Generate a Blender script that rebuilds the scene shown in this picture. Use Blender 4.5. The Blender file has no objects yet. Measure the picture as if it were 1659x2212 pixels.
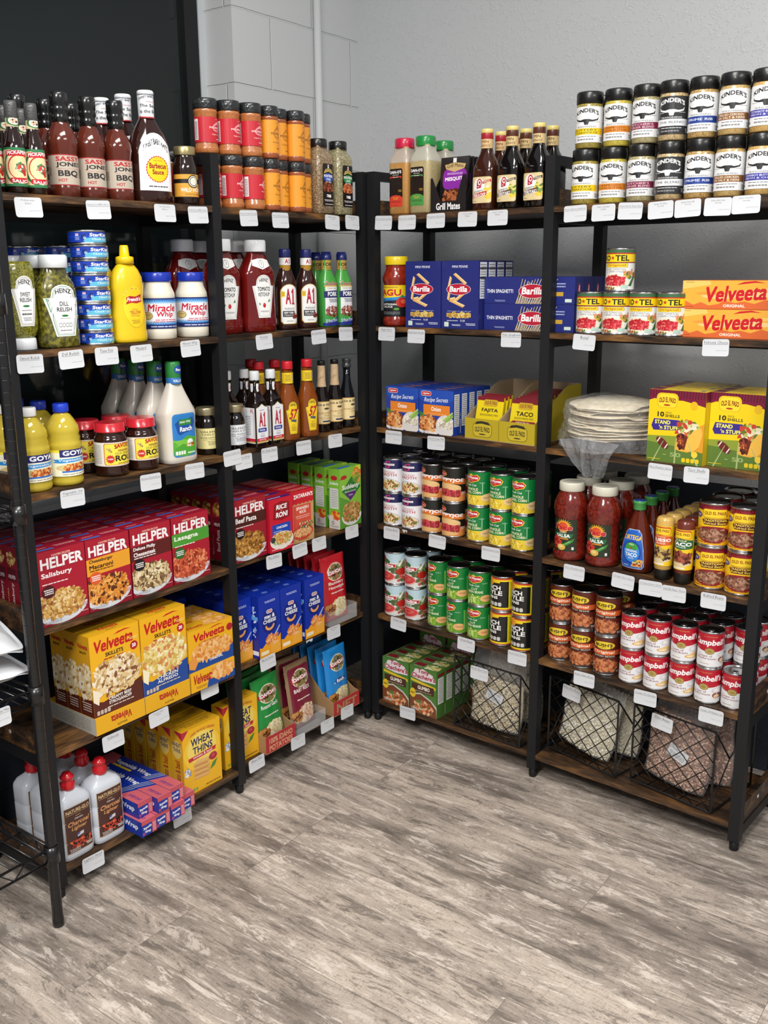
import bpy, bmesh, math, random, bisect
from mathutils import Vector, Matrix, Euler
rnd = random.Random(7)
PI = math.pi
D = bpy.data
SC = bpy.context.scene
COL = SC.collection

# ---------------------------------------------------------------- camera, world, lights
cd = D.cameras.new('camera'); cam = D.objects.new('camera', cd); COL.objects.link(cam)
SC.camera = cam
YAW, PIT, ROL = -0.639029, -0.241177, -0.006579
fwv = Vector((math.sin(YAW)*math.cos(PIT), math.cos(YAW)*math.cos(PIT), math.sin(PIT)))
rtv = Vector((math.cos(YAW), -math.sin(YAW), 0)); upv = rtv.cross(fwv)
r2 = rtv*math.cos(ROL)+upv*math.sin(ROL); u2 = -rtv*math.sin(ROL)+upv*math.cos(ROL)
m = Matrix((r2, u2, -fwv)).transposed().to_4x4(); m.translation = Vector((1.895625, -2.466705, 1.503365))
cam.matrix_world = m
cd.sensor_fit = 'VERTICAL'; cd.sensor_height = 24.0; cd.lens = 24.0*2101.48/2212.0
cd.clip_start = 0.05

w = D.worlds.new('world'); SC.world = w; w.use_nodes = True
w.node_tree.nodes['Background'].inputs[0].default_value = (0.93, 0.96, 1.0, 1)
w.node_tree.nodes['Background'].inputs[1].default_value = 0.27

def area(name, loc, sx, sy, power, rot=(0, 0, 0), col=(1, .97, .93)):
    l = D.lights.new(name, 'AREA'); l.shape = 'RECTANGLE'; l.size = sx; l.size_y = sy
    l.energy = power; l.color = col
    o = D.objects.new(name, l); o.location = loc; o.rotation_euler = rot; COL.objects.link(o); return o
area('ceiling_panel_light', (1.15, -1.5, 3.0), 0.6, 1.2, 26)
area('ceiling_panel_light', (3.0, -1.4, 3.0), 0.6, 1.2, 24)
area('ceiling_panel_light', (1.5, -3.4, 3.0), 0.6, 1.2, 64)

SC.view_settings.view_transform = 'Standard'; SC.view_settings.look = 'None'
SC.view_settings.gamma = 1.0; SC.view_settings.use_curve_mapping = False
SC.view_settings.exposure = 0.83

# ---------------------------------------------------------------- colours and materials
def lin(h):
    if len(h) == 3: h = h[0]*2+h[1]*2+h[2]*2
    o = []
    for i in (0, 2, 4):
        c = int(h[i:i+2], 16)/255.0
        o.append(c/12.92 if c <= .04045 else ((c+.055)/1.055)**2.4)
    return (o[0], o[1], o[2], 1.0)
MATS = {}
def newmat(name):
    m = D.materials.new(name); m.use_nodes = True
    return m, m.node_tree, m.node_tree.nodes['Principled BSDF']
def N(nt, typ, **kw):
    n = nt.nodes.new(typ)
    for k, v in kw.items():
        if k.startswith('i_'):
            n.inputs[int(k[2:]) if k[2:].isdigit() else k[2:].replace('_', ' ')].default_value = v
        else: setattr(n, k, v)
    return n
def pmat(rough=.42, coat=.0, name='printed'):
    key = ('p', rough, coat)
    if key in MATS: return MATS[key]
    m, nt, b = newmat(name)
    a = N(nt, 'ShaderNodeAttribute', attribute_name='Col')
    nt.links.new(a.outputs['Color'], b.inputs['Base Color'])
    b.inputs['Roughness'].default_value = rough; b.inputs['Coat Weight'].default_value = coat
    b.inputs['Coat Roughness'].default_value = .12
    MATS[key] = m; return m
def plain(col, rough=.4, coat=0., metal=0., trans=0., name='plain', bump=0, bscale=200, alpha=1., ior=1.45):
    key = (col, rough, coat, metal, trans, bump, bscale, alpha)
    if key in MATS: return MATS[key]
    m, nt, b = newmat(name)
    b.inputs['Base Color'].default_value = lin(col); b.inputs['Roughness'].default_value = rough
    b.inputs['Coat Weight'].default_value = coat; b.inputs['Coat Roughness'].default_value = .06
    b.inputs['Metallic'].default_value = metal; b.inputs['Transmission Weight'].default_value = trans
    b.inputs['Alpha'].default_value = alpha; b.inputs['IOR'].default_value = ior
    if bump:
        tc = N(nt, 'ShaderNodeTexCoord'); n = N(nt, 'ShaderNodeTexNoise'); n.inputs['Scale'].default_value = bscale
        n.inputs['Detail'].default_value = 4
        bp = N(nt, 'ShaderNodeBump'); bp.inputs['Strength'].default_value = bump; bp.inputs['Distance'].default_value = .01
        nt.links.new(tc.outputs['Object'], n.inputs['Vector']); nt.links.new(n.outputs[0], bp.inputs['Height'])
        nt.links.new(bp.outputs[0], b.inputs['Normal'])
    MATS[key] = m; return m
def grain(c1, c2, scale=500, rough=.35, coat=.6, c3=None, kind='V', bump=.0):
    """speckled contents seen through a clear wall (spice, relish, beans)"""
    key = (c1, c2, c3, scale, rough, coat, kind)
    if key in MATS: return MATS[key]
    m, nt, b = newmat('grain')
    tc = N(nt, 'ShaderNodeTexCoord')
    if kind == 'V':
        n = N(nt, 'ShaderNodeTexVoronoi'); n.inputs['Scale'].default_value = scale
        out = n.outputs['Color']
        sp = N(nt, 'ShaderNodeSeparateColor'); nt.links.new(out, sp.inputs[0]); out = sp.outputs[0]
    else:
        n = N(nt, 'ShaderNodeTexNoise'); n.inputs['Scale'].default_value = scale; n.inputs['Detail'].default_value = 5
        out = n.outputs[0]
    nt.links.new(tc.outputs['Object'], n.inputs['Vector'])
    r = N(nt, 'ShaderNodeValToRGB'); e = r.color_ramp.elements
    e[0].color = lin(c1); e[1].color = lin(c2)
    if kind != 'V': e[0].position = .35; e[1].position = .65
    if c3:
        x = e.new(.5); x.color = lin(c3)
    nt.links.new(out, r.inputs[0]); nt.links.new(r.outputs[0], b.inputs['Base Color'])
    b.inputs['Roughness'].default_value = rough; b.inputs['Coat Weight'].default_value = coat
    b.inputs['Coat Roughness'].default_value = .05
    if bump:
        bp = N(nt, 'ShaderNodeBump'); bp.inputs['Strength'].default_value = bump; bp.inputs['Distance'].default_value = .002
        nt.links.new(n.outputs[0], bp.inputs['Height']); nt.links.new(bp.outputs[0], b.inputs['Normal'])
    MATS[key] = m; return m

# ---------------------------------------------------------------- mesh builder
class MB:
    def __init__(s): s.v = []; s.f = []; s.c = []; s.mi = []; s.sm = []
    def add(s, vs, fs, col='fff', mat=0, M=None, smooth=False):
        o = len(s.v)
        if M is None: s.v += [tuple(p) for p in vs]
        else: s.v += [tuple(M @ Vector(p)) for p in vs]
        for i, f in enumerate(fs):
            s.f.append([o+k for k in f]); s.c.append(col[i] if isinstance(col, list) else col); s.mi.append(mat); s.sm.append(smooth)
        return s
    def box(s, x0, x1, y0, y1, z0, z1, col='fff', mat=0, M=None):
        vs = [(x0,y0,z0),(x1,y0,z0),(x1,y1,z0),(x0,y1,z0),(x0,y0,z1),(x1,y0,z1),(x1,y1,z1),(x0,y1,z1)]
        return s.add(vs, [(0,3,2,1),(4,5,6,7),(0,1,5,4),(1,2,6,5),(2,3,7,6),(3,0,4,7)], col, mat, M)
    def lathe(s, prof, seg=28, n=2, sx=1, sy=1, col='fff', mat=0, M=None, smooth=True, caps=True):
        vs = []; fs = []
        for r, z in prof:
            for k in range(seg):
                t = 2*PI*k/seg; c, q = math.cos(t), math.sin(t)
                vs.append((r*sx*math.copysign(abs(c)**(2/n), c), r*sy*math.copysign(abs(q)**(2/n), q), z))
        for i in range(len(prof)-1):
            for k in range(seg):
                a = i*seg+k; b = i*seg+(k+1) % seg
                fs.append((a, b, b+seg, a+seg))
        s.add(vs, fs, col, mat, M, smooth)
        if caps:
            o = len(s.v)-len(vs)
            s.f.append([o+k for k in range(seg)][::-1]); s.c.append(col); s.mi.append(mat); s.sm.append(False)
            o2 = o+(len(prof)-1)*seg
            s.f.append([o2+k for k in range(seg)]); s.c.append(col); s.mi.append(mat); s.sm.append(False)
        return s
    def tube(s, pts, r, seg=6, col='fff', mat=0, smooth=True, M=None):
        pts = [Vector(p) for p in pts]; vs = []; fs = []
        for i, p in enumerate(pts):
            d = (pts[min(i+1, len(pts)-1)]-pts[max(i-1, 0)]).normalized()
            a = d.cross(Vector((0, 0, 1)));
            if a.length < .1: a = d.cross(Vector((0, 1, 0)))
            a.normalize(); b = d.cross(a)
            for k in range(seg):
                t = 2*PI*k/seg; vs.append(p+(a*math.cos(t)+b*math.sin(t))*r)
        for i in range(len(pts)-1):
            for k in range(seg):
                x = i*seg+k; y = i*seg+(k+1) % seg; fs.append((x, y, y+seg, x+seg))
        fs.append(list(range(seg))[::-1]); fs.append([(len(pts)-1)*seg+k for k in range(seg)])
        return s.add(vs, fs, col, mat, M, smooth)
    def art(s, art, mapf=None, xc=(), zc=(), M=None, base=.0003, step=.000003, mat=0, chord=False):
        bm = bmesh.new(); cols = []; lay = bm.faces.layers.int.new('ci')
        for i, (vs, fs, c) in enumerate(art.items):
            off = base+i*step
            bv = [bm.verts.new((x, y, off)) for x, y in vs]
            for f in fs:
                try: fc = bm.faces.new([bv[k] for k in f])
                except ValueError: continue
                fc[lay] = len(cols)
            cols.append(c)
        for co, no in (((-art.w/2, 0, 0), (-1, 0, 0)), ((art.w/2, 0, 0), (1, 0, 0)), ((0, 0, 0), (0, -1, 0)), ((0, art.h, 0), (0, 1, 0))):
            bmesh.ops.bisect_plane(bm, geom=bm.verts[:]+bm.edges[:]+bm.faces[:], plane_co=co, plane_no=no, dist=1e-7, clear_outer=True)
        for axis, cuts in ((0, xc), (1, zc)):
            for q in cuts:
                co = (q, 0, 0) if axis == 0 else (0, q, 0); no = (1, 0, 0) if axis == 0 else (0, 1, 0)
                bmesh.ops.bisect_plane(bm, geom=bm.verts[:]+bm.edges[:]+bm.faces[:], plane_co=co, plane_no=no, dist=1e-7)
        bm.verts.ensure_lookup_table(); bm.verts.index_update()
        vs = []
        if mapf and chord:
            XN = sorted({-art.w/2, art.w/2} | set(q for q in xc if abs(q) < art.w/2)); ZN = sorted({0.0, art.h} | set(q for q in zc if 0 < q < art.h)); f0 = mapf
            memo = {}
            def node(x, y):
                if (x, y) not in memo: a = Vector(f0(x, y, 0)); memo[(x, y)] = (a, (Vector(f0(x, y, .001))-a)*1000)
                return memo[(x, y)]
            def mapf(x, y, o):
                i = max(0, min(len(XN)-2, bisect.bisect_right(XN, x+1e-9)-1)); j = max(0, min(len(ZN)-2, bisect.bisect_right(ZN, y+1e-9)-1))
                p = (x-XN[i])/(XN[i+1]-XN[i]); q = (y-ZN[j])/(ZN[j+1]-ZN[j]); r = Vector()
                for a, b, k in ((i, j, (1-p)*(1-q)), (i+1, j, p*(1-q)), (i, j+1, (1-p)*q), (i+1, j+1, p*q)):
                    n, g = node(XN[a], ZN[b]); r += (n+g*o)*k
                return r
        for v in bm.verts:
            x, y, o = v.co
            vs.append(tuple(mapf(x, y, o)) if mapf else (x, -o, y))
        fs = [[v.index for v in f.verts] for f in bm.faces]; cc = [cols[f[lay]] for f in bm.faces]
        bm.free()
        return s.add(vs, fs, cc, mat, M)
    def build(s, name, mats, parent=None):
        me = D.meshes.new(name)
        me.from_pydata(s.v, [], s.f)
        if not isinstance(mats, (list, tuple)): mats = [mats]
        for m in mats: me.materials.append(m)
        me.polygons.foreach_set('material_index', s.mi); me.polygons.foreach_set('use_smooth', s.sm)
        if len(set(s.c)) > 1 or s.c[0] != 'fff':
            ca = me.color_attributes.new('Col', 'BYTE_COLOR', 'CORNER')
            cl = {c: lin(c) for c in set(s.c)}; buf = []
            for f, c in zip(s.f, s.c): buf += list(cl[c])*len(f)
            if len(buf) == len(ca.data)*4: ca.data.foreach_set('color', buf)
            else:
                for p, c in zip(me.polygons, s.c):
                    for li in p.loop_indices: ca.data[li].color = cl[c]
        me.update()
        o = D.objects.new(name, me); COL.objects.link(o)
        if parent: o.parent = parent
        return o

# ---------------------------------------------------------------- flat printed artwork (2D polygons in metres)
_tc = {}; STROKES = {}
def textgeo(s, bold, res):
    k = (s, bold, res)
    if k in _tc: return _tc[k]
    cu = D.curves.new('t', 'FONT'); cu.body = s; cu.resolution_u = res; cu.fill_mode = 'FRONT'
    ob = D.objects.new('t', cu); me = D.meshes.new_from_object(ob)
    vs = [(v.co.x, v.co.y) for v in me.vertices]; fs = [tuple(p.vertices) for p in me.polygons]
    D.meshes.remove(me); D.objects.remove(ob); D.curves.remove(cu)
    STROKES[k] = 1
    if not vs: _tc[k] = ([], []); return _tc[k]
    if bold > .004:  # heavier strokes: the outline laid down again, shifted by the extra stroke width
        sh = [(1, 0), (-1, 0)] if bold < .022 else [(1, 1), (-1, 1), (1, -1), (-1, -1)] if bold < .05 else [(1, 0), (-1, 0), (0, 1), (0, -1), (.7, .7), (-.7, .7), (.7, -.7), (-.7, -.7)]
        n = len(vs); V = []; F = []
        for q, (dx, dy) in enumerate(sh):
            V += [(a+dx*bold*.62, b+dy*bold*.62) for a, b in vs]; F += [tuple(i+q*n for i in f) for f in fs]
        vs, fs = V, F; STROKES[k] = len(sh)
    else: STROKES[k] = 1
    x0 = min(a for a, b in vs); x1 = max(a for a, b in vs); y0 = min(b for a, b in vs); y1 = max(b for a, b in vs)
    vs = [((a-x0)/(x1-x0), (b-y0)/max(y1-y0, 1e-6)) for a, b in vs]
    _tc[k] = (vs, fs); return _tc[k]
class Art:
    """fractions of a w x h patch; x centred on 0, y from 0 at the bottom"""
    def __init__(s, w, h): s.w = w; s.h = h; s.items = []
    def X(s, x): return (x-.5)*s.w
    def raw(s, vs, fs, c): s.items.append((vs, fs, c)); return s
    def r(s, x0, y0, x1, y1, c):
        return s.p([(x0, y0), (x1, y0), (x1, y1), (x0, y1)], c)
    def p(s, pts, c):
        v = [(s.X(x), y*s.h) for x, y in pts]
        ar = sum(v[i][0]*v[(i+1) % len(v)][1]-v[(i+1) % len(v)][0]*v[i][1] for i in range(len(v)))
        f = list(range(len(v)))
        return s.raw(v, [f if ar > 0 else f[::-1]], c)
    def e(s, cx, cy, rx, ry, c, n=20, a0=0, a1=360):
        full = a1-a0 >= 360
        return s.p([(cx+rx*math.cos(math.radians(a0+(a1-a0)*k/n)), cy+ry*math.sin(math.radians(a0+(a1-a0)*k/n))) for k in range(n if full else n+1)], c)
    def rr(s, x0, y0, x1, y1, c, q=.2):
        """rounded rectangle, q = corner radius as a fraction of the shorter metric side"""
        rad = q*min((x1-x0)*s.w, (y1-y0)*s.h); rx = rad/s.w; ry = rad/s.h; P = []
        for cx, cy, a in ((x1-rx, y0+ry, -90), (x1-rx, y1-ry, 0), (x0+rx, y1-ry, 90), (x0+rx, y0+ry, 180)):
            for k in range(4):
                t = math.radians(a+30*k); P.append((cx+rx*math.cos(t), cy+ry*math.sin(t)))
        return s.p(P, c)
    def t(s, txt, x0, y0, x1, y1, c, b=.02, sh=0, arc=0, rot=0, res=2, up=0, out=None):
        if out: s.t(txt, x0-.006, y0-.004, x1+.006, y1+.004, out, max(.052, b+.03), sh, arc, rot, res, up)
        b = min(b, .049)
        if txt == 'A1':  # the numeral with its flag and foot
            u = lambda k: x0+(x1-x0)*k
            v = lambda k: y0+(y1-y0)*k
            s.t('A', x0, y0, u(.6), y1, c, b, sh, arc, rot, res, up)
            return s.p([(u(.76), v(.08)), (u(.76), v(.74)), (u(.66), v(.7)), (u(.66), v(.82)), (u(.82), v(1)), (u(.92), v(1)), (u(.92), v(.08)), (u(1), v(.08)), (u(1), v(-.02)), (u(.68), v(-.02)), (u(.68), v(.08))], c)
        vs, fs = textgeo(txt, b, res)
        o = []; cx = s.X((x0+x1)/2); cy = (y0+y1)/2*s.h
        W = (x1-x0)*s.w; H = (y1-y0)*s.h
        if rot in (90, -90): W, H = H, W
        for a, q in vs:
            x = (a-.5)*W; y = (q-.5)*H
            y += arc*H*(1-4*(a-.5)**2) + up*(a-.5)*H; x += sh*y
            if rot:
                t = math.radians(rot); x, y = x*math.cos(t)-y*math.sin(t), x*math.sin(t)+y*math.cos(t)
            o.append((cx+x, cy+y))
        if vs:
            nc = max(1, STROKES[(txt, b, res)]); nv = len(o)//nc; nf = len(fs)//nc
            for q in range(nc): s.raw(o[q*nv:(q+1)*nv], [tuple(i-q*nv for i in f) for f in fs[q*nf:(q+1)*nf]], c)
        return s
    def ln(s, x0, y0, x1, y1, c, n=3, fill=.45, seed=1):
        """rows of small print too small to read"""
        q = random.Random(seed); V = []; F = []
        for k in range(n):
            y = y1-(k+.5)*(y1-y0)/n; hh = (y1-y0)/n*fill/2; x = x0+q.random()*.1*(x1-x0)
            while x < x1-.02*(x1-x0):
                e = min(x1, x+(.06+.16*q.random())*(x1-x0))
                o = len(V); V += [(s.X(x), (y-hh)*s.h), (s.X(e), (y-hh)*s.h), (s.X(e), (y+hh)*s.h), (s.X(x), (y+hh)*s.h)]
                F.append((o, o+1, o+2, o+3)); x = e+.025*(x1-x0)
        return s.raw(V, F, c)
    def food(s, x0, y0, x1, y1, cols, n=60, size=.12, seed=1, el=1.6, top=0):
        q = random.Random(seed); cx, cy = (x0+x1)/2, (y0+y1)/2
        mw = (x1-x0)*s.w; mh = (y1-y0)*s.h; n = int(n*1.6); sz = size*.78*min(mw, mh)
        if n > 75: s.e(cx, cy, .46*(x1-x0), .45*(y1-y0), cols[len(cols)//2])
        for k in range(n):
            while True:
                a, b = q.uniform(-1, 1), q.uniform(-1, 1)
                if abs(a)**2.6+abs(b)**2.6 < 1 and b > -1+top: break
            px = s.X(cx)+a*mw/2*.93; py = cy*s.h+b*mh/2*.93
            r = sz*q.uniform(.6, 1.2); el2 = 1+(el-1)*q.random(); th = q.uniform(0, PI); nn = 7
            P = []
            for j in range(nn):
                t = 2*PI*j/nn; rr = r*q.uniform(.8, 1.15); u = rr*math.cos(t)*el2; v = rr*math.sin(t)
                P.append((px+u*math.cos(th)-v*math.sin(th), py+u*math.sin(th)+v*math.cos(th)))
            s.raw(P, [tuple(range(nn))], q.choice(cols))
        return s
    def star(s, cx, cy, r, c, n=5, ri=.4):
        return s.p([(cx+(r if k % 2 == 0 else r*ri)*math.cos(PI/2+PI*k/n), cy+(r if k % 2 == 0 else r*ri)*s.w/s.h*math.sin(PI/2+PI*k/n)) for k in range(2*n)], c)
def frange(a, b, n): return [a+(b-a)*k/n for k in range(1, n)]
def wrapmap(R, z0, seg=36):
    dx = 2*PI*R/seg
    def f(x, y, o):
        k = math.floor(x/dx+1e-6); t = x/dx-k; a0 = k*2*PI/seg; a1 = a0+2*PI/seg
        r = R+o
        p0 = (math.sin(a0)*r, -math.cos(a0)*r); p1 = (math.sin(a1)*r, -math.cos(a1)*r)
        return (p0[0]+(p1[0]-p0[0])*t, p0[1]+(p1[1]-p0[1])*t, y+z0)
    return f
def wrapcuts(R, w, seg=36):
    dx = 2*PI*R/seg; k = 1; o = [0.0]
    while k*dx < w/2-1e-5: o += [k*dx, -k*dx]; k += 1
    return o
def prof_r(prof, z):
    for (r0, z0), (r1, z1) in zip(prof, prof[1:]):
        if z0 <= z <= z1 and z1 > z0: return r0+(r1-r0)*(z-z0)/(z1-z0)
    return prof[-1][0] if z > prof[-1][1] else prof[0][0]
def drapemap(prof, n, sx, sy, z0, xoff=0):
    def f(x, y, o):
        r = prof_r(prof, y+z0); q = min(abs((x+xoff)/(r*sx)), .995)
        return (x+xoff, -r*sy*(1-q**n)**(1/n)-o, y+z0)
    return f

# ---------------------------------------------------------------- things
def tagit(o, label, cat, group=None):
    o['label'] = label; o['category'] = cat
    if group: o['group'] = group
    return o
def struct(o): o['kind'] = 'structure'; return o
def empty(name):
    o = D.objects.new(name, None); o.empty_display_size = .05; COL.objects.link(o); return o
def dup(root):
    r = root.copy(); COL.objects.link(r)
    for ch in [c for c in root.children]:
        c = ch.copy(); COL.objects.link(c); c.parent = r
        for g in [x for x in ch.children]:
            d = g.copy(); COL.objects.link(d); d.parent = c
    return r
# shelf units: s runs along the front edge away from the corner, d runs into the shelf
ZL = [0, .0792, .3909, .7035, 1.0231, 1.3418, 1.6722]
BW = 0.6226; BD = 0.309; BT = 0.0157
UN = {'L': (Vector((0, .00124, 0)), Vector((-.00882, -.99996, 0)), Vector((-.99996, .00882, 0)), math.atan2(.99996, .00882)),
      'R': (Vector((.0197, 0, 0)), Vector((.99833, -.05778, 0)), Vector((.05778, .99833, 0)), -.0578)}
def at(u, s, d, z):
    o, e, dd, a = UN[u]; p = o+e*s+dd*d; p.z = z; return p
KIND = {}; MASTER = {}; USED = {}
def kind(f): KIND[f.__name__] = f; return f
LABELS = {}
def put(k, u, lv, s, d, label, cat, group=None, z=0, r=0, tilt=None, args=None):
    """k kind, (s,d) centre of the base on shelf lv"""
    key = k if args is None else (k,)+tuple(args)
    if key not in MASTER:
        MASTER[key] = KIND[k](*(args or ())); o = MASTER[key]
    else: o = dup(MASTER[key])
    if tilt and tilt[1]: z += abs(tilt[1])*(.1 if 'bag' in k else .06)
    o.location = at(u, s, d, ZL[lv]+z*1.004+.0004)
    o.rotation_euler = (tilt[0] if tilt else 0, tilt[1] if tilt else 0, UN[u][3]+r)
    LABELS.setdefault(label, 0); LABELS[label] += 1
    return tagit(o, label, cat, group)
ORD = ['front', 'second', 'third', 'fourth', 'fifth', 'sixth', 'seventh', 'eighth']
def grid(k, u, lv, cols, nd, dd, nv, dz, desc, cat, group, r=0, jit=.02, args=None, drop=(), names=None, js=0):
    """cols: [(s,d)] of the front row; nd rows deep with pitch dd; nv layers with pitch dz"""
    nc = len(cols)
    # columns are read left to right in the photo
    order = sorted(range(nc), key=lambda i: -cols[i][0] if u == 'L' else cols[i][0])
    cn = {1: [''], 2: ['left', 'right'], 3: ['left', 'middle', 'right'], 4: ['far left', 'centre left', 'centre right', 'far right']}.get(nc)
    for ci, i in enumerate(order):
        s, d = cols[i]
        for v in range(nv):
            for b in range(nd):
                if (ci, v, b) in drop: continue
                ph = []
                if nv == 2: ph.append(('lower', 'upper')[v])
                elif nv > 2: ph.append(('bottom',)*(v == 0)+('top',)*(v == nv-1) or (ORD[v]+' up',)); ph[-1] = ph[-1][0] if isinstance(ph[-1], tuple) else ph[-1]
                if nc > 1: ph.append((names[ci] if names else cn[ci])+' column')
                if nd > 1: ph.append('front of row' if b == 0 else ORD[b]+' from front')
                put(k, u, lv, s+rnd.uniform(-js, js), d+b*dd, desc+(', ' if ph else '')+', '.join(ph), cat, group, z=v*dz,
                    r=r+rnd.uniform(-jit, jit), args=args)

# ================================================================ ROOM
def wall_block_mat():
    m, nt, b = newmat('painted_block'); L = nt.links.new
    tc = N(nt, 'ShaderNodeTexCoord'); sp = N(nt, 'ShaderNodeSeparateXYZ'); L(tc.outputs['Object'], sp.inputs[0])
    def mth(op, a, v):
        n = N(nt, 'ShaderNodeMath', operation=op)
        if hasattr(a, 'links'): L(a, n.inputs[0])
        else: n.inputs[0].default_value = a
        if hasattr(v, 'links'): L(v, n.inputs[1])
        else: n.inputs[1].default_value = v
        return n.outputs[0]
    y = mth('SUBTRACT', sp.outputs['Y'], .232); z = mth('ADD', sp.outputs['Z'], .063)
    x = mth('ADD', sp.outputs['X'], y)
    cx = N(nt, 'ShaderNodeCombineXYZ'); L(x, cx.inputs[0]); L(z, cx.inputs[1])
    # slight waviness of the joints
    nz = N(nt, 'ShaderNodeTexNoise'); nz.inputs['Scale'].default_value = 14; L(tc.outputs['Object'], nz.inputs['Vector'])
    va = N(nt, 'ShaderNodeVectorMath', operation='MULTIPLY_ADD'); L(nz.outputs['Color'], va.inputs[0]); va.inputs[1].default_value = (.006, .006, 0); L(cx.outputs[0], va.inputs[2])
    br = N(nt, 'ShaderNodeTexBrick'); L(va.outputs[0], br.inputs['Vector'])
    br.inputs['Scale'].default_value = 1; br.inputs['Brick Width'].default_value = .4; br.inputs['Row Height'].default_value = .213
    br.inputs['Mortar Size'].default_value = .0035; br.inputs['Mortar Smooth'].default_value = .6; br.inputs['Color1'].default_value = (0, 0, 0, 1)
    n2 = N(nt, 'ShaderNodeTexNoise'); n2.inputs['Scale'].default_value = 90; n2.inputs['Detail'].default_value = 6; L(tc.outputs['Object'], n2.inputs['Vector'])
    n3 = N(nt, 'ShaderNodeTexNoise'); n3.inputs['Scale'].default_value = 9; n3.inputs['Detail'].default_value = 3; L(tc.outputs['Object'], n3.inputs['Vector'])
    h = mth('MULTIPLY', br.outputs['Fac'], -1.0); h = mth('ADD', h, mth('MULTIPLY', n2.outputs[0], .12)); h = mth('ADD', h, mth('MULTIPLY', n3.outputs[0], .25))
    bp = N(nt, 'ShaderNodeBump'); bp.inputs['Strength'].default_value = .8; bp.inputs['Distance'].default_value = .004; L(h, bp.inputs['Height']); L(bp.outputs[0], b.inputs['Normal'])
    g = mth('LESS_THAN', sp.outputs['Z'], .884)
    mx = N(nt, 'ShaderNodeMix', data_type='RGBA'); L(g, mx.inputs[0]); mx.inputs[6].default_value = lin('c9cbcb'); mx.inputs[7].default_value = lin('343b47')
    L(mx.outputs[2], b.inputs['Base Color']); b.inputs['Roughness'].default_value = .5
    return m
def wall_knock_mat():
    m, nt, b = newmat('knockdown_wall'); L = nt.links.new
    tc = N(nt, 'ShaderNodeTexCoord'); sp = N(nt, 'ShaderNodeSeparateXYZ'); L(tc.outputs['Object'], sp.inputs[0])
    n1 = N(nt, 'ShaderNodeTexNoise'); n1.inputs['Scale'].default_value = 75; n1.inputs['Detail'].default_value = 3; n1.inputs['Distortion'].default_value = 1.2
    L(tc.outputs['Object'], n1.inputs['Vector'])
    r = N(nt, 'ShaderNodeValToRGB'); r.color_ramp.elements[0].position = .55; r.color_ramp.elements[1].position = .66; L(n1.outputs[0], r.inputs[0])
    bp = N(nt, 'ShaderNodeBump'); bp.inputs['Strength'].default_value = .4; bp.inputs['Distance'].default_value = .002; L(r.outputs[0], bp.inputs['Height']); L(bp.outputs[0], b.inputs['Normal'])
    g = N(nt, 'ShaderNodeMath', operation='LESS_THAN'); L(sp.outputs['Z'], g.inputs[0]); g.inputs[1].default_value = .884
    mx = N(nt, 'ShaderNodeMix', data_type='RGBA'); L(g.outputs[0], mx.inputs[0]); mx.inputs[6].default_value = lin('c3c5c6'); mx.inputs[7].default_value = lin('2b303a')
    L(mx.outputs[2], b.inputs['Base Color']); b.inputs['Roughness'].default_value = .5
    return m
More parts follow.
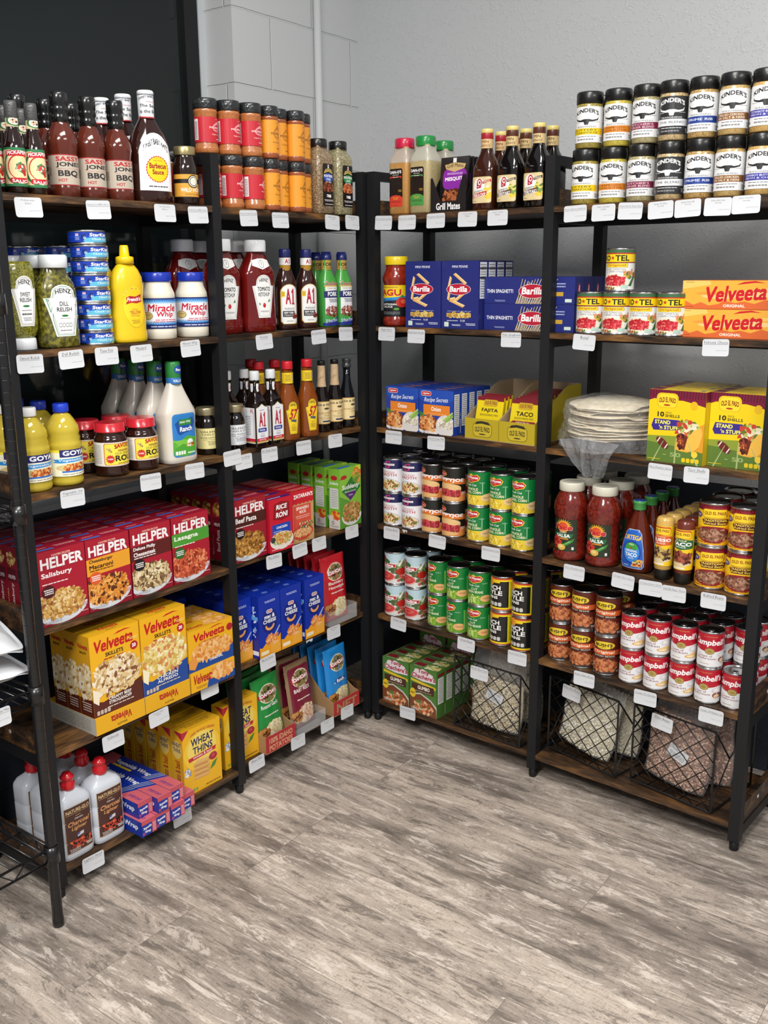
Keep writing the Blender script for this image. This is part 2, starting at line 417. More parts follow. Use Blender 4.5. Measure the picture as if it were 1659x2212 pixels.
def floor_mat():
    m, nt, b = newmat('weathered_plank_floor'); L = nt.links.new
    tc = N(nt, 'ShaderNodeTexCoord')
    mp = N(nt, 'ShaderNodeMapping'); mp.inputs['Location'].default_value = (-.278, .0055, 0); L(tc.outputs['Object'], mp.inputs[0])
    br = N(nt, 'ShaderNodeTexBrick'); L(mp.outputs[0], br.inputs['Vector']); br.offset = .37; br.offset_frequency = 3
    br.inputs['Scale'].default_value = 1; br.inputs['Brick Width'].default_value = 1.22; br.inputs['Row Height'].default_value = .1785
    br.inputs['Mortar Size'].default_value = .0007; br.inputs['Mortar Smooth'].default_value = .1
    br.inputs['Color1'].default_value = (0, 0, 0, 1); br.inputs['Color2'].default_value = (1, 1, 1, 1); br.inputs['Mortar'].default_value = (.5, .5, .5, 1)
    off = N(nt, 'ShaderNodeVectorMath', operation='MULTIPLY_ADD'); L(br.outputs['Color'], off.inputs[0]); off.inputs[1].default_value = (7.3, 3.1, 5.7); L(tc.outputs['Object'], off.inputs[2])
    def noise(scx, scy, det, dist=0, rough=.6):
        mq = N(nt, 'ShaderNodeMapping'); mq.inputs['Scale'].default_value = (scx, scy, 1); L(off.outputs[0], mq.inputs[0])
        n = N(nt, 'ShaderNodeTexNoise'); n.inputs['Scale'].default_value = 1; n.inputs['Detail'].default_value = det; n.inputs['Distortion'].default_value = dist
        n.inputs['Roughness'].default_value = rough; L(mq.outputs[0], n.inputs['Vector']); return n.outputs[0]
    big = noise(2.2, 11, 6, .3, .62); fine = noise(12, 170, 4, .1, .7); flake = noise(6.5, 30, 12, .5, .82); cross = noise(150, 50, 3, 0, .6); grit = noise(210, 330, 3, .3, .7)
    r1 = N(nt, 'ShaderNodeValToRGB'); L(big, r1.inputs[0]); e = r1.color_ramp.elements
    e[0].position = .33; e[0].color = lin('6f655c'); e[1].position = .60; e[1].color = lin('b2a598')
    q = e.new(.47); q.color = lin('958a80')
    def mix(a, col, fac, lo, hi, amt, mode='MIX'):
        r = N(nt, 'ShaderNodeMapRange'); L(fac, r.inputs[0]); r.inputs[1].default_value = lo; r.inputs[2].default_value = hi; r.inputs[3].default_value = 0; r.inputs[4].default_value = amt
        x = N(nt, 'ShaderNodeMix', data_type='RGBA', blend_type=mode); L(r.outputs[0], x.inputs[0]); L(a, x.inputs[6]); x.inputs[7].default_value = lin(col); return x.outputs[2]
    c = mix(r1.outputs[0], '4f463f', fine, .52, .72, .6)
    c = mix(c, '57504a', flake, .535, .57, .7); c = mix(c, '5d554e', grit, .55, .62, .4)
    c = mix(c, 'c9beb3', flake, .462, .425, .8)
    c = mix(c, '5f554c', cross, .6, .68, .35)
    c = mix(c, '4a433c', br.outputs['Fac'], .2, 1, .6)
    vr = N(nt, 'ShaderNodeMapRange'); L(br.outputs['Color'], vr.inputs[0]); vr.inputs[3].default_value = .98; vr.inputs[4].default_value = 1.22
    vm = N(nt, 'ShaderNodeMix', data_type='RGBA', blend_type='MULTIPLY'); vm.inputs[0].default_value = 1; vm.clamp_result = False; L(c, vm.inputs[6]); L(vr.outputs[0], vm.inputs[7])
    L(vm.outputs[2], b.inputs['Base Color']); b.inputs['Roughness'].default_value = .48
    bp = N(nt, 'ShaderNodeBump'); bp.inputs['Strength'].default_value = .25; bp.inputs['Distance'].default_value = .002; L(flake, bp.inputs['Height']); L(bp.outputs[0], b.inputs['Normal'])
    return m
def wood_mat():
    m, nt, b = newmat('rustic_brown_wood'); L = nt.links.new
    tc = N(nt, 'ShaderNodeTexCoord')
    def noise(sc, det, dist=0):
        mq = N(nt, 'ShaderNodeMapping'); mq.inputs['Scale'].default_value = sc; L(tc.outputs['Object'], mq.inputs[0])
        n = N(nt, 'ShaderNodeTexNoise'); n.inputs['Scale'].default_value = 1; n.inputs['Detail'].default_value = det; n.inputs['Distortion'].default_value = dist
        L(mq.outputs[0], n.inputs['Vector']); return n.outputs[0]
    a = noise((5, 16, 30), 5, .8); f = noise((22, 190, 190), 4)
    r = N(nt, 'ShaderNodeValToRGB'); L(a, r.inputs[0]); e = r.color_ramp.elements
    e[0].position = .36; e[0].color = lin('21180f'); e[1].position = .68; e[1].color = lin('80592f')
    q = e.new(.5); q.color = lin('4a3422')
    x = N(nt, 'ShaderNodeMix', data_type='RGBA', blend_type='MULTIPLY'); mr = N(nt, 'ShaderNodeMapRange'); L(f, mr.inputs[0]); mr.inputs[1].default_value = .4; mr.inputs[2].default_value = .6; mr.inputs[3].default_value = .55; mr.inputs[4].default_value = 1.15
    x.inputs[0].default_value = 1; L(r.outputs[0], x.inputs[6]); L(mr.outputs[0], x.inputs[7]); L(x.outputs[2], b.inputs['Base Color'])
    b.inputs['Roughness'].default_value = .42; return m
BLK = wall_block_mat(); KNK = wall_knock_mat(); WOOD = wood_mat()
METAL = plain('141518', .5, name='black_powder_coat', bump=.15, bscale=900)
mb = MB(); mb.box(-.6, 4.2, -4.2, .6, -.05, 0); struct(mb.build('floor', floor_mat()))
mb = MB(); mb.box(-.55, -.35, -.19, .42, 0, 2.9); mb.box(-.55, -.35, -4.2, -.19, 0, .9)
struct(mb.build('wall_left', BLK))
mb = MB(); mb.box(-.35, 4.2, .42, .6, 0, 2.9); struct(mb.build('wall_back', KNK))
# dark glazed window in the left wall
wr = empty('window_1'); struct(wr)
mb = MB(); mb.box(-.492, -.466, -.214, -.19, .9, 2.9); mb.box(-.492, -.466, -4.2, -.214, .9, .925)
mb.build('window_frame', plain('cdd1d3', .4, metal=.2, name='aluminium'), wr)
mb = MB(); mb.box(-.494, -.47, -.268, -.214, .925, 2.9); mb.build('glazing_gasket', plain('0b0d0e', .5, name='black_rubber'), wr)
mb = MB(); mb.box(-.496, -.486, -4.2, -.268, .925, 2.9)
mb.build('window_pane', plain('141a1b', .06, name='dark_tinted_glass'), wr)
# conduit
c = MB().lathe([(.0125, .0), (.0125, 2.9)], 20).build('pipe', plain('c9cbcb', .45, name='painted_pipe'))
c.location = (-.3365, .19, .0); struct(c); c.name = 'trim_1'

# ================================================================ SHELVING
def shelving(u):
    root = empty('shelving_unit'); root.location = at(u, 0, 0, 0); root.rotation_euler = (0, 0, UN[u][3])
    sg = -1 if u == 'L' else 1
    X = lambda s: sg*s
    H = 1.80; P = .0145
    for i in range(3):
        x = X(i*BW)
        for y0 in (0, BD-.029):
            o = MB().box(-P, P, 0, .029, .028, H).build('post', METAL, root); o.location = (x, y0, 0)
            f = MB().lathe([(.0115, 0), (.0125, .004), (.0125, .022), (.010, .024), (.010, .03)], 16).build('foot', plain('101012', .45, name='rubber'), o)
            f.location = (0, .0145, 0)
        MB().box(x-P, x+P, .029, BD-.029, H-.025, H).build('top_rail', METAL, root)
        for z in ZL[1:]: MB().box(x-P+.003, x+P-.003, .029, BD-.029, z-BT-.026, z-.0125).build('side_rail', METAL, root)
    ins = {'L': (.019, .0), 'R': (.002, -.0)}[u]
    for j, z in enumerate(ZL[1:]):
        for bay in (0, 1):
            x0, x1 = bay*BW+P+.0006, (bay+1)*BW-P-.0006; a, b = sorted((X(x0), X(x1))); mid = (a+b)/2; hw = (b-a)/2
            y0 = ins[bay]
            o = MB().box(-hw, hw, y0, BD-.004, z-BT, z).build('shelf_board', WOOD, root); o.location = (mid, 0, 0)
            mbb = MB().box(-hw, hw, BD-.02, BD-.006, z-BT-.026, z-BT-.0005); o = mbb.build('back_rail', METAL, root); o.location = (mid, 0, 0)
        for s0 in ((0, BW, 2*BW) if (u == 'R' and j == 5) else (0, 2*BW)):
            # wood side guard between the front and the back post
            o = MB().box(-.0085, .0085, .0295, BD-.0295, z-.012, z+.046).build('side_guard', WOOD, root); o.location = (X(s0), 0, 0)
            if s0 > BW*1.5:
                c = MB().lathe([(.0055, 0), (.0055, .0006), (.0045, .001)], 14).build('screw_cover', plain('d8d8d2', .5, name='white_screw_cover'), o)
                c.location = (sg*.0085, .15, z+.02); c.rotation_euler = (0, sg*PI/2, 0)
    return root
ua = shelving('L'); tagit(ua, 'black metal and rustic wood shelving unit along the left block wall', 'shelving unit', 'corner shelving units')
ub = shelving('R'); tagit(ub, 'black metal and rustic wood shelving unit along the grey textured wall', 'shelving unit', 'corner shelving units')

# wire rack at the left edge
def wire_rack():
    root = empty('wire_rack'); root.location = (.066, -1.314, 0)
    CH = plain('121214', .3, coat=.3, name='black_enamel_wire')
    ys = (0, -.9); xs = (0, -.36)
    for yy in ys:
        for xx in xs:
            mb = MB(); pr = [(.0125, 0), (.0135, .002), (.0135, .02), (.0125, .022)]; z = .05
            while z < 1.9: pr += [(.0125, z-.0022), (.0125, z-.0009), (.0118, z), (.0125, z+.0009), (.0125, z+.0022)]; z += .0254
            mb.lathe(pr, 18); o = mb.build('post', CH, root); o.location = (xx, yy, 0)
    for z in (.205, .605, 1.02, 1.46):
        mb = MB()
        for zz in (z, z-.032):
            for yy in ys: mb.tube([(0, yy, zz), (-.36, yy, zz)], .0032, 6)
            for xx in xs: mb.tube([(xx, 0, zz), (xx, -.9, zz)], .0032, 6)
        for xx in xs:
            pts = [(xx, -.03-.84*k/24, z-(.0 if k % 2 else .032)) for k in range(25)]; mb.tube(pts, .0022, 5)
        for yy in ys:
            pts = [(-.03-.3*k/8, yy, z-(.0 if k % 2 else .032)) for k in range(9)]; mb.tube(pts, .0022, 5)
        for k in range(1, 34): mb.tube([(0, -.9*k/34, z+.003), (-.36, -.9*k/34, z+.003)], .0016, 5)
        for xx in (-.12, -.24): mb.tube([(xx, 0, z-.002), (xx, -.9, z-.002)], .0026, 5)
        mb.build('wire_shelf', CH, root)
        for yy in ys:
            for xx in xs:
                o = MB().lathe([(.0135, -.02), (.0185, -.02), (.0165, .022), (.0135, .022)], 18).build('collar', CH, root); o.location = (xx, yy, z-.014)
    return root
tagit(wire_rack(), 'black wire rack on grooved round posts at the left edge of the photo', 'wire rack')

# ================================================================ PRODUCT BUILDERS
def carton(name, w, h, dp, col, front=None, side=None, top=None, left=None, rough=.42, coat=.15, flap=True, edge=None):
    """printed box: origin at the base centre, front faces -y"""
    mb = MB(); c = edge or col
    mb.box(-w/2, w/2, -dp/2, dp/2, 0, h, col)
    if front: mb.art(front, M=Matrix.Translation((0, -dp/2, 0)))
    if side: mb.art(side, M=Matrix.Translation((w/2, 0, 0)) @ Matrix.Rotation(PI/2, 4, 'Z'))
    if left or side: mb.art(left or side, M=Matrix.Translation((-w/2, 0, 0)) @ Matrix.Rotation(-PI/2, 4, 'Z'))
    if top: mb.art(top, M=Matrix.Translation((0, -dp/2, h)) @ Matrix.Rotation(-PI/2, 4, 'X'))
    if flap:  # tucked flap: a hairline seam round the lid and a lifted edge
        mb.box(-w/2+.001, w/2-.001, -dp/2+.0004, -dp/2+.0012, h, h+.0007, c)
    return mb.build(name, pmat(rough, coat))
TIN = plain('c9cacb', .22, metal=1, name='tinplate')
def can(name, R, H, art, lid='c9cacb', tab=False, wrap='fff', dark=True):
    root = empty(name); r = R-.0006
    pr = [(R-.003, .0005), (R, 0.0), (R+.0008, .0015), (R, .004), (r, .005), (r, H-.005), (R, H-.004), (R+.0008, H-.0015), (R-.0006, H), (R-.0022, H-.0004), (R-.003, H-.0035), (R-.006, H-.004), (R-.008, H-.0032), (R-.012, H-.0038), (.004, H-.0038)]
    MB().lathe(pr, 36).build('can_body', TIN, root)
    L = H-.010; mb = MB()
    base = Art(2*PI*(R+.0002)*.999, L).r(0, 0, 1, 1, wrap)
    mb.art(base, wrapmap(R+.0001, .005), wrapcuts(R, base.w), base=.0001)
    mb.art(art, wrapmap(R+.0001, .005), wrapcuts(R, art.w), base=.0003)
    mb.build('label', pmat(.33, .25), root)
    if tab:
        mb = MB(); z = H-.0015
        mb.tube([(-.006, -.004, z-.001), (-.008, -.016, z), (0, -.021, z+.0006), (.008, -.016, z), (.006, -.004, z-.001), (-.006, -.004, z-.001)], .0013, 6)
        mb.build('pull_tab', TIN, root)
    return root
def canart(R, H, frac=.5): return Art(2*PI*R*frac, H-.010)
def bottle(name, prof, body, cap=None, capmat=None, n=2, sx=1, sy=1, labels=(), capn=2, seg=32, extra=None, capsx=1):
    """prof [(r,z)]; cap [(r,z)]; labels [(partname, art, z0, mode, xoff, mat)]"""
    root = empty(name)
    MB().lathe(prof, seg, n, sx, sy).build('body', body, root)
    if cap: MB().lathe(cap, 24, capn, capsx).build('cap', capmat, root)
    for nm, art, z0, mode, *rest in labels:
        mb = MB()
        if mode == 'wrap':
            R = prof_r(prof, z0+art.h/2)+(rest[0] if rest else .0003)
            mb.art(art, wrapmap(R, z0, 36), wrapcuts(R, art.w, 36))
        else:
            xo = rest[0] if rest else 0
            zc = [z-z0 for r_, z in prof if 0 < z-z0 < art.h]
            mb.art(art, drapemap(prof, n, sx, sy, z0, xo), frange(-art.w/2, art.w/2, 16), zc, base=.0007, step=.000006, chord=True)
        mb.build(nm, pmat(.38, .2), root)
    return root
def facts(a, x0=.1, y0=.1, x1=.9, y1=.85, c='222'):
    a.r(x0, y0, x1, y1, 'e9e9e4'); a.ln(x0+.05, y0+.03, x1-.05, y1-.04, c, 14, .4); return a

# ---------------------------------------------------------------- level 6 left
@kind
def pepper_sauce():
    R = .0215
    pr = [(R-.003, 0), (R, .003), (R, .095), (R-.003, .105), (.013, .128), (.0115, .135), (.0115, .15)]
    cp = [(.0125, .148), (.0125, .150), (.0135, .152), (.0135, .178), (.0125, .186)]
    a = Art(2*PI*R*.62, .078).r(0, 0, 1, 1, 'e3d6a4').r(0, 0, 1, .06, '2f7a4d').r(0, .94, 1, 1, '2f7a4d')
    a.e(.5, .5, .47, .49, '2f7a4d', 28).e(.5, .5, .40, .43, 'f1e4b8', 28).e(.5, .5, .33, .34, 'c23b2d', 24).e(.5, .49, .30, .31, 'efd9a6', 24)
    a.p([(.35, .45), (.45, .62), (.62, .58), (.7, .42), (.6, .3), (.5, .35)], '4c8a5a').p([(.45, .5), (.55, .6), (.66, .3), (.58, .26)], 'b8251f').food(.38, .4, .62, .62, ['d9483a', '3c7a4a', 'f4eedd'], 12, .2, 3)
    a.rr(.14, .78, .86, .92, 'c4232a', .4).t('PICKAPEPPA', .18, .805, .82, .895, 'fff', .03, arc=.3)
    a.rr(.2, .09, .8, .22, 'c4232a', .4).t('SAUCE', .26, .115, .74, .195, 'fff', .03, arc=-.3)
    n = Art(2*PI*.0118*.6, .024).r(0, 0, 1, 1, 'e3c9a0').e(.5, .5, .42, .45, '3c7a4a').e(.5, .5, .3, .34, 'f1e6cf').food(.3, .3, .7, .7, ['c4232a', '2b2b2b', 'd9a78a'], 8, .3, 4)
    return bottle('sauce_bottle', pr, plain('22100c', .08, .6, name='dark_sauce'), cp, plain('4a4a4a', .2, .5, name='shrink_sleeve', bump=.3, bscale=300),
                  labels=[('label', a, .014, 'wrap'), ('neck_label', n, .122-.0+.012, 'wrap', .0012)])
@kind
def southern_bbq():
    R = .033
    pr = [(R-.004, 0), (R, .003), (R, .022), (R-.0015, .027), (R-.002, .09), (R-.0008, .1), (R+.001, .112), (R+.001, .125), (R-.004, .142), (R-.013, .155), (.0175, .163), (.0175, .17)]
    cp = [(.018, .158), (.0185, .175), (.0165, .18), (.0195, .186), (.0195, .192), (.018, .196), (.0195, .199), (.0195, .222), (.018, .225)]
    a = Art(2*PI*R*.6, .066).r(0, 0, 1, 1, 'bdb2a2').r(0, 0, 1, .035, 'a83436').r(0, .965, 1, 1, 'a83436')
    a.t('SASSY', .27, .78, .73, .93, 'b3262c', .05).t('JONES', .27, .57, .76, .75, '2b2523', .05).t('GREAT SOUTHERN', .28, .52, .74, .55, 'b3262c', 0, res=1)
    a.t('BBQ', .30, .26, .68, .49, '2b2523', .06).t('SAUCE', .70, .27, .755, .49, '4b423e', .02, rot=90).t('HOT', .30, .11, .46, .22, 'b3262c', .04)
    a.ln(.05, .3, .16, .6, '4b423e', 8).ln(.8, .25, .95, .8, '8a4a44', 7)
    return bottle('barbecue_sauce_bottle', pr, plain('5a2417', .12, .5, name='brown_sauce'), cp, plain('151515', .2, .5, name='black_cap'), labels=[('label', a, .026, 'wrap', .0012)])
@kind
def sweet_bbq():
    pr = [(.05, 0), (.053, .003), (.0535, .02), (.0525, .03), (.0535, .06), (.054, .10), (.050, .135), (.040, .16), (.028, .18), (.0195, .195), (.0175, .205), (.0175, .23)]
    cp = [(.0185, .196), (.0185, .198), (.0195, .25), (.0195, .257), (.018, .259)]
    a = Art(.088, .134)
    P = lambda g: [(g, 0+g), (1-g, 0+g), (1-g, .52)] + [(.5+(.5-g)*math.cos(t), .56+(.44-g)*math.sin(t)) for t in frange(0, PI, 12)]+[(g, .52)]
    a.p(P(0), 'e9eaec').p(P(.025), 'f5f5f5')
    a.t('SWEET BABY RAY\'S', .12, .66, .88, .77, '20283c', .05, arc=1.2).t('GOURMET SAUCES', .3, .70, .7, .72, 'b5343a', 0, arc=1, res=1)
    a.p([(.5+.36*(1 if k % 2 else .93)*math.cos(2*PI*k/56), .37+.235*(1 if k % 2 else .93)*math.sin(2*PI*k/56)) for k in range(56)], 'c22a30').e(.5, .37, .325, .212, 'f2d21f', 28)
    a.t('Award Winning', .36, .50, .64, .53, '7a1d1d', .01, res=1).t('Barbecue', .24, .38, .76, .475, '9c1b1f', .05).t('Sauce', .32, .28, .68, .365, '9c1b1f', .05)
    for k in range(4): a.star(.41+.06*k, .555, .016, 'b5343a')
    a.ln(.2, .06, .8, .085, '444', 1, .8)
    s = Art(2*PI*.0196*.6, .055).r(0, .95, 1, 1, 'f4f4f4').r(0, .88, 1, .905, '27304d').t('SWEET BABY RAY\'S', .1, .66, .9, .75, '27304d', .02, arc=1.2).ln(.35, .58, .65, .61, 'b5343a', 1)
    s.t('The Sauce', .14, .38, .86, .5, '22283a', .02).t('is the Boss', .14, .14, .86, .27, '22283a', .02)
    o = bottle('barbecue_sauce_bottle', pr, plain('2c100b', .1, .5, name='dark_sauce'), cp, plain('eceff0', .35, .3, name='white_sleeve'), n=2.4, sx=1, sy=.72, labels=[('label', a, .028, 'drape')], capn=2)
    mb = MB().art(s, wrapmap(.0200, .2, 36), wrapcuts(.02, s.w, 36)); mb.lathe([(.0188, .1955), (.0192, .1955), (.0192, .199), (.0188, .199)], 24, col='b5343a', caps=False)
    mb.build('neck_sleeve_print', pmat(.38, .2), o); return o
@kind
def honey_jar():
    R = .0305
    pr = [(R-.004, 0), (R, .004), (R, .088), (R-.003, .1), (R-.006, .112), (.0235, .118), (.0235, .124)]
    cp = [(.0265, .118), (.0268, .12), (.0268, .136), (.0255, .139)]
    a = Art(2*PI*R*.6, .056).r(0, 0, 1, 1, 'dea03a').r(0, .0, 1, .05, '1b1715').r(0, .62, 1, .8, '1b1715').e(.5, .7, .14, .28, '1b1715').e(.5, .7, .12, .235, 'e9e2d2').e(.5, .7, .1, .2, '1b1715')
    a.e(.5, .7, .085, .17, 'e9e2d2').t('WILD HONEY', .2, .26, .8, .42, 'fff', .02).t('barbecue sauce', .3, .12, .7, .2, '1b1715', .0)
    return bottle('honey_sauce_jar', pr, plain('20100a', .08, .6, name='dark_sauce'), cp, plain('b5a676', .3, metal=.8, name='gold_lid'), labels=[('label', a, .016, 'wrap')])
def shaker(col, c2, ink, sub, tall, speck):
    R = .0265 if tall else .031; H = .136
    pr = [(R-.003, 0), (R, .003), (R, .014), (R-.0015, .018), (R-.0015, .098), (R, .101), (R-.001, .108), (R-.004, .112)]
    cp = [(R, .108), (R+.001, .110), (R+.001, .130), (R-.001, .134)]
    y0, hh = (.014, .084) if tall else (.026, .062)
    a = Art(2*PI*R*.72, hh).r(0, 0, 1, 1, col).e(.55, .58, .13, .16, c2, 20).e(.55, .58, .105, .13, col, 20)
    a.t('MORRISON', .36, .545, .74, .625, ink, .03, out=col).t('FARMS', .46, .47, .64, .51, ink, .0)
    a.p([(.43, .66), (.49, .76), (.55, .84), (.61, .76), (.67, .66), (.62, .66), (.55, .74), (.48, .66)], c2).t('Since 1986', .5, .9, .6, .94, ink, 0, res=1)
    a.t(sub, .40, .28, .72, .35, ink, .01, sh=.2).ln(.5, .12, .7, .15, ink, 1, .9)
    if not tall: a.r(.04, .1, .14, .92, 'f3f3f3'); [a.r(.05, .14+.035*k, .13, .14+.035*k+.014, '222') for k in range(20)]
    return bottle('seasoning_shaker', pr, grain(*speck, 700, .3, .8), cp, plain('1d1f21', .15, .6, name='black_lid_clear_wrap', bump=.4, bscale=160), labels=[('label', a, y0, 'wrap', .0012)])
@kind
def cajun_shaker(): return shaker('c42432', 'e9a3a6', 'f7dede', 'Cajun Seasoning', False, ('a0562b', 'c98147'))
@kind
def orange_shaker(): return shaker('e99b2c', 'b8721c', '6b3d12', 'Florida Seasoning', True, ('8e4420', 'a85a2e'))
def square_shaker(badge, sub, speck, food):
    w = .037
    pr = [(w-.004, 0), (w, .004), (w, .155), (w-.004, .168), (w-.014, .180), (.024, .184), (.024, .19)]
    cp = [(.027, .186), (.0275, .188), (.0275, .206), (.026, .209)]
    a = Art(.05, .118).rr(0, 0, 1, 1, '151214', .12).p([(.1, .77), (.2, .86), (.5, .9), (.8, .86), (.9, .77), (.5, .82)], 'd9bd6b').t('Grill Mates', .17, .8, .83, .86, '17120f', .02, arc=.5)
    a.r(.44, .9, .56, .975, 'f5f5f5').r(.47, .92, .53, .96, 'b01f2c').e(.5, .67, .43, .11, badge, 24).t('MONTREAL', .1, .68, .9, .745, 'fff', .04).t(sub, .3, .61, .7, .66, 'fff', .03).rr(.25, .545, .75, .59, '8a9296', .3).t('SEASONING', .3, .555, .7, .58, 'fff', 0, res=1)
    a.food(0.02, .33, .98, .57, food, 55, .11, 5, 2.6).ln(.3, .25, .7, .28, 'fff', 1, .7).food(.3, .19, .7, .25, ['f4f4f4'], 5, .5, 6, 1.2).ln(.08, .11, .92, .16, 'ddd', 2, .5).ln(.15, .03, .9, .06, 'ccc', 1, .6)
    return bottle('large_seasoning_jar', pr, grain(speck[0], speck[1], 420, .35, .8, speck[2]), cp, plain('141414', .3, .3, name='black_lid'), n=5, seg=40, sy=.9, labels=[('label', a, .022, 'drape', .006)], capn=2)
@kind
def montreal_steak(): return square_shaker('2450b5', 'STEAK', ('8a7656', 'c4b08a', '6e4f3a'), ['6b2f1d', '8f4a2e', '4a1d12', 'b0694a'])
@kind
def montreal_chicken(): return square_shaker('1f8a3f', 'CHICKEN', ('8f8460', 'cdc199', '74704e'), ['b5522e', 'd97848', '8f3a1e', 'e39a6a'])

# ---------------------------------------------------------------- level 5 left
def keystone(a, g, c):
    P = [(.22+g, g*.7), (.78-g, g*.7), (1-g*1.2, .74-g*.2), (.86-g, .75), (.84-g, .8)] + [(.5+(.33-g)*math.cos(t), .84+(.16-g*.7)*math.sin(t)) for t in frange(-.1, PI+.1, 10)]+[(.16+g, .8), (.14+g, .75), (g*1.2, .74-g*.2)]
    return a.p(P, c)
def squeeze(name, w, h, body, art, z0, capcol, neckcol=None, sy=.6, wide=.03, n=2.8):
    r = w/2
    pr = [(r-.006, 0), (r-.001, .004), (r, .02), (r-.001, h*.22), (r-.0005, h*.3), (r-.0015, h*.5), (r-.001, h*.6), (r-.006, h*.7), (r-.018, h*.79), (wide-.002, h*.85), (wide-.003, h*.87)]
    cp = [(wide-.001, h*.86), (wide, h*.865), (wide, h-.004), (wide-.003, h)]
    return bottle(name, pr, body, cp, plain(capcol, .3, .2, name='flip_cap'), n=n, sy=sy, labels=[('label', art, z0, 'drape')], capn=2.4)
def relish(word):
    a = Art(.089, .114); keystone(a, 0, 'eef0f0'); keystone(a, .035, '2f8a4a' if word == 'DILL' else 'a4915a'); keystone(a, .05, 'f7f8f8'); keystone(a, .07, '777'); keystone(a, .08, 'f7f8f8')
    a.t('HEINZ', .27, .81, .73, .9, '222', .04, arc=.35).t(word, .3 if word == 'SWEET' else .37, .59, .7 if word == 'SWEET' else .63, .675, '222', .03).t('RELISH', .28, .48, .72, .565, '222', .03)
    a.e(.5, .40, .1, .022, '2f7a3a').ln(.35, .34, .65, .36, '8a8a8a', 1, .6).ln(.33, .1, .67, .13, '666', 1, .6)
    for k in range(4): a.rr(.31+.1*k, .18, .39+.1*k, .26, '555', .3).rr(.32+.1*k, .19, .38+.1*k, .25, 'f3f3f3', .3)
    return squeeze('relish_bottle', .098, .205, grain('38360c', '86802a', 120, .25, .9, '5c5816', 'N'), a, .026, 'dfe3e6', sy=.62)
@kind
def dill_relish(): return relish('DILL')
@kind
def sweet_relish(): return relish('SWEET')
@kind
def tuna_can():
    R, H = .0425, .0325
    a = canart(R, H, .62).r(0, 0, 1, 1, '1238a8').r(0, .5, 1, .62, '1a48c4').p([(.34, .0), (.34, .35), (.42, .46), (.5, .5), (.95, .5), (.95, .0)], '5fb4d2')
    a.t('StarKist', .42, .56, .72, .9, 'fff', .04, sh=.15, out='0a1f66').t('Chunk Light', .45, .15, .72, .42, 'eaf7fb', .02).e(.34, .5, .035, .28, '0c2467').e(.355, .42, .02, .16, '9cc4e6')
    a.r(.22, .62, .27, .86, 'd8dcec').r(.22, .72, .27, .76, 'c43a4a').r(.22, .8, .27, .84, 'c43a4a').ln(.21, .2, .28, .55, 'a9bfe6', 5)
    return can('tuna_can', R, H, a, wrap='1238a8')
@kind
def mustard():
    a = Art(.062, .1)
    a.e(.5, .5, .48, .49, 'f6cf22', 30).t('AMERICAN FLAVOR', .28, .9, .72, .93, '4a3a10', .0, arc=.8, res=1)
    a.p([(.14, .72), (.3, .76), (.55, .74), (.86, .80), (.84, .70), (.88, .62), (.6, .58), (.35, .60), (.12, .56), (.17, .64)], 'b51f28', ).t("French's", .19, .635, .82, .73, 'fff', .04, sh=.15, up=.15)
    a.t('Classic', .36, .42, .64, .47, 'b5562a', .01, sh=.25).t('YELLOW', .24, .33, .76, .41, 'b03a2a', .04).t('MUSTARD', .28, .27, .72, .315, 'b5562a', .02).ln(.3, .1, .7, .2, 'a06a20', 3, .4)
    for k in range(7):
        t = PI*(.1+.8*k/6); a.e(.5+.46*math.cos(t), .72+.22*math.sin(t), .02, .02, 'fbe88a')
    r = .0465
    pr = [(r-.006, 0), (r-.001, .003), (r, .01), (r-.0005, .022), (r-.002, .03), (r-.001, .06), (r-.005, .09), (r-.006, .105), (r-.003, .13), (r-.006, .155), (r-.014, .172), (.024, .182), (.019, .186), (.019, .19)]
    cp = [(.0215, .186), (.0215, .200), (.020, .202), (.012, .204), (.0105, .225), (.009, .229)]
    return bottle('mustard_bottle', pr, plain('e8c21c', .3, .3, name='yellow_plastic'), cp, plain('f0c818', .3, .3, name='yellow_cap'), n=2.5, sy=.62, labels=[('label', a, .035, 'drape')])
@kind
def dressing_jar():
    R = .0415
    pr = [(R-.004, 0), (R, .004), (R, .025), (R-.001, .028), (R-.001, .102), (R, .105), (R-.001, .115), (R-.008, .132), (.032, .142), (.032, .147)]
    cp = [(.0345, .143), (.035, .145), (.035, .164), (.0335, .166)]
    a = Art(2*PI*R*.62, .075).r(0, 0, 1, 1, 'eef2f6').r(0, 0, 1, .13, '1c2a6b').r(0, .13, 1, .2, '3d7fc8').r(0, .86, 1, .95, '3d7fc8').r(0, .95, 1, 1, '1c2a6b')
    for k in range(26): a.e((k+.5)/26, .2, .017, .045, '7fb8e6', 8).e((k+.5)/26, .86, .017, .045, '7fb8e6', 8)
    a.t('Miracle', .27, .56, .74, .80, 'c2213d', .04, sh=.15, out='fff').t('Whip', .40, .34, .68, .56, 'c2213d', .04, sh=.15, out='fff').e(.25, .42, .1, .13, 'a58a3e', 20).e(.25, .42, .085, .11, 'd2bd74', 20).t('GOLD', .19, .42, .31, .47, '6b5520', .01, res=1)
    a.ln(.38, .26, .76, .31, 'c2213d', 1, .5).ln(.35, .2, .8, .25, 'c2213d', 1, .5).ln(.3, .04, .8, .09, 'ccd6f2', 1, .6)
    return bottle('dressing_jar', pr, plain('e6e0cf', .25, .5, name='cream_dressing'), cp, plain('1632a8', .3, .3, name='blue_lid'), labels=[('label', a, .028, 'wrap', .0015)])
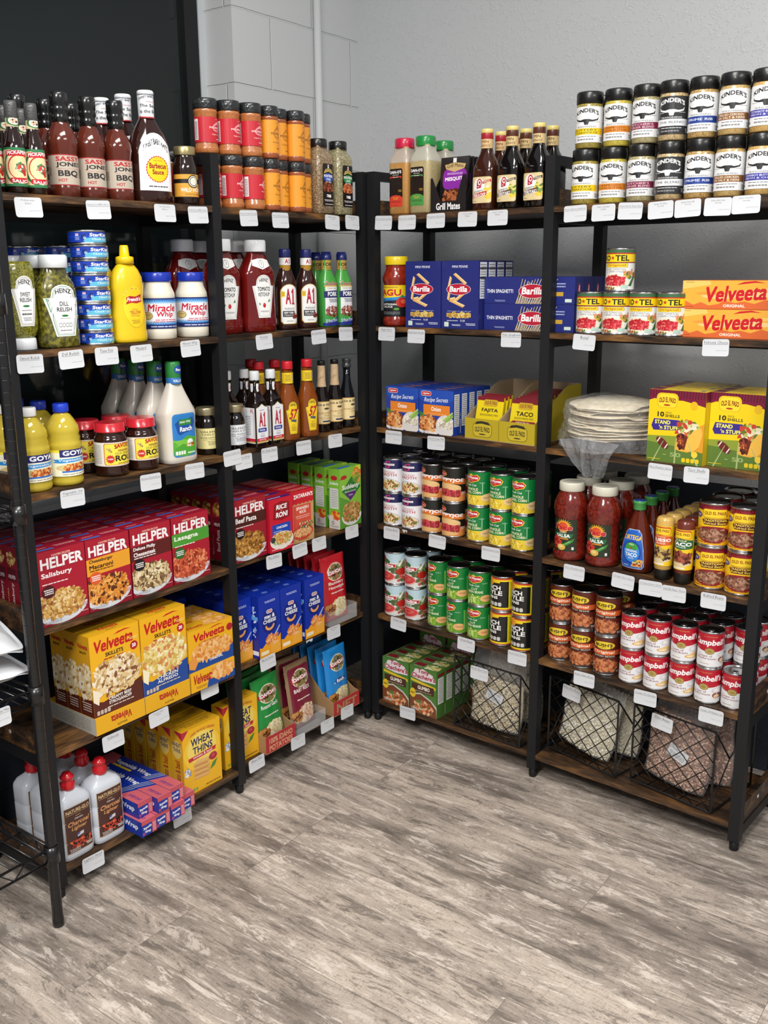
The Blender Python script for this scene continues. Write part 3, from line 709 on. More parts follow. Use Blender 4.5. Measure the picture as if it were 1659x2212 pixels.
@kind
def ketchup():
    a = Art(.075, .118); keystone(a, 0, 'eef0ee'); keystone(a, .03, '8a9a8a'); keystone(a, .042, 'f6f7f5'); keystone(a, .065, '9aa39a'); keystone(a, .072, 'f6f7f5')
    a.t('HEINZ', .3, .82, .7, .9, '2a2a2a', .03, arc=.3).t('TOMATO', .2, .62, .8, .72, '2a2a2a', .04).t('KETCHUP', .24, .5, .76, .59, '2a2a2a', .03)
    a.e(.5, .29, .07, .055, 'c42a26').e(.48, .31, .02, .015, 'e2726a').p([(.5, .34), (.56, .37), (.52, .345)], '2f7a3a').p([(.66, .36), (.75, .45), (.78, .38)], '3c8a45').p([(.28, .28), (.24, .36), (.33, .33)], '3c8a45').e(.5, .25, .22, .14, 'f6f7f5', 20, 200, 205).ln(.3, .13, .7, .17, '777', 2, .5)
    r = .0575; H = .252
    pr = [(r-.006, 0), (r-.001, .004), (r, .02), (r, .035), (r-.003, .045), (r-.0025, .06), (r-.0035, .14), (r-.002, .155), (r-.006, .17), (r-.02, .195), (.030, .21), (.026, .216), (.026, .225)]
    cp = [(.0285, .22), (.029, .222), (.029, .248), (.027, .252)]
    n = Art(.062, .03).p([(.0, .35), (.06, .85), (.35, 1), (.65, 1), (.94, .85), (1, .35), (.72, .15), (.5, 0), (.28, .15)], 'f0f1ee').e(.5, .5, .14, .36, '777').e(.5, .5, .12, .31, 'f4f4f2').t('3', .47, .42, .53, .66, '444', .02)
    return bottle('ketchup_bottle', pr, plain('68110f', .12, .5, name='ketchup'), cp, plain('e4e7ea', .3, .2, name='white_cap'), n=3.0, sy=.62, labels=[('label', a, .04, 'drape'), ('neck_label', n, .172, 'drape')], capn=2.4)
@kind
def steak_marinade():
    a = Art(.052, .115)
    P = lambda g: [(g, .06+g*.5), (.12+g, g*.5), (.88-g, g*.5), (1-g, .06+g*.5), (1-g, .8)] + [(.5+(.5-g)*math.cos(t), .8+(.2-g*.5)*math.sin(t)) for t in frange(0, PI, 10)]+[(g, .8)]
    a.p(P(0), 'c49a3c').p(P(.03), 'f2f2f0').t('A1', .27, .5, .80, .88, 'b5243a', .06, out='27304d').rr(.04, .68, .24, .82, 'f0cf2a', .1).ln(.06, .7, .22, .8, '8a3a20', 4, .4)
    a.t('MARINADE', .2, .36, .8, .41, '44424a', .01).rr(.1, .18, .8, .33, '1c1b1d', .1).t('NEW YORK', .16, .26, .74, .31, 'fff', .03).t('STEAKHOUSE', .16, .2, .74, .245, 'ddd', .02).food(.68, .14, .98, .26, ['7a2b26', 'a8504a', '5a1a18'], 12, .3, 3).ln(.3, .06, .7, .09, '888', 1, .5)
    r = .0315
    pr = [(r-.004, 0), (r, .004), (r, .015), (r-.001, .02), (r-.001, .13), (r-.004, .145), (.02, .165), (.0155, .178), (.0155, .19)]
    cp = [(.0165, .206), (.017, .208), (.017, .226), (.0155, .23)]
    n = Art(2*PI*.0168*.8, .02).r(0, 0, 1, 1, 'f2f2f0').t('A1', .42, .2, .62, .85, 'b5243a', .05)
    o = bottle('marinade_bottle', pr, plain('331712', .1, .5, name='dark_marinade'), cp, plain('252a6b', .3, .3, name='navy_cap'), n=2.6, sy=.85, labels=[('label', a, .016, 'drape')])
    mb = MB(); mb.lathe([(.0157, .168), (.0164, .17), (.0164, .184), (.0164, .206), (.0157, .207)], 24, col='b5892c', caps=False); mb.art(n, wrapmap(.0168, .185), wrapcuts(.0168, n.w)); mb.build('neck_label', pmat(.38, .2), o); return o
@kind
def pork_marinade():
    r = .0285
    pr = [(r-.004, 0), (r, .004), (r, .13), (r-.003, .142), (.018, .16), (.0145, .172), (.0145, .203)]
    cp = [(.016, .2), (.0165, .202), (.0165, .218), (.0145, .2185), (.0145, .224)]
    a = Art(.054, .14)
    a.r(0, 0, 1, .93, '3f9a45').p([(0, 0), (1, 0), (1, .22), (.6, .12), (0, .06)], '1e2f86').r(.1, .26, .98, .76, 'e9e9ee').p([(.05, .6), (1, .6), (1, .76), (.05, .74)], '1c2564')
    a.t('PORK', .24, .63, .88, .73, 'fff', .04).rr(.1, .76, .95, .84, 'f0efe8', .4).t('Creole Style', .2, .775, .85, .82, '222', .0, sh=.2).r(.05, .835, 1, .865, 'cbb04a').t('Chachere', .1, .86, .95, .95, 'b5555a', .03, sh=.1, out='f3dede')
    a.e(.25, .5, .12, .06, 'eee').food(.1, .2, 1, .42, ['7a3a2e', '9a5040', '5a261e', 'b06a58'], 45, .13, 7, 2).t('30 Minute Marinade', .1, .08, .98, .16, 'dfe4ff', .01, up=.5).ln(.3, .5, .95, .58, '445', 3, .4)
    o = bottle('marinade_bottle', pr, plain('4aa045', .25, .5, name='green_label_glass'), cp, plain('1c2564', .3, .3, name='navy_cap'), n=3.2, sy=.9, labels=[('label', a, .004, 'drape')])
    n = Art(2*PI*.0152*.8, .03).r(0, 0, 1, 1, 'b59443').t('PORK', .25, .35, .75, .7, '2a2010', .04).ln(.3, .12, .7, .25, '4a3a1a', 2)
    mb = MB(); mb.lathe([(.0147, .171), (.0152, .172), (.0152, .200), (.0147, .201)], 24, col='b59443', caps=False); mb.art(n, wrapmap(.0153, .171), wrapcuts(.0153, n.w)); mb.build('neck_label', pmat(.38, .2), o); return o

# ---------------------------------------------------------------- level 4 left
def oil(capcol):
    r = .0405
    pr = [(r-.006, 0), (r-.001, .004), (r, .012), (r-.002, .02), (r-.001, .024), (r-.001, .088), (r, .092), (r, .1), (r-.003, .104), (r-.001, .11), (r-.004, .118), (r-.002, .124), (r-.004, .138), (r-.014, .155), (.020, .164), (.0145, .168), (.0145, .174)]
    cp = [(.0175, .170), (.018, .172), (.018, .188), (.0165, .190)]
    a = Art(2*PI*r*.55, .062).r(0, 0, 1, 1, 'f0e23a').r(.12, 0, 1, .9, 'f4f1d8').rr(.28, .72, .82, 1.02, '232a6e', .05).t('GOYA', .33, .78, .77, .96, 'fff', .05).p([(.15, .52), (.2, .58), (.15, .64), (.3, .66), (.82, .68), (1, .74), (.97, .66), (1, .6), (.8, .55), (.3, .5)], '2f8fd2').t('Vegetable Oil', .25, .54, .85, .65, 'fff', .01, sh=.2)
    a.e(.55, .32, .35, .16, 'd9c78a').food(.28, .18, .82, .45, ['c45a26', 'e08a3a', 'a8431c', 'f0b060'], 26, .25, 8, 2.2).r(.3, .14, .85, .2, '2f6fc8').ln(.3, .05, .8, .09, '555', 1, .5)
    return bottle('oil_bottle', pr, plain('ead24a', .06, .5, trans=.4, name='vegetable_oil', ior=1.3), cp, plain(capcol, .35, .2, name='screw_cap'), labels=[('label', a, .024, 'wrap', .0012)])
@kind
def oil_blue(): return oil('1a3cc0')
@kind
def oil_white(): return oil('e4e4e2')
@kind
def roux_jar():
    R = .0405
    pr = [(R-.006, 0), (R-.001, .005), (R, .012), (R, .085), (R-.003, .096), (R-.008, .102), (.034, .106), (.034, .112)]
    cp = [(.0355, .1075), (.0375, .1085), (.0375, .111), (.0365, .112), (.0365, .128), (.035, .1305)]
    a = Art(2*PI*R*.66, .058).r(0, 0, 1, 1, 'e9e6dc').ln(.03, .1, .22, .9, '777', 12, .35).rr(.26, .04, .86, .96, 'c43a22', .08).rr(.27, .06, .85, .94, 'f0dc4a', .08).t("SAVOIE'S", .42, .72, .72, .9, 'c22a1c', .05, arc=.3, out='3a1a10').rr(.46, .6, .68, .69, 'c9a23c', .3).t('REAL CAJUN', .48, .62, .66, .67, '2a1a10', 0, res=1)
    a.t('OLD FASHIONED', .42, .48, .82, .57, '2a2016', .01).star(.35, .3, .07, 'c22a1c', 12, .7).t('DARK', .31, .27, .39, .34, 'fff', .02, res=1).t('ROUX', .42, .2, .83, .45, '2a2016', .05).ln(.45, .09, .8, .13, '2a2016', 1, .6).food(.3, .6, .38, .75, ['c9b36a', '9a843c'], 5, .4)
    return bottle('roux_jar', pr, plain('2b130d', .08, .6, name='dark_roux'), cp, plain('c22430', .25, .4, name='red_lid'), labels=[('label', a, .027, 'wrap')])
@kind
def ranch_bottle():
    r = .052; H = .262
    pr = [(r-.006, 0), (r-.001, .004), (r, .015), (r-.001, .03), (r, .06), (r-.001, .10), (r+.001, .125), (r, .135), (r-.01, .155), (r-.022, .18), (.0225, .198), (.0175, .212), (.0175, .225)]
    cp = [(.0185, .204), (.019, .206), (.019, .22), (.0195, .222), (.0195, .258), (.0175, .262)]
    a = Art(.076, .112)
    a.rr(0, 0, 1, 1, '2f7fc8', .12).p([(0, .05), (0, .42), (.25, .36), (.6, .48), (1, .42), (1, .05), (.5, 0)], '4fa83a').p([(0, .2), (.4, .3), (1, .2), (1, .3), (.5, .4), (0, .38)], '7fc84a').p([(.1, .78), (.2, .55), (.3, .5), (.5, .55), (.85, .58), (.97, .8), (.9, .9), (.5, .86), (.3, .88)], '1c4fa0')
    a.rr(.26, .73, .82, .87, '2f8a3a', .15).t('Hidden Valley', .3, .765, .78, .835, 'fff', .02, up=.2).t('Ranch', .3, .585, .84, .70, 'fff', .04, up=.1)
    a.e(.72, .33, .13, .07, 'f2f2ee').e(.86, .27, .06, .04, 'c43a2a').e(.62, .25, .07, .04, 'e8a83a').food(.6, .22, .95, .3, ['c43a2a', 'f2f2ee', '3c8a2e', 'e8a83a'], 12, .3, 3)
    for k in range(4): a.rr(.08+.11*k, .05, .17+.11*k, .14, 'e9f2e4', .3)
    a.ln(.6, .05, .95, .1, 'e9f2e4', 1, .6)
    o = bottle('ranch_dressing_bottle', pr, plain('d6d0c4', .25, .4, name='white_dressing', bump=.02), cp, plain('2a7d3c', .3, .3, name='green_cap'), n=3.6, sy=.62, labels=[('label', a, .018, 'drape')])
    n = Art(2*PI*.0197*.6, .034).e(.6, .55, .25, .35, '1c4fa0').t('Ranch', .42, .45, .78, .65, 'fff', .03)
    mb = MB(); mb.lathe([(.0192, .205), (.0194, .206), (.0194, .221), (.0192, .2215)], 24, col='2f6fb5', caps=False); mb.art(n, wrapmap(.0197, .223), wrapcuts(.0197, n.w))
    v = Art(2*PI*.0196*.6, .015).t('VALUE SIZE', .3, .25, .9, .75, 'e6f0fa', .03); mb.art(v, wrapmap(.0195, .206), wrapcuts(.0195, v.w)); mb.build('neck_sleeve_print', pmat(.38, .2), o); return o
def syrup(lc, third, ink):
    R = .0305
    pr = [(R-.004, 0), (R, .004), (R, .082), (R-.003, .094), (R-.008, .102), (.0235, .106), (.0235, .112)]
    cp = [(.0265, .107), (.027, .109), (.027, .125), (.0255, .128)]
    a = Art(2*PI*R*.6, .056).r(0, 0, 1, 1, lc).t("VALENTINE'S", .14, .78, .86, .88, ink, .02).t('TABLE SYRUP', .16, .65, .84, .74, ink, .0, sh=.25).t(third, .14, .5, .86, .58, ink, .01).ln(.2, .42, .8, .46, ink, 1, .4).ln(.3, .16, .7, .38, ink, 4, .4).t('16 FL. OZ.', .38, .05, .62, .1, ink, 0, res=1)
    return bottle('syrup_jar', pr, plain('120b09', .06, .6, name='dark_syrup'), cp, plain('b3a683', .3, metal=.8, name='gold_lid'), labels=[('label', a, .017, 'wrap')])
@kind
def syrup_yellow(): return syrup('e6dc9a', 'SORGHUM CANE', '3a3216')
@kind
def syrup_white(): return syrup('dfe2e6', 'Pure Ribbon Cane', '3a3c42')
@kind
def steak_sauce():
    w = .025
    pr = [(w-.003, 0), (w, .003), (w, .122), (w-.003, .132), (.0125, .152), (.0115, .165), (.0115, .19)]
    cp = [(.0135, .188), (.014, .19), (.014, .210), (.0125, .214)]
    a = Art(.046, .112).p([(0, 0), (1, 0), (1, .9), (.75, .93), (.5, 1), (.25, .93), (0, .9)], 'b5a25a').p([(.02, .015), (.98, .015), (.98, .89), (.74, .92), (.5, .985), (.26, .92), (.02, .89)], 'eceef2')
    a.r(.02, .02, .98, .05, 'c9a24a').r(.02, .05, .98, .125, 'c22440').t('NEW MOTHER', .2, .07, .8, .105, 'fff', .02, res=1).t('A1', .24, .42, .80, .78, 'b5243a', .06, out='27304d').rr(.14, .28, .86, .38, '1c2f9a', .2).t('ORIGINAL', .24, .305, .76, .355, 'fff', .02).t('SAUCE', .34, .22, .66, .25, '555', .01, res=1).ln(.3, .15, .7, .2, '2a3c9a', 2, .4)
    a.ln(.3, .82, .7, .85, '777', 1, .5)
    s = Art(.042, .112).r(0, 0, 1, .9, 'e6e8ec').r(0, .02, 1, .05, 'c9a24a').r(0, .05, 1, .125, 'c22440').t('A1', .6, .78, .85, .88, 'b5243a', .05).ln(.12, .2, .6, .7, '444', 12, .35).ln(.85, .15, .92, .8, 'b5243a', 16, .5)
    root = bottle('steak_sauce_bottle', pr, plain('170e0c', .06, .6, name='dark_glass'), cp, plain('d5d8da', .4, name='white_cap'), n=6, seg=40)
    mb = MB().art(a, M=Matrix.Translation((0, -w, .012)), base=.0004); mb.art(s, M=Matrix.Translation((-w, 0, .012)) @ Matrix.Rotation(-PI/2, 4, 'Z'), base=.0004)
    mb.build('label', pmat(.4, .15), root)
    n = Art(2*PI*.0121*.7, .024).r(0, 0, 1, 1, 'c9bb86').r(.03, .06, .97, .94, 'eceef2').t('A1', .5, .25, .85, .8, 'b5243a', .05).ln(.15, .2, .3, .8, '8fa0c8', 5)
    MB().art(n, wrapmap(.0123, .156), wrapcuts(.0123, n.w)).build('neck_label', pmat(.4, .15), root); return root
@kind
def sauce_57():
    r = .0335
    pr = [(r-.004, 0), (r, .004), (r, .02), (r-.001, .1), (r-.002, .115), (r-.012, .145), (.0165, .165), (.0145, .176), (.0145, .208)]
    cp = [(.016, .208), (.0165, .21), (.0165, .227), (.015, .231)]
    a = Art(.046, .098); keystone(a, 0, '3a2c10'); keystone(a, .02, 'ecc927'); keystone(a, .045, '3a2c10'); keystone(a, .055, 'ecc927')
    a.t('HEINZ', .3, .84, .7, .91, '2a2010', .04, arc=.3).t('57', .27, .46, .78, .76, 'b5282c', .07, sh=.25, out='3a2020').p([(.3, .4), (.7, .36), (.74, .44), (.34, .46)], '4a5a6a').t('SAUCE', .38, .26, .62, .3, '3a2c10', .01, res=1).ln(.3, .1, .7, .24, '5a4616', 4, .4)
    o = bottle('tall_steak_sauce_bottle', pr, plain('82400f', .12, .5, name='amber_brown_sauce'), cp, plain('c8202c', .3, .3, name='red_cap'), n=2.5, sy=.8, labels=[('label', a, .018, 'drape')])
    n = Art(2*PI*.0165*.8, .034).r(0, 0, 1, 1, '3a2c10').r(.01, .04, .99, .96, 'ecc927').e(.66, .5, .1, .32, '3a2c10').e(.66, .5, .085, .28, 'e9dcc0').t('57', .61, .4, .71, .6, 'b5282c', .05).ln(.3, .2, .5, .8, '6a5420', 6)
    MB().art(n, wrapmap(.0167, .166), wrapcuts(.0167, n.w)).build('neck_label', pmat(.4, .15), o); return o
@kind
def worcester():
    R = .0245
    pr = [(R-.003, 0), (R, .003), (R, .098), (R-.002, .108), (.0135, .145), (.0115, .16), (.0115, .205)]
    cp = [(.0125, .205), (.0125, .216), (.011, .219)]
    a = Art(2*PI*R*.62, .07).r(0, 0, 1, 1, 'c49a4a').r(.02, .03, .98, .97, 'e6d09a').r(.1, .06, .14, .92, '5a2a20').t('LEA & PERRINS', .16, .8, .86, .9, '2c2016', .03).e(.5, .68, .1, .045, '4a3a2a').t('WORCESTERSHIRE', .18, .44, .84, .52, '9a6a2c', .02).t('SAUCE', .4, .34, .62, .41, '9a6a2c', .02).ln(.25, .2, .75, .3, '6a5436', 3, .3).rr(.35, .08, .7, .15, '27305a', .1)
    o = bottle('worcestershire_bottle', pr, plain('160e0b', .06, .6, name='dark_glass'), cp, plain('1c1c1c', .3, name='black_cap'), labels=[('label', a, .026, 'wrap')])
    mb = MB(); mb.lathe([(.0150, .140), (.0128, .16), (.0122, .205), (.0118, .209)], 24, col='c4a883', caps=False)
    q = random.Random(3)
    for k in range(16):
        t = q.uniform(-2.2, 2.2); z = .145+.006*k*.6+q.uniform(0, .03); P = [(math.sin(t+u*.25)*(.0152-.0005*k*0-(z-.14)*.045), -math.cos(t+u*.25)*(.0152-(z-.14)*.045), z+.004*u+.0015*math.sin(u*5)) for u in (0, .5, 1, 1.5, 2)]
        mb.tube(P, .00025, 3, col='4a3226')
    mb.build('paper_neck_wrap', pmat(.7, 0), o); return o
@kind
def worcester_bare():
    R = .0245
    pr = [(R-.003, 0), (R, .003), (R, .098), (R-.002, .108), (.0135, .145), (.0115, .16), (.0115, .195)]
    cp = [(.014, .19), (.0145, .192), (.0145, .2), (.0125, .202), (.0125, .207), (.0145, .209), (.0145, .216), (.013, .218)]
    a = Art(2*PI*R*.62, .07).r(0, 0, 1, 1, 'c49a4a').r(.02, .03, .98, .97, 'e9d59f').t('LEA & PERRINS', .12, .8, .88, .9, '2c2016', .03).e(.5, .68, .1, .045, '4a3a2a').t('WORCESTERSHIRE', .16, .44, .86, .52, '9a6a2c', .02).t('SAUCE', .4, .34, .62, .41, '9a6a2c', .02).rr(.35, .08, .75, .15, '27305a', .1)
    return bottle('worcestershire_bottle', pr, plain('0d1016', .05, .6, name='black_glass'), cp, plain('3a3c40', .2, .4, name='grey_cap'), labels=[('label', a, .026, 'wrap')])

# ---------------------------------------------------------------- level 3 left (dinner kits)
def bowl(a, x0, y0, x1, y1, cols, n, seed, rim='d5d8de', el=2.2, size=.085):
    cx = (x0+x1)/2; rx = (x1-x0)/2
    a.p([(cx+rx*1.04*math.cos(t), y0+(y1-y0)*.45+(y1-y0)*.45*math.sin(t)) for t in [PI+PI*k/16 for k in range(17)]], rim)
    a.food(x0+.01, y0+(y1-y0)*.14, x1-.01, y1, cols, int(n*1.3), size*.8, seed, el); return a
def helper(title, band, bcol, tcol, burst, cols, seed, base='a8182e', two=None):
    w, h, d = .129, .181, .042
    a = Art(w, h).r(0, 0, 1, 1, base).r(0, 0, 1, .25, '8f1226')
    if band: a.p([(0, band[0]), (1, band[0]+.02), (1, band[1]+.02), (0, band[1])], bcol)
    a.t('HAMBURGER', .3, .915, .7, .945, 'e9b3a6', .03).t('HELPER', .06, .76, .95, .905, 'f4eeee', .08, out='6b0f1e')
    if two: a.t(two[0], .06, .66, .6, .72, tcol, .04).t(two[1], .06, .585, .6, .645, tcol, .04)
    else: a.t(title, .06, .63, .7, .715, tcol, .04)
    a.ln(.06, .55, .6, .575, tcol, 1, .5)
    bowl(a, -.1, .0, .96, .47, cols, 210, seed).ln(.02, .03, .4, .07, 'b9bcc4', 2, .4)
    a.e(.18, .46, .14, .085, burst, 22).ln(.08, .42, .28, .5, 'f4eeee', 3, .55).ln(.8, .06, .97, .09, 'd9a0a0', 1).ln(.85, .15, .97, .2, 'd9a0a0', 2)
    s = Art(d, h).r(0, 0, 1, 1, '8a1426').food(.15, .74, .85, .92, cols, 30, .2, seed, 2).t(title.replace('\n', ' '), .35, .15, .65, .5, 'f0e6e6', .02, rot=90).r(.05, .52, .95, .7, '5f0e1c').t('HELPER', .15, .56, .85, .61, 'e9d5d5', .03)
    t = Art(w, d).r(0, 0, 1, 1, '9a1630').r(.0, .2, .42, .42, '2b6fc4').ln(.5, .5, .95, .8, 'd9a0a0', 2, .5).ln(.1, .6, .35, .8, 'd98a8a', 1, .5)
    return carton('dinner_kit_box', w, h, d, '8a1426', a, s, t)
@kind
def kit_salisbury(): return helper('Salisbury', None, '', 'f4eeee', '4a1418', ['e3bd72', 'cf9d4e', 'edd29a', 'b57f38', 'd8ab5e', '9a5a30'], 3)
@kind
def kit_cheeseburger(): return helper('Cheeseburger', (.5, .73), 'e8a02c', '2c1a10', 'dd5a2a', ['e08f34', 'f0ad52', 'c87424', 'd98a3c', '5a2c18', 'eab060'], 4, two=('Cheeseburger', 'Macaroni'))
@kind
def kit_philly(): return helper('Philly', (.52, .73), '5a1a18', 'f4eeee', '1c1414', ['e0cfa0', 'f0e2be', 'c4ac7a', '6b4a30', '8a6a48', 'd8c290'], 5, two=('Deluxe Philly', 'Cheesesteak'))
@kind
def kit_lasagna(): return helper('Lasagna', (.56, .75), '4a9a34', 'f4f4e8', '2a6a2c', ['d0603c', 'e27a52', 'b04428', 'c9563a', '8a2e1c', 'e8946c'], 6)
@kind
def kit_beef(): return helper('Beef Pasta', (.56, .74), '4a1c16', 'f4eeee', '1c1414', ['c08a3e', 'a8702c', 'd9a85a', '8a5a22', 'b97f3c', '6b4018'], 7, base='9a1a2a')
@kind
def rice_box():
    w, h, d = .1, .16, .045
    a = Art(w, h).r(0, 0, 1, 1, 'cc1830').p([(.15, .62), (.2, .9), (.5, .94), (.85, .9), (.85, .62), (.5, .58)], '8f1020').t('RICE', .3, .79, .75, .88, 'fff', .05, sh=.15).t('RONI', .28, .64, .77, .74, 'fff', .05, sh=.1).t('a', .48, .755, .54, .78, 'f0c040', .03)
    a.r(.1, .28, .88, .52, '1c46b5').t('CHICKEN', .28, .43, .74, .475, 'fff', .04).ln(.15, .34, .5, .4, 'cfe0ff', 2, .3).e(.5, .2, .5, .17, 'e9e4da').food(.05, .12, .98, .36, ['e6cd92', 'd9ba74', 'f0e0b4', 'c9a45c', 'e07a34', '7aa84a'], 130, .075, 4, 2.4).e(.12, .24, .1, .055, '3a3a3c').ln(.06, .03, .4, .07, 'f0b0b0', 1).ln(.7, .05, .97, .08, 'f0b0b0', 1)
    t = Art(w, d).r(0, 0, 1, 1, 'a8142c').r(0, .1, 1, .45, '3a2080').ln(.05, .2, .6, .35, 'e6dff0', 1, .7)
    return carton('rice_mix_box', w, h, d, 'b5162c', a, None, t)
@kind
def spanish_rice():
    w, h, d = .104, .163, .036
    a = Art(w, h).r(0, 0, 1, 1, 'c9a06a').r(0, .76, 1, 1, 'cc1c2c').p([(x/12, .76-.025*(x % 2)) for x in range(13)]+[(1, .8), (0, .8)], 'cc1c2c').t("ZATARAIN'S", .14, .85, .97, .93, 'fff', .05, arc=.1).p([(.12, .25), (.88, .25), (.88, .72), (.12, .72)], 'd9503c')
    a.t('SPANISH', .24, .63, .78, .69, 'f7ece0', .05).t('RICE', .38, .56, .66, .615, 'f7ece0', .05).ln(.2, .46, .82, .53, 'f3c0b4', 2, .4).e(.5, .19, .46, .14, 'c9402c').food(.08, .1, .94, .28, ['e2a870', 'd48f56', 'f0c48e', 'c47a44'], 90, .1, 5, 2.6).food(.3, .26, .98, .4, ['5a7a34', '8aa850', 'c44a34', 'e8e0c0', '6b3a6a'], 40, .14, 6, 1.8).ln(.3, .03, .75, .07, 'a86a3c', 1)
    t = Art(w, d).r(0, 0, 1, 1, 'b5182a').ln(.1, .2, .9, .8, 'e6a08a', 2, .4)
    return carton('rice_mix_box', w, h, d, 'b5182a', a, None, t)
@kind
def pasta_salad():
    w, h, d = .112, .196, .044
    a = Art(w, h).r(0, 0, 1, 1, '8ac43c').p([(0, 0), (1, 0), (1, .3), (0, .55)], '5a9a30').p([(.1, .62), (.55, .84), (.98, .64), (.5, .44)], '2f7a34').p([(.3, .54), (.5, .44), (.75, .54), (.74, .6), (.3, .58)], '5a2a7a').t('Suddenly', .12, .62, .9, .72, 'f4f8ee', .04, sh=.1).t('PASTA SALAD', .24, .585, .76, .61, 'f4f8ee', .01)
    a.e(.2, .85, .14, .035, 'b5242c').r(.0, .82, .12, .835, 'b5242c').t('Classic', .42, .525, .62, .55, 'f4f4f4', .01).rr(.76, .86, .98, 1, 'e0e03a', .1).food(.6, .72, .98, .95, ['e07a2c', 'f0a050', '6a9a3a'], 18, .2, 6)
    bowl(a, .1, .02, 1.0, .42, ['c49a52', 'a87c3a', '6b7a34', 'd9b878', 'b58a48', 'c4603a'], 150, 7, 'e6e2dc')
    s = Art(d, h).r(0, 0, 1, 1, '7ab838').r(0, .0, 1, .22, 'd5d0c8').e(.5, .85, .3, .04, 'b5242c').t('Suddenly', .1, .72, .9, .79, 'e6f4e0', .03).r(.12, .34, .88, .68, 'd9dcd8').ln(.18, .36, .82, .66, '777', 10, .3).food(.3, .16, 1, .3, ['c4301c', 'd9502c', 'e8b03a'], 14, .3, 4).e(.35, .1, .12, .03, '222').e(.35, .1, .08, .02, 'd5d0c8').ln(.1, .02, .9, .06, '888', 2)
    t = Art(w, d).r(0, 0, 1, 1, '7ab838').r(.05, .15, .6, .5, '2b6fc4').ln(.6, .3, .9, .7, '2f7a34', 2)
    return carton('pasta_salad_box', w, h, d, '7ab838', a, s, t)

# ---------------------------------------------------------------- level 2 left
VEL = 'b5241c'
def velv(a, x0, y0, x1, y1, c='c2181c', up=.1):
    """swooping wordmark"""
    a.t('Velveeta', x0, y0, x1, y1, c, .045, sh=.12, up=up, res=4)
    a.p([(x0+(x1-x0)*.5, y1+(y1-y0)*.02), (x0+(x1-x0)*.62, y1+(y1-y0)*.2), (x0+(x1-x0)*.8, y1+(y1-y0)*.26), (x0+(x1-x0)*.97, y1+(y1-y0)*.12), (x0+(x1-x0)*.8, y1+(y1-y0)*.15), (x0+(x1-x0)*.64, y1+(y1-y0)*.08)], c)
    return a
def skillet(l1, l2, bcol, cols, seed):
    w, h, d = .151, .212, .052
    a = Art(w, h).r(0, 0, 1, 1, 'f0b41c').p([(0, 0), (1, 0), (1, .3), (.6, .22), (.2, .16), (0, .2)], bcol)
    velv(a, .08, .78, .88, .93, up=.06).t('SKILLETS', .3, .70, .66, .75, '2c1c10', .05).ln(.26, .66, .68, .685, 'a8341c', 1, .6).e(.88, .72, .08, .055, 'b5202c', 20).t('20', .84, .70, .92, .745, 'fff', .05).ln(.78, .8, .96, .84, 'f6dc8a', 2)
    a.food(.0, .2, 1.0, .68, cols, 230, .06, seed, 2.6).p([(.0, .2), (.1, .14), (.14, .3), (.0, .36)], cols[2])
    a.t(l1, .3, .155, .76, .195, 'f4f0ea', .04).t(l2, .3, .105, .76, .145, 'f4f0ea', .04).ln(.25, .06, .8, .09, 'd9c8b8', 1)
    for k in range(4): a.rr(.05+.07*k, .02, .105+.07*k, .075, 'c9b8a8', .3)
    s = Art(d, h).r(0, 0, 1, 1, 'd9a01c').r(0, 0, 1, .22, bcol).food(-.05, .2, 1.05, .66, cols, 110, .13, seed, 2).t('Velveeta', .12, .84, .88, .9, VEL, .04).t('SKILLETS', .25, .78, .75, .81, '2c1c10', .03).ln(.15, .06, .85, .18, 'e0d0c4', 4, .4)
    t = Art(w, d).r(0, 0, 1, 1, 'd9a41c').t('Velveeta', .3, .35, .7, .75, VEL, .04, sh=.1).t('SKILLETS', .4, .15, .6, .28, '2c1c10', .02)
    return carton('skillet_dinner_box', w, h, d, 'e0a81c', a, s, t)
@kind
def skillet_beef(): return skillet('CREAMY BEEF', 'STROGANOFF', '5a2416', ['f0dcae', 'e3c88e', 'f7ead0', 'c9a468', '8a5434', 'e9d2a0'], 3)
@kind
def skillet_chicken(): return skillet('CHICKEN', 'ALFREDO', '1c4a9a', ['f4e2a0', 'e8cf78', 'f9f0c8', 'd9b858', 'd98a54', 'f0da90'], 4)
@kind
def shells_box():
    w, h, d = .165, .118, .04
    a = Art(w, h).r(0, 0, 1, 1, 'f0b41c').p([(0, 0), (1, 0), (1, .36), (.6, .26), (.3, .22), (.0, .14)], '1c4a9a'); velv(a, .12, .7, .82, .9, up=.06)
    a.food(.05, .14, 1.0, .66, ['f0b060', 'e89a44', 'f7c888', 'd98430'], 110, .1, 5, 1.9).e(.93, .78, .07, .09, 'b5202c').t('SHELLS & CHEESE', .3, .64, .68, .675, 'b5241c', .02).t('ORIGINAL', .45, .12, .75, .19, 'f4f4f4', .03).p([(0, .1), (.12, .04), (.2, .2), (.1, .34), (0, .3)], 'e89a44')
    t = Art(w, d).r(0, 0, 1, 1, 'd9a41c').t('Velveeta', .08, .3, .42, .7, VEL, .04).food(.45, .1, .98, .9, ['e8a858', 'd99044', 'f0c080'], 60, .2, 5, 1.8)
    s = Art(d, h).r(0, 0, 1, 1, 'd9a01c').r(0, 0, 1, .25, '1c4a9a')
    return carton('shell_pasta_box', w, h, d, 'e0a81c', a, s, t)
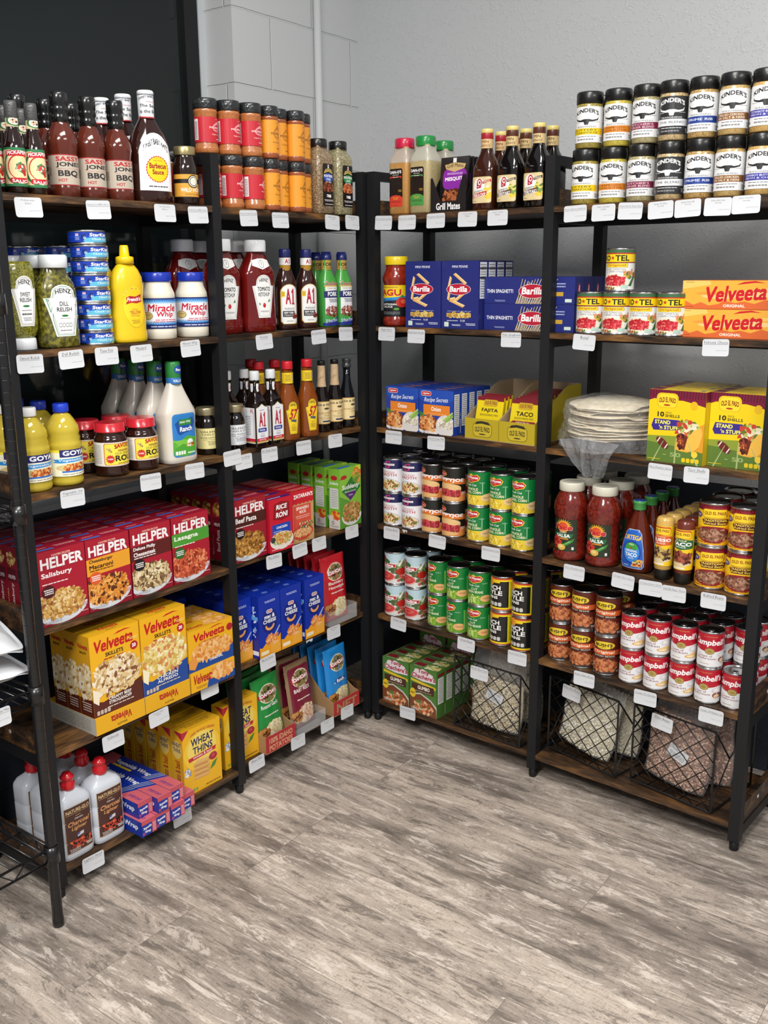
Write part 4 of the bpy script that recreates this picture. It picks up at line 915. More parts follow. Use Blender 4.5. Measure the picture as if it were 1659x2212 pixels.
@kind
def skillet_case():
    """shallow yellow case turned upside down; the boxes stand on it"""
    w, d, h = .152, .2, .046
    a = Art(w, h).t('Velveeta', .3, .35, .72, .8, VEL, .04, rot=180).t('SKILLETS', .42, .14, .62, .25, '3a2010', .02, rot=180)
    s = Art(d, h).r(0, 0, 1, 1, 'b9b6ac').ln(.1, .15, .9, .85, '8f8d86', 6, .35)
    return carton('cardboard_case', w, h, d, 'e8ae1c', a, s, None, rough=.55, coat=0, flap=False)
@kind
def shells_case():
    w, d, h = .163, .2, .057
    a = Art(w, h).r(0, 0, 1, 1, 'f0b41c').p([(.35, 0), (1, 0), (1, .4), (.6, .2), (.4, .5)], '1c4a9a').t('Velveeta', .05, .35, .5, .85, VEL, .05, sh=.1).food(.46, .2, 1, .95, ['f0b060', 'e89a44', 'f7c888'], 50, .2, 5, 1.8).ln(.1, .1, .35, .25, 'a86a1c', 2)
    return carton('cardboard_case', w, h, d, 'e8ae1c', a, None, None, rough=.55, coat=0, flap=False)
@kind
def mac_box(plain_=False):
    w, h, d = .092, .193, .036
    a = Art(w, h).r(0, 0, 1, 1, '0b2fa8').p([(0, 0), (1, 0), (1, .3), (.85, .25), (.7, .27), (.5, .2), (.3, .22), (.12, .16), (0, .18)], 'f0a41c').ln(.28, .86, .78, .9, 'cfd8f4', 2, .45).e(.5, .56, .36, .2, '08227f', 26).rr(.36, .69, .64, .75, 'f4f4f4', .5).rr(.39, .70, .61, .74, 'b5243a', .5).t('Kraft', .43, .707, .57, .733, 'fff', .03, res=1)
    a.t('mac &', .26, .61, .74, .675, 'f4f6fa', .07).t('CHEESE', .2, .535, .8, .595, 'f4f6fa', .07)
    a.p([(.3+.0*k, .5) for k in range(1)]+[(.5-.22*math.cos(t), .5-.09*math.sin(t)) for t in frange(0, PI, 10)]+[(.72, .5), (.66, .5)]+[(.5+.14*math.cos(t), .5-.05*math.sin(t)) for t in frange(0, PI, 8)]+[(.36, .5)], 'f0a860')
    a.p([(.62, .28), (.95, .44), (.98, .43), (.68, .25)], 'b8c4d8').food(.3, .17, .85, .34, ['e8934a', 'f0a862', 'd97c34', 'f7be84'], 45, .2, 4, 2).rr(.06, .04, .42, .1, 'f4e8c8', .3).ln(.5, .03, .95, .2, 'f7c870', 5, .35)
    s = Art(d, h).r(0, 0, 1, 1, '0a2890').food(.3, .3, .7, .9, ['dfe6f4', '8fb4e6', 'dfe6f4'], 16, .3, 4).r(.1, .62, .9, .68, '5fa8dc').r(.1, .05, .9, .12, 'dfe6f4')
    t = Art(w, d).r(0, 0, 1, 1, '0b2c9c').e(.5, .5, .12, .24, '4a66b8').e(.5, .5, .07, .14, '0b2c9c').ln(.42, .4, .6, .6, '9fb4e6', 1)
    return carton('macaroni_box', w, h, d, '0b2c9c', a, None if plain_ else s, t)
def pouch(col, c2, word, sub, foodcols, w, h, extra=None, badge=True, rim=None):
    """pillow pouch: full belly, crimped flat top and bottom"""
    nx, nz = 24, 32; T = .013
    def thick(u, v): return T*(max(0, 1-abs(u)**3))*max(0, (1-abs(2*v-1)**4))**.8
    mb = MB(); vs = []; fs = []
    for side in (-1, 1):
        o = len(vs)
        for j in range(nz+1):
            for i in range(nx+1):
                u = -1+2*i/nx; v = j/nz
                vs.append((u*w/2, side*(.0006+thick(u, v)*(1+.06*math.sin(9*u+7*v))), v*h))
        for j in range(nz):
            for i in range(nx):
                a = o+j*(nx+1)+i; q = (a, a+1, a+nx+2, a+nx+1); fs.append(q if side < 0 else q[::-1])
    nn = (nx+1)*(nz+1); ring = [i for i in range(nx+1)]+[(j)*(nx+1)+nx for j in range(1, nz+1)]+[nz*(nx+1)+i for i in range(nx-1, -1, -1)]+[j*(nx+1) for j in range(nz-1, 0, -1)]
    for k in range(len(ring)):
        a, b = ring[k], ring[(k+1) % len(ring)]; fs.append((b, a, a+nn, b+nn))
    mb.add(vs, fs, rim or col, smooth=True)
    a = Art(w*.98, h)
    if rim: a.rr(.07, .0, .93, .93, col, .1)
    else: a.r(0, 0, 1, 1, col)
    a.e(.5, .75, .34, .14, 'e9dcc0', 28).e(.5, .75, .31, .125, '8a7a4a', 28).food(.26, .68, .74, .85, ['4a4a26', '6b6a3a', '2c2e18'], 20, .16, 3, 2)
    a.p([(.13, .70), (.87, .74), (.87, .80), (.13, .76)], 'b5242c').t('IDAHOAN', .18, .725, .82, .785, 'fff', .05, up=.3)
    if isinstance(sub, tuple):
        for k, q in enumerate(sub): a.t(q, .18, .55-.07*k, .82, .61-.07*k, 'f4eee6', .03)
    a.ln(.25, .42, .78, .45, 'e9dcd0', 1, .6)
    if extra: extra(a)
    a.e(.58, .19, .34, .15, 'e8d6a0', 24).food(.24, .06, .92, .34, foodcols, 90, .1, 5, 1.6).food(.02, .1, .36, .26, ['a86a34', 'c48a4a', '5a3020'], 20, .25, 6)
    def mp(x, y, o):
        # follow the faceted belly
        u = max(-1, min(1, 2*x/w)); v = max(0, min(1, y/h)); fi = (u+1)/2*nx; fj = v*nz
        i = min(nx-1, int(fi+1e-6)); j = min(nz-1, int(fj+1e-6)); p = fi-i; q = fj-j
        g = lambda ii, jj: .0006+thick(-1+2*ii/nx, jj/nz)*(1+.06*math.sin(9*(-1+2*ii/nx)+7*jj/nz))
        t = g(i, j)*(1-p)*(1-q)+g(i+1, j)*p*(1-q)+g(i, j+1)*(1-p)*q+g(i+1, j+1)*p*q
        return (x, -t-o, y)
    mb.art(a, mp, [(-1+2*i/nx)*w/2 for i in range(1, nx)], [h*j/nz for j in range(1, nz)], base=.0019, step=.00001, chord=True)
    return mb.build('potato_pouch', pmat(.28, .4))
POT = ['efe2b4', 'e3d29a', 'f7f0d4', 'd9c486']
@kind
def pouch_red(): return pouch('c8202c', 'a01824', 'IDAHOAN', ('Buttery', 'Homestyle'), POT, .118, .215)
@kind
def pouch_green(): return pouch('1c8a3c', '12602a', 'IDAHOAN', ('Roasted Garlic',), POT, .118, .215)
@kind
def pouch_maroon(): return pouch('7a1c34', '5a1426', 'IDAHOAN', ('BABY REDS',), ['e6c8a8', 'd9a890', 'f0dcc4', 'c48a74'], .118, .215, rim='8f7352')
@kind
def pouch_blue():
    def ex(a): a.p([(.02, .2), (.3, .3), (.6, .34), (.98, .3), (.98, .0), (.02, .0)], '5aa83a').rr(.3, .42, .76, .5, '1c4f9a', .3).t('Ranch', .36, .43, .7, .49, 'fff', .04)
    return pouch('1c86d2', '0f5fa0', 'IDAHOAN', None, POT, .11, .21, ex)
@kind
def clear_tray():
    w, d, h = .135, .2, .05; mb = MB(); t = .0012
    mb.box(-w/2, w/2, 0, d, 0, t).box(-w/2, w/2, 0, t, t, h).box(-w/2, -w/2+t, t, d, t, h).box(w/2-t, w/2, t, d, t, h)
    return mb.build('clear_tray', plain('f4f8fa', .05, trans=.0, alpha=.1, name='clear_plastic'))
def shipper(w, d, h, hb, text, wallc='a8835a', red='b02a30'):
    """cut-down cardboard shipper: low printed front, side walls sweeping up to the back"""
    mb = MB(); t = .002
    mb.box(-w/2, w/2, 0, d, 0, t, wallc).box(-w/2, w/2, 0, t, t, h, red).box(-w/2, w/2, d-t, d, t, hb, wallc)
    for sx in (-1, 1):
        x0, x1 = sorted((sx*w/2, sx*(w/2-t))); n = 10; vs = []
        for k in range(n+1):
            y = t+(d-2*t)*k/n; z = h+(hb-h)*(.5-.5*math.cos(PI*min(1, k/n*1.3)))
            vs += [(x0, y, t), (x1, y, t), (x0, y, z), (x1, y, z)]
        fs = []
        for k in range(n):
            a = 4*k; b = a+4; fs += [(a, a+2, b+2, b), (a+1, b+1, b+3, a+3), (a+2, a+3, b+3, b+2), (a, b, b+1, a+1)]
        fs += [(0, 1, 3, 2), (4*n, 4*n+2, 4*n+3, 4*n+1)]; mb.add(vs, fs, wallc)
    a = Art(w, h)
    for k, q in enumerate(text): a.t(q, .1, .52-.42*k if len(text) > 1 else .2, .9, .86-.42*k if len(text) > 1 else .8, 'd9a07a' if len(text) > 1 else wallc, .05)
    mb.art(a); return mb.build('cardboard_shipper', pmat(.75, 0))
@kind
def shipper_red(): return shipper(.13, .2, .055, .12, ('100% IDAHO', 'POTATOES'))
@kind
def shipper_kraft(): return shipper(.132, .2, .05, .15, ('NET',))

# ---------------------------------------------------------------- level 1 left
@kind
def lighter_jug():
    r = .0475
    pr = [(r-.006, 0), (r-.001, .005), (r, .015), (r, .05), (r-.001, .053), (r, .056), (r, .105), (r-.001, .108), (r, .111), (r, .15), (r-.002, .157), (r-.01, .168), (r-.024, .176), (.0175, .180), (.0165, .186)]
    cp = [(.0175, .181), (.0185, .183), (.0185, .197), (.0155, .2), (.0155, .208), (.017, .209), (.017, .213), (.0135, .216), (.011, .222), (.006, .223)]
    a = Art(.076, .125).r(0, 0, 1, 1, 'b59a78').r(.015, .01, .985, .99, '4a2a22').t('NATURE-GLO', .06, .86, .95, .94, 'd9b98a', .04).r(.06, .835, .95, .84, 'd9b98a').ln(.4, .77, .6, .79, 'd9b98a', 1).t('Odorless', .36, .7, .68, .745, 'f0e6dc', .01, sh=.3).t('Charcoal', .1, .58, .9, .68, 'd2945e', .04, sh=.25).t('Lighter', .22, .46, .8, .56, 'd2945e', .04, sh=.25)
    a.p([(.42, .38), (.66, .40), (.66, .33), (.42, .31)], 'd5d0d4').p([(.42, .38), (.52, .39), (.52, .35), (.42, .34)], '5a6aa8').food(.1, .08, .98, .28, ['1c100e', '2c1814', '0f0a09', 'c4402a', '8a2418', 'e2603a'], 60, .18, 9, 1.6).ln(.08, .02, .5, .1, 'e6dcd2', 3, .4).ln(.72, .05, .95, .12, 'e6dcd2', 2, .6)
    return bottle('lighter_fluid_jug', pr, plain('c8cdd6', .3, .25, name='white_jug'), cp, plain('c81c26', .2, .4, name='red_child_cap'), n=4.5, sy=.72, seg=40, labels=[('label', a, .022, 'drape')])
@kind
def foil_box():
    """long box lying with its narrow end toward the front"""
    w, h, d = .0475, .0425, .3; mb = MB()
    mb.box(-w/2, w/2, 0, d, 0, h, '12329a')
    e = Art(w, h).r(0, 0, 1, 1, '12329a').r(0, .75, 1, 1, 'c8525c').r(.7, 0, 1, .75, 'c8525c').t('Reynolds', .12, .4, .66, .62, 'fff', .04, up=.3).t('Wrap', .2, .12, .6, .34, 'fff', .04).t('50', .04, .08, .2, .25, 'd9505a', .04).ln(.74, .1, .96, .7, 'f0c0c4', 5)
    mb.art(e)
    t = Art(d, w).r(0, 0, 1, 1, '10309a').t('Reynolds Wrap', .34, .35, .82, .8, 'f0f2f8', .04, rot=180).p([(.86, 0), (1, 0), (1, 1), (.78, 1)], 'c8606a').t('EVERYDAY', .02, .5, .2, .75, '5a2a60', .03, rot=180).p([(0, 0), (.2, 0), (.28, 1), (0, 1)], 'c8606a').t('EVERYDAY', .03, .5, .19, .72, '4a2a80', .03, rot=180)
    for k in range(3): t.p([(.23+.03*k, 0), (.245+.03*k, 0), (.325+.03*k, 1), (.31+.03*k, 1)], '8a93a8')
    t.r(.55, .82, .8, 1, 'e8c83a')
    mb.art(t, M=Matrix.Translation((0, d/2, h)) @ Matrix.Rotation(PI/2, 4, 'Z') @ Matrix.Translation((0, -w/2, 0)) @ Matrix.Rotation(-PI/2, 4, 'X'))
    s = Art(d, h).r(0, 0, 1, 1, '12329a').t('Reynolds Wrap', .45, .3, .95, .75, 'eef0f8', .04).r(.3, 0, .4, .8, 'e8d890')
    mb.art(s, M=Matrix.Translation((-w/2, d/2, 0)) @ Matrix.Rotation(-PI/2, 4, 'Z'))
    s2 = Art(d, h).r(0, 0, 1, 1, '10309a').t('Reynolds Wrap', .1, .3, .6, .75, 'eef0f8', .04); mb.art(s2, M=Matrix.Translation((w/2, d/2, 0)) @ Matrix.Rotation(PI/2, 4, 'Z'))
    return mb.build('foil_box', pmat(.4, .2))
@kind
def cracker_box():
    w, h, d = .14, .197, .048
    a = Art(w, h).r(0, 0, 1, 1, 'efb51c').e(.5, .62, .48, .3, 'f4c83a', 24).e(.5, .66, .38, .24, 'f6d968', 24).p([(0, .87), (0, 1), (.17, 1)], 'b5243c').t('100% WHOLE GRAIN', .22, .875, .85, .915, 'a8431c', .03, arc=.8)
    a.t('WHEAT', .22, .72, .82, .84, '27305a', .04).t('THINS', .26, .59, .78, .70, '27305a', .04).p([(.15, .5), (.85, .53), (.87, .59), (.13, .56)], 'c42a2c').t('tomato & basil', .26, .53, .76, .57, 'fff', .01, up=.2)
    for k in range(11): a.p([(.24+.01*(k % 3), .2+.024*k), (.62+.012*(k % 4), .18+.024*k), (.70-.01*(k % 3), .225+.024*k), (.33, .25+.024*k)], ['d9a25a', 'e6b870', 'c98e48'][k % 3])
    a.e(.78, .44, .11, .06, 'a8283a').e(.78, .45, .05, .03, 'c44a54').p([(.68, .24), (.82, .28), (.9, .38), (.76, .34)], '4a8a34').food(.02, .3, .2, .42, ['f4f0e6', '8aa0c8'], 8, .25, 3)
    for k in range(4): a.rr(.08+.07*k, .03, .135+.07*k, .08, '8aa050', .3)
    a.ln(.55, .035, .95, .06, '8a5a14', 1, .7)
    s = Art(d, h).r(0, 0, 1, 1, 'e0a818').p([(1, .88), (1, 1), (.3, 1)], 'b5243c').e(.5, .72, .42, .14, 'e6c868').t('WHEAT', .12, .76, .88, .83, '27305a', .03).t('THINS', .18, .68, .82, .745, '27305a', .03).t('tomato & basil', .28, .12, .72, .55, 'a8341c', .03, rot=90)
    t = Art(w, d).r(0, 0, 1, 1, 'cf9c1c').ln(.15, .3, .85, .7, '6b4a14', 3, .4)
    return carton('cracker_box', w, h, d, 'e0a818', a, s, t)

# ================================================================ RIGHT-HAND UNIT
def jug_spice(lab, speck, capc, sub):
    w = .0375
    pr = [(w-.004, 0), (w, .004), (w, .145), (w-.002, .158), (w-.012, .176), (.026, .184), (.026, .192)]
    cp = [(.029, .188), (.0295, .19), (.0295, .212), (.0275, .216)]
    a = Art(.052, .108).rr(0, 0, 1, 1, '19120f', .12).p([(0, .05), (.05, 0), (.95, 0), (1, .05), (1, .24), (.8, .29), (.5, .31), (.2, .29), (0, .24)], lab)
    a.t("DAN-O'S", .08, .87, .92, .95, 'fff', .06).t('SEASONING', .28, .82, .72, .85, 'ddd', .01, res=1).p([(.05, .74), (.2, .77), (.8, .77), (.95, .74), (.92, .80), (.5, .79), (.08, .80)], lab).t(sub, .3, .765, .7, .79, 'fff', .01, res=1)
    a.t('GET YOU', .28, .225, .72, .255, 'e0b03a', .03).t('SOME', .36, .185, .64, .215, 'e0b03a', .03).ln(.12, .1, .88, .16, '222', 3, .35).ln(.3, .03, .7, .05, '222', 1).ln(.68, .38, .94, .45, 'c9a23c', 2)
    o = bottle('seasoning_jug', pr, grain(*speck, 600, .35, .8, kind='N'), cp, plain(capc, .3, .3, name='flip_lid'), n=5.5, seg=40, sy=.95, labels=[('label', a, .022, 'drape', -.006)])
    MB().lathe([(w+.0003, .146), (w-.0017, .1585), (w-.0117, .1765), (.0263, .1845), (.0263, .188)], 40, 5.5, 1, .95, caps=False).build('clear_shoulder', plain('dfe3e0', .08, .5, alpha=.45, name='clear_plastic_shoulder'), o)
    return o
@kind
def spice_red(): return jug_spice('d9402e', ('b07c3c', 'cc9c58'), 'c81c44', 'SPICY')
@kind
def spice_green(): return jug_spice('4a9a4a', ('a8966a', 'cabb8c'), '1d8a3e', 'ORIGINAL')
@kind
def mesquite_box():
    root = empty('marinade_packet_display'); w, d, h, hb = .125, .11, .03, .155; t = .0015; mb = MB(); bk = '141314'
    mb.box(-w/2, w/2, 0, d, 0, t, bk).box(-w/2, w/2, 0, t, t, h, bk).box(-w/2, w/2, d-t, d, t, hb, bk)
    for sx in (-1, 1):
        x0, x1 = sorted((sx*w/2, sx*(w/2-t))); n = 8; vs = []; fs = []
        for k in range(n+1):
            y = t+(d-2*t)*k/n; z = h+(hb-h)*min(1, (k/n)*1.15)**.8
            vs += [(x0, y, t), (x1, y, t), (x0, y, z), (x1, y, z)]
        for k in range(n):
            a = 4*k; b = a+4; fs += [(a, a+2, b+2, b), (a+1, b+1, b+3, a+3), (a+2, a+3, b+3, b+2), (a, b, b+1, a+1)]
        fs += [(0, 1, 3, 2), (4*n, 4*n+2, 4*n+3, 4*n+1)]; mb.add(vs, fs, bk)
    # front corners rising like horns beside the packet
    mb.add([(-w/2, -.0001, h), (-w/2+.035, -.0001, h), (-w/2+.006, -.0001, .095), (-w/2, -.0001, .095), (-w/2, .0014, h), (-w/2+.035, .0014, h), (-w/2+.006, .0014, .095), (-w/2, .0014, .095)], [(0, 1, 2, 3), (7, 6, 5, 4), (1, 5, 6, 2), (0, 3, 7, 4), (3, 2, 6, 7)], bk)
    mb.add([(w/2-.035, -.0001, h), (w/2, -.0001, h), (w/2, -.0001, .1), (w/2-.012, -.0001, .1), (w/2-.035, .0014, h), (w/2, .0014, h), (w/2, .0014, .1), (w/2-.012, .0014, .1)], [(0, 1, 2, 3), (7, 6, 5, 4), (0, 3, 7, 4), (1, 5, 6, 2), (3, 2, 6, 7)], bk)
    a = Art(w, h); a.t('Grill Mates', .16, .2, .84, .85, 'f4f4f4', .04); mb.art(a, base=.0004); mb.build('display_box', pmat(.5, 0), root)
    for k in range(4):
        pw, ph = .098, .148; m2 = MB(); a = Art(pw, ph)
        m2.box(-pw/2, pw/2, -.004, .004, 0, ph, '191719'); a.rr(.1, .4, .95, .78, '8a2aa8', .3).p([(.2, .78), (.5, .72), (.85, .78), (.9, .86), (.5, .9), (.15, .86)], 'cfb27a').t('Grill Mates', .22, .79, .82, .86, '2a1c10', .02, arc=.3).t('MESQUITE', .18, .55, .88, .63, 'fff', .05, up=.2).t('SMOKEHOUSE', .25, .67, .8, .71, 'e6c8f0', .02).r(.44, .9, .56, .98, 'eee').food(.1, .04, .95, .4, ['7a3a20', '9a5230', '5a2814', 'b56a40'], 50, .14, 3, 1.8)
        m2.art(a, M=Matrix.Translation((0, -.004, 0))); o = m2.build('seasoning_packet', pmat(.3, .4), root); o.location = (.004, .02+.018*k, .004); o.rotation_euler = (-.08, 0, .0)
    return root
def lawry(red, title, tcol, cont):
    r = .036
    pr = [(r-.004, 0), (r, .004), (r, .1), (r-.001, .112), (r-.008, .132), (.0185, .150), (.0155, .162), (.0155, .175)]
    cp = [(.0165, .203), (.0175, .205), (.0175, .213), (.016, .215)]
    a = Art(.062, .07).rr(0, 0, 1, 1, 'd2ba84', .08).rr(.02, .02, .98, .98, 'e0cd9c', .08).e(.42, .62, .3, .33, 'f6f4ee', 24)
    a.e(.44, .78, .13, .15, 'b5203c', 20).e(.44, .78, .085, .1, 'f6f4ee', 16).e(.45, .78, .045, .055, 'b5203c', 12).p([(.3, .55), (.36, .55), (.36, .76), (.3, .78)], 'b5203c').p([(.3, .55), (.52, .58), (.55, .66), (.36, .6)], 'b5203c')
    a.t("LAWRY'S", .14, .4, .62, .5, '1c1a1a', .02, up=.3).p([(.58, .82), (.98, .9), (.98, .8), (.6, .72)], 'b5202c' if red else '4a3a24').t('MARINADE', .62, .77, .94, .85, 'f0e6d0', .01, up=.3)
    a.e(.85, .35, .17, .22, 'e8c83a').food(.7, .3, 1, .62, ['5a7a34', '7a9a4a', 'e8d060'] if not red else ['e8e0d0', 'e8c83a'], 12, .3, 4, 2.5).p([(.04, .18), (.8, .3), (.82, .46), (.02, .34)], tcol).t(title, .08, .235, .76, .37, 'fff', .03, up=.45).ln(.1, .06, .3, .09, '555', 1)
    o = bottle('marinade_bottle', pr, cont, cp, plain('e3cf7c', .35, .3, name='cream_cap'), n=3.2, sy=.85, labels=[('label', a, .018, 'drape')])
    n = Art(2*PI*.0168*.7, .024).r(0, 0, 1, 1, 'd9bd84').t('15 MIN', .25, .55, .68, .85, '8a2a20' if red else '5a3a20', .03).t('MARINADE', .25, .15, .75, .42, '8a2a20' if red else '5a3a20', .02)
    c2 = 'a8202c' if red else '5a2c1c'
    mb = MB(); mb.lathe([(.0157, .163), (.0167, .165), (.0167, .188)], 24, col='d9bd84', caps=False); mb.lathe([(.0167, .188), (.0172, .189), (.0172, .203), (.0167, .205)], 24, col=c2, caps=False); mb.art(n, wrapmap(.0169, .164), wrapcuts(.0169, n.w))
    mb.build('neck_label', pmat(.38, .2), o); return o
@kind
def lawry_steak(): return lawry(True, 'STEAK & CHOP', 'c43a24', plain('3a1a10', .1, .5, name='brown_marinade'))
@kind
def lawry_teriyaki(): return lawry(False, 'TERIYAKI', '5a3a1c', plain('0d0807', .08, .5, name='black_marinade'))
def kinders(band, bt, l1, l2, dark=False, speck=('8a7a4a', 'c4b27a')):
    R = .0345
    pr = [(R-.004, 0), (R-.001, .003), (R-.001, .104), (R-.003, .108)]
    cp = [(R-.002, .107), (R-.0005, .109), (R-.0005, .1335), (R-.003, .1365)]
    bg, ink = ('2b2c2e', 'eeeeec') if dark else ('e9eaea', '232324')
    a = Art(2*PI*R*.6, .086).r(0, 0, 1, 1, bg)
    a.t("KINDER'S", .25, .74, .75, .86, ink, .06, arc=.8).p([(.25, .715), (.29, .65), (.38, .625), (.45, .65), (.55, .65), (.62, .625), (.71, .65), (.75, .715), (.735, .62), (.62, .575), (.555, .575), (.535, .49), (.465, .49), (.445, .575), (.38, .575), (.265, .62)], ink)
    a.ln(.22, .56, .36, .58, ink, 1, .5).ln(.64, .56, .78, .58, ink, 1, .5).t('SEASONING', .3, .42, .7, .46, ink, .01)
    a.r(0, .22, .86, .4, band)
    if l2: a.t(l1, .22, .32, .72, .375, bt, .02).t(l2, .2, .245, .74, .30, bt, .02)
    else: a.t(l1, .26, .285, .74, .345, bt, .02)
    a.ln(.3, .15, .7, .18, ink, 1, .5).ln(.3, .06, .65, .11, '888', 1, .8).ln(.04, .06, .2, .12, ink, 1, .8).ln(.8, .04, .92, .16, ink, 3).ln(.9, .3, .98, .95, '777', 14, .4)
    return bottle('seasoning_jar', pr, grain(*speck, 520, .35, .8), cp, plain('131313', .35, .2, name='black_lid'), labels=[('label', a, .0135, 'wrap', .0008)])
@kind
def kin_yellow(): return kinders('e6c91c', '4a3a10', 'BUTTERY', 'STEAKHOUSE', speck=('7a6a2c', 'b5a44a'))
@kind
def kin_orange(): return kinders('e0882c', '5a2a10', 'CARAMELIZED', 'ONION BUTTER', speck=('a8962c', 'd9c858'))
@kind
def kin_maroon(): return kinders('7a1c40', 'e6c8d2', "BUTCHER'S", 'BURGER BLEND', speck=('8a8058', 'c4b98a'))
@kind
def kin_black(): return kinders('e9eaea', '333', 'THE BLEND', None, True, ('9a7a4a', 'e0cc9c'))
@kind
def kin_blue(): return kinders('24408f', 'e6ecf8', 'PRIME RIB', None, speck=('8a6a34', 'd9b878'))
@kind
def kin_brown(): return kinders('8a5c30', 'f0e4d0', 'GRILLED CHICKEN', 'SEA SALT & HERB', speck=('a8884c', 'd2b578'))
@kind
def kin_violet(): return kinders('3a3a9a', 'e4e4f6', 'COWBOY BUTTER', 'DIJON & CHILI', speck=('b58c4a', 'd9b470'))

# ---------------------------------------------------------------- level 5 right
@kind
def pasta_sauce():
    R = .042
    pr = [(R-.005, 0), (R, .005), (R, .022), (R-.003, .028), (R-.003, .128), (R, .134), (R+.001, .145), (R-.003, .158), (R-.009, .172), (.033, .182), (.033, .188)]
    cp = [(.036, .184), (.0365, .186), (.0365, .207), (.035, .2095)]
    a = Art(2*PI*(R-.003)*.62, .094).r(0, 0, 1, 1, '17191c').r(0, .55, 1, 1, 'f0cf1c').p([(0, .4), (.5, .5), (1, .56), (1, .66), (.5, .6), (0, .54)], '2f8fd2').t('RAGU', .18, .66, .78, .87, 'c81c2c', .07, out='f7e48a').ln(.3, .9, .7, .96, '8a5a1c', 2, .5)
    a.t('Old World Style', .24, .47, .7, .55, '103a7a', .01, sh=.2, up=.2).t('TRADITIONAL', .25, .36, .7, .42, 'f4f4f4', .03).t('SAUCE', .35, .28, .6, .34, 'f4f4f4', .03).e(.8, .45, .13, .16, 'c42a1c').e(.83, .48, .06, .07, 'e06a4a').p([(.75, .62), (.8, .7), (.86, .62)], '2f8a3a').e(.68, .24, .06, .04, '5a9a3a').ln(.2, .06, .75, .16, '8a8f94', 2, .4)
    return bottle('pasta_sauce_jar', pr, grain('7a1c10', '9a2c18', 90, .15, .7, kind='N'), cp, plain('e8cb1c', .3, .3, name='yellow_lid'), labels=[('label', a, .03, 'wrap', .0008)])
PB = '232c78'
@kind
def penne_box():
    w, h, d = .132, .193, .043
    a = Art(w, h).r(0, 0, 1, 1, PB).t('MINI PENNE', .28, .90, .70, .935, 'e4e8f4', .02)
    for (x, y, ang, l) in ((.5, .74, -35, .16), (.22, .68, 75, .11), (.2, .5, 80, .09), (.5, .48, 35, .16), (.42, .38, -20, .17), (.3, .44, 10, .06)):
        t = math.radians(ang); ux, uy = math.cos(t)*l*1.3, math.sin(t)*l*.9; vx, vy = -math.sin(t)*.032, math.cos(t)*.024
        a.p([(x-ux-vx, y-uy-vy), (x+ux*.8-vx, y+uy*.8-vy), (x+ux+vx, y+uy+vy), (x-ux*.8+vx, y-uy*.8+vy)], 'e8b46a').p([(x-ux*.9+vx*.1, y-uy*.9+vy*.1), (x+ux*.85, y+uy*.85), (x+ux+vx, y+uy+vy), (x-ux*.8+vx, y-uy*.8+vy)], 'f6d9a0')
    a.e(.46, .585, .33, .085, 'f0e6e6', 26).e(.46, .585, .32, .08, 'bf1c38', 26).t('Barilla', .22, .545, .7, .63, 'fff', .06, sh=.15).ln(.15, .255, .8, .27, 'aab4d8', 1)
    a.r(.14, .175, .8, .235, 'c9a650').food(.14, .175, .8, .235, ['d9bb66', 'b58c3a', 'e6cf8a'], 40, .4, 2, 2.5).ln(.15, .11, .45, .13, 'dfe4f2', 1).t('9-10', .52, .105, .64, .14, 'fff', .02, res=1).rr(.08, .03, .2, .1, 'd2e4d8', .1).ln(.28, .04, .52, .07, 'dfe4f2', 2).ln(.66, .05, .92, .09, 'dfe4f2', 2)
    s = Art(d, h).r(0, 0, 1, 1, '1c2464').r(.1, .45, .9, .98, 'dfe2ea'); s.r(.1, .88, .9, .9, '222').r(.1, .74, .9, .765, '222').ln(.15, .47, .85, .96, '555', 14, .35)
    t = Art(w, d).r(0, 0, 1, 1, '1c2464')
    return carton('pasta_box', w, h, d, '1c2464', a, s, t)
@kind
def spaghetti_box():
    w, h, d = .292, .073, .05
    a = Art(w, h).r(0, 0, 1, 1, PB).t('THIN SPAGHETTI', .03, .4, .33, .54, 'eef0f8', .03).ln(.12, .07, .24, .14, 'aab4d8', 2)
    for k in range(26):
        x = .36+.012*k; q = .1*(k-10)/26; a.p([(x, 0), (x+.006, 0), (x+q+.10, .55+.38*abs(math.sin(k*1.7))), (x+q+.094, .55+.38*abs(math.sin(k*1.7)))], ['f0dc9a', 'e0c270', 'f7ebc0'][k % 3])
    a.e(.55, .47, .158, .27, 'f0e6e6', 26).e(.55, .47, .153, .255, 'bf1c38', 26).t('Barilla', .43, .35, .67, .62, 'fff', .06, sh=.15).ln(.78, .6, .9, .8, 'aab4d8', 2).r(.78, .3, .88, .45, 'c9a03a').rr(.9, .08, .97, .2, 'd2e4d8', .1)
    s = Art(d, h).r(0, 0, 1, 1, '1e2668').e(.45, .45, .12, .33, 'bf1c38').t('Barilla', .4, .2, .5, .7, 'fff', .04, rot=90)
    return carton('pasta_box', w, h, d, '1e2668', a, s, None)
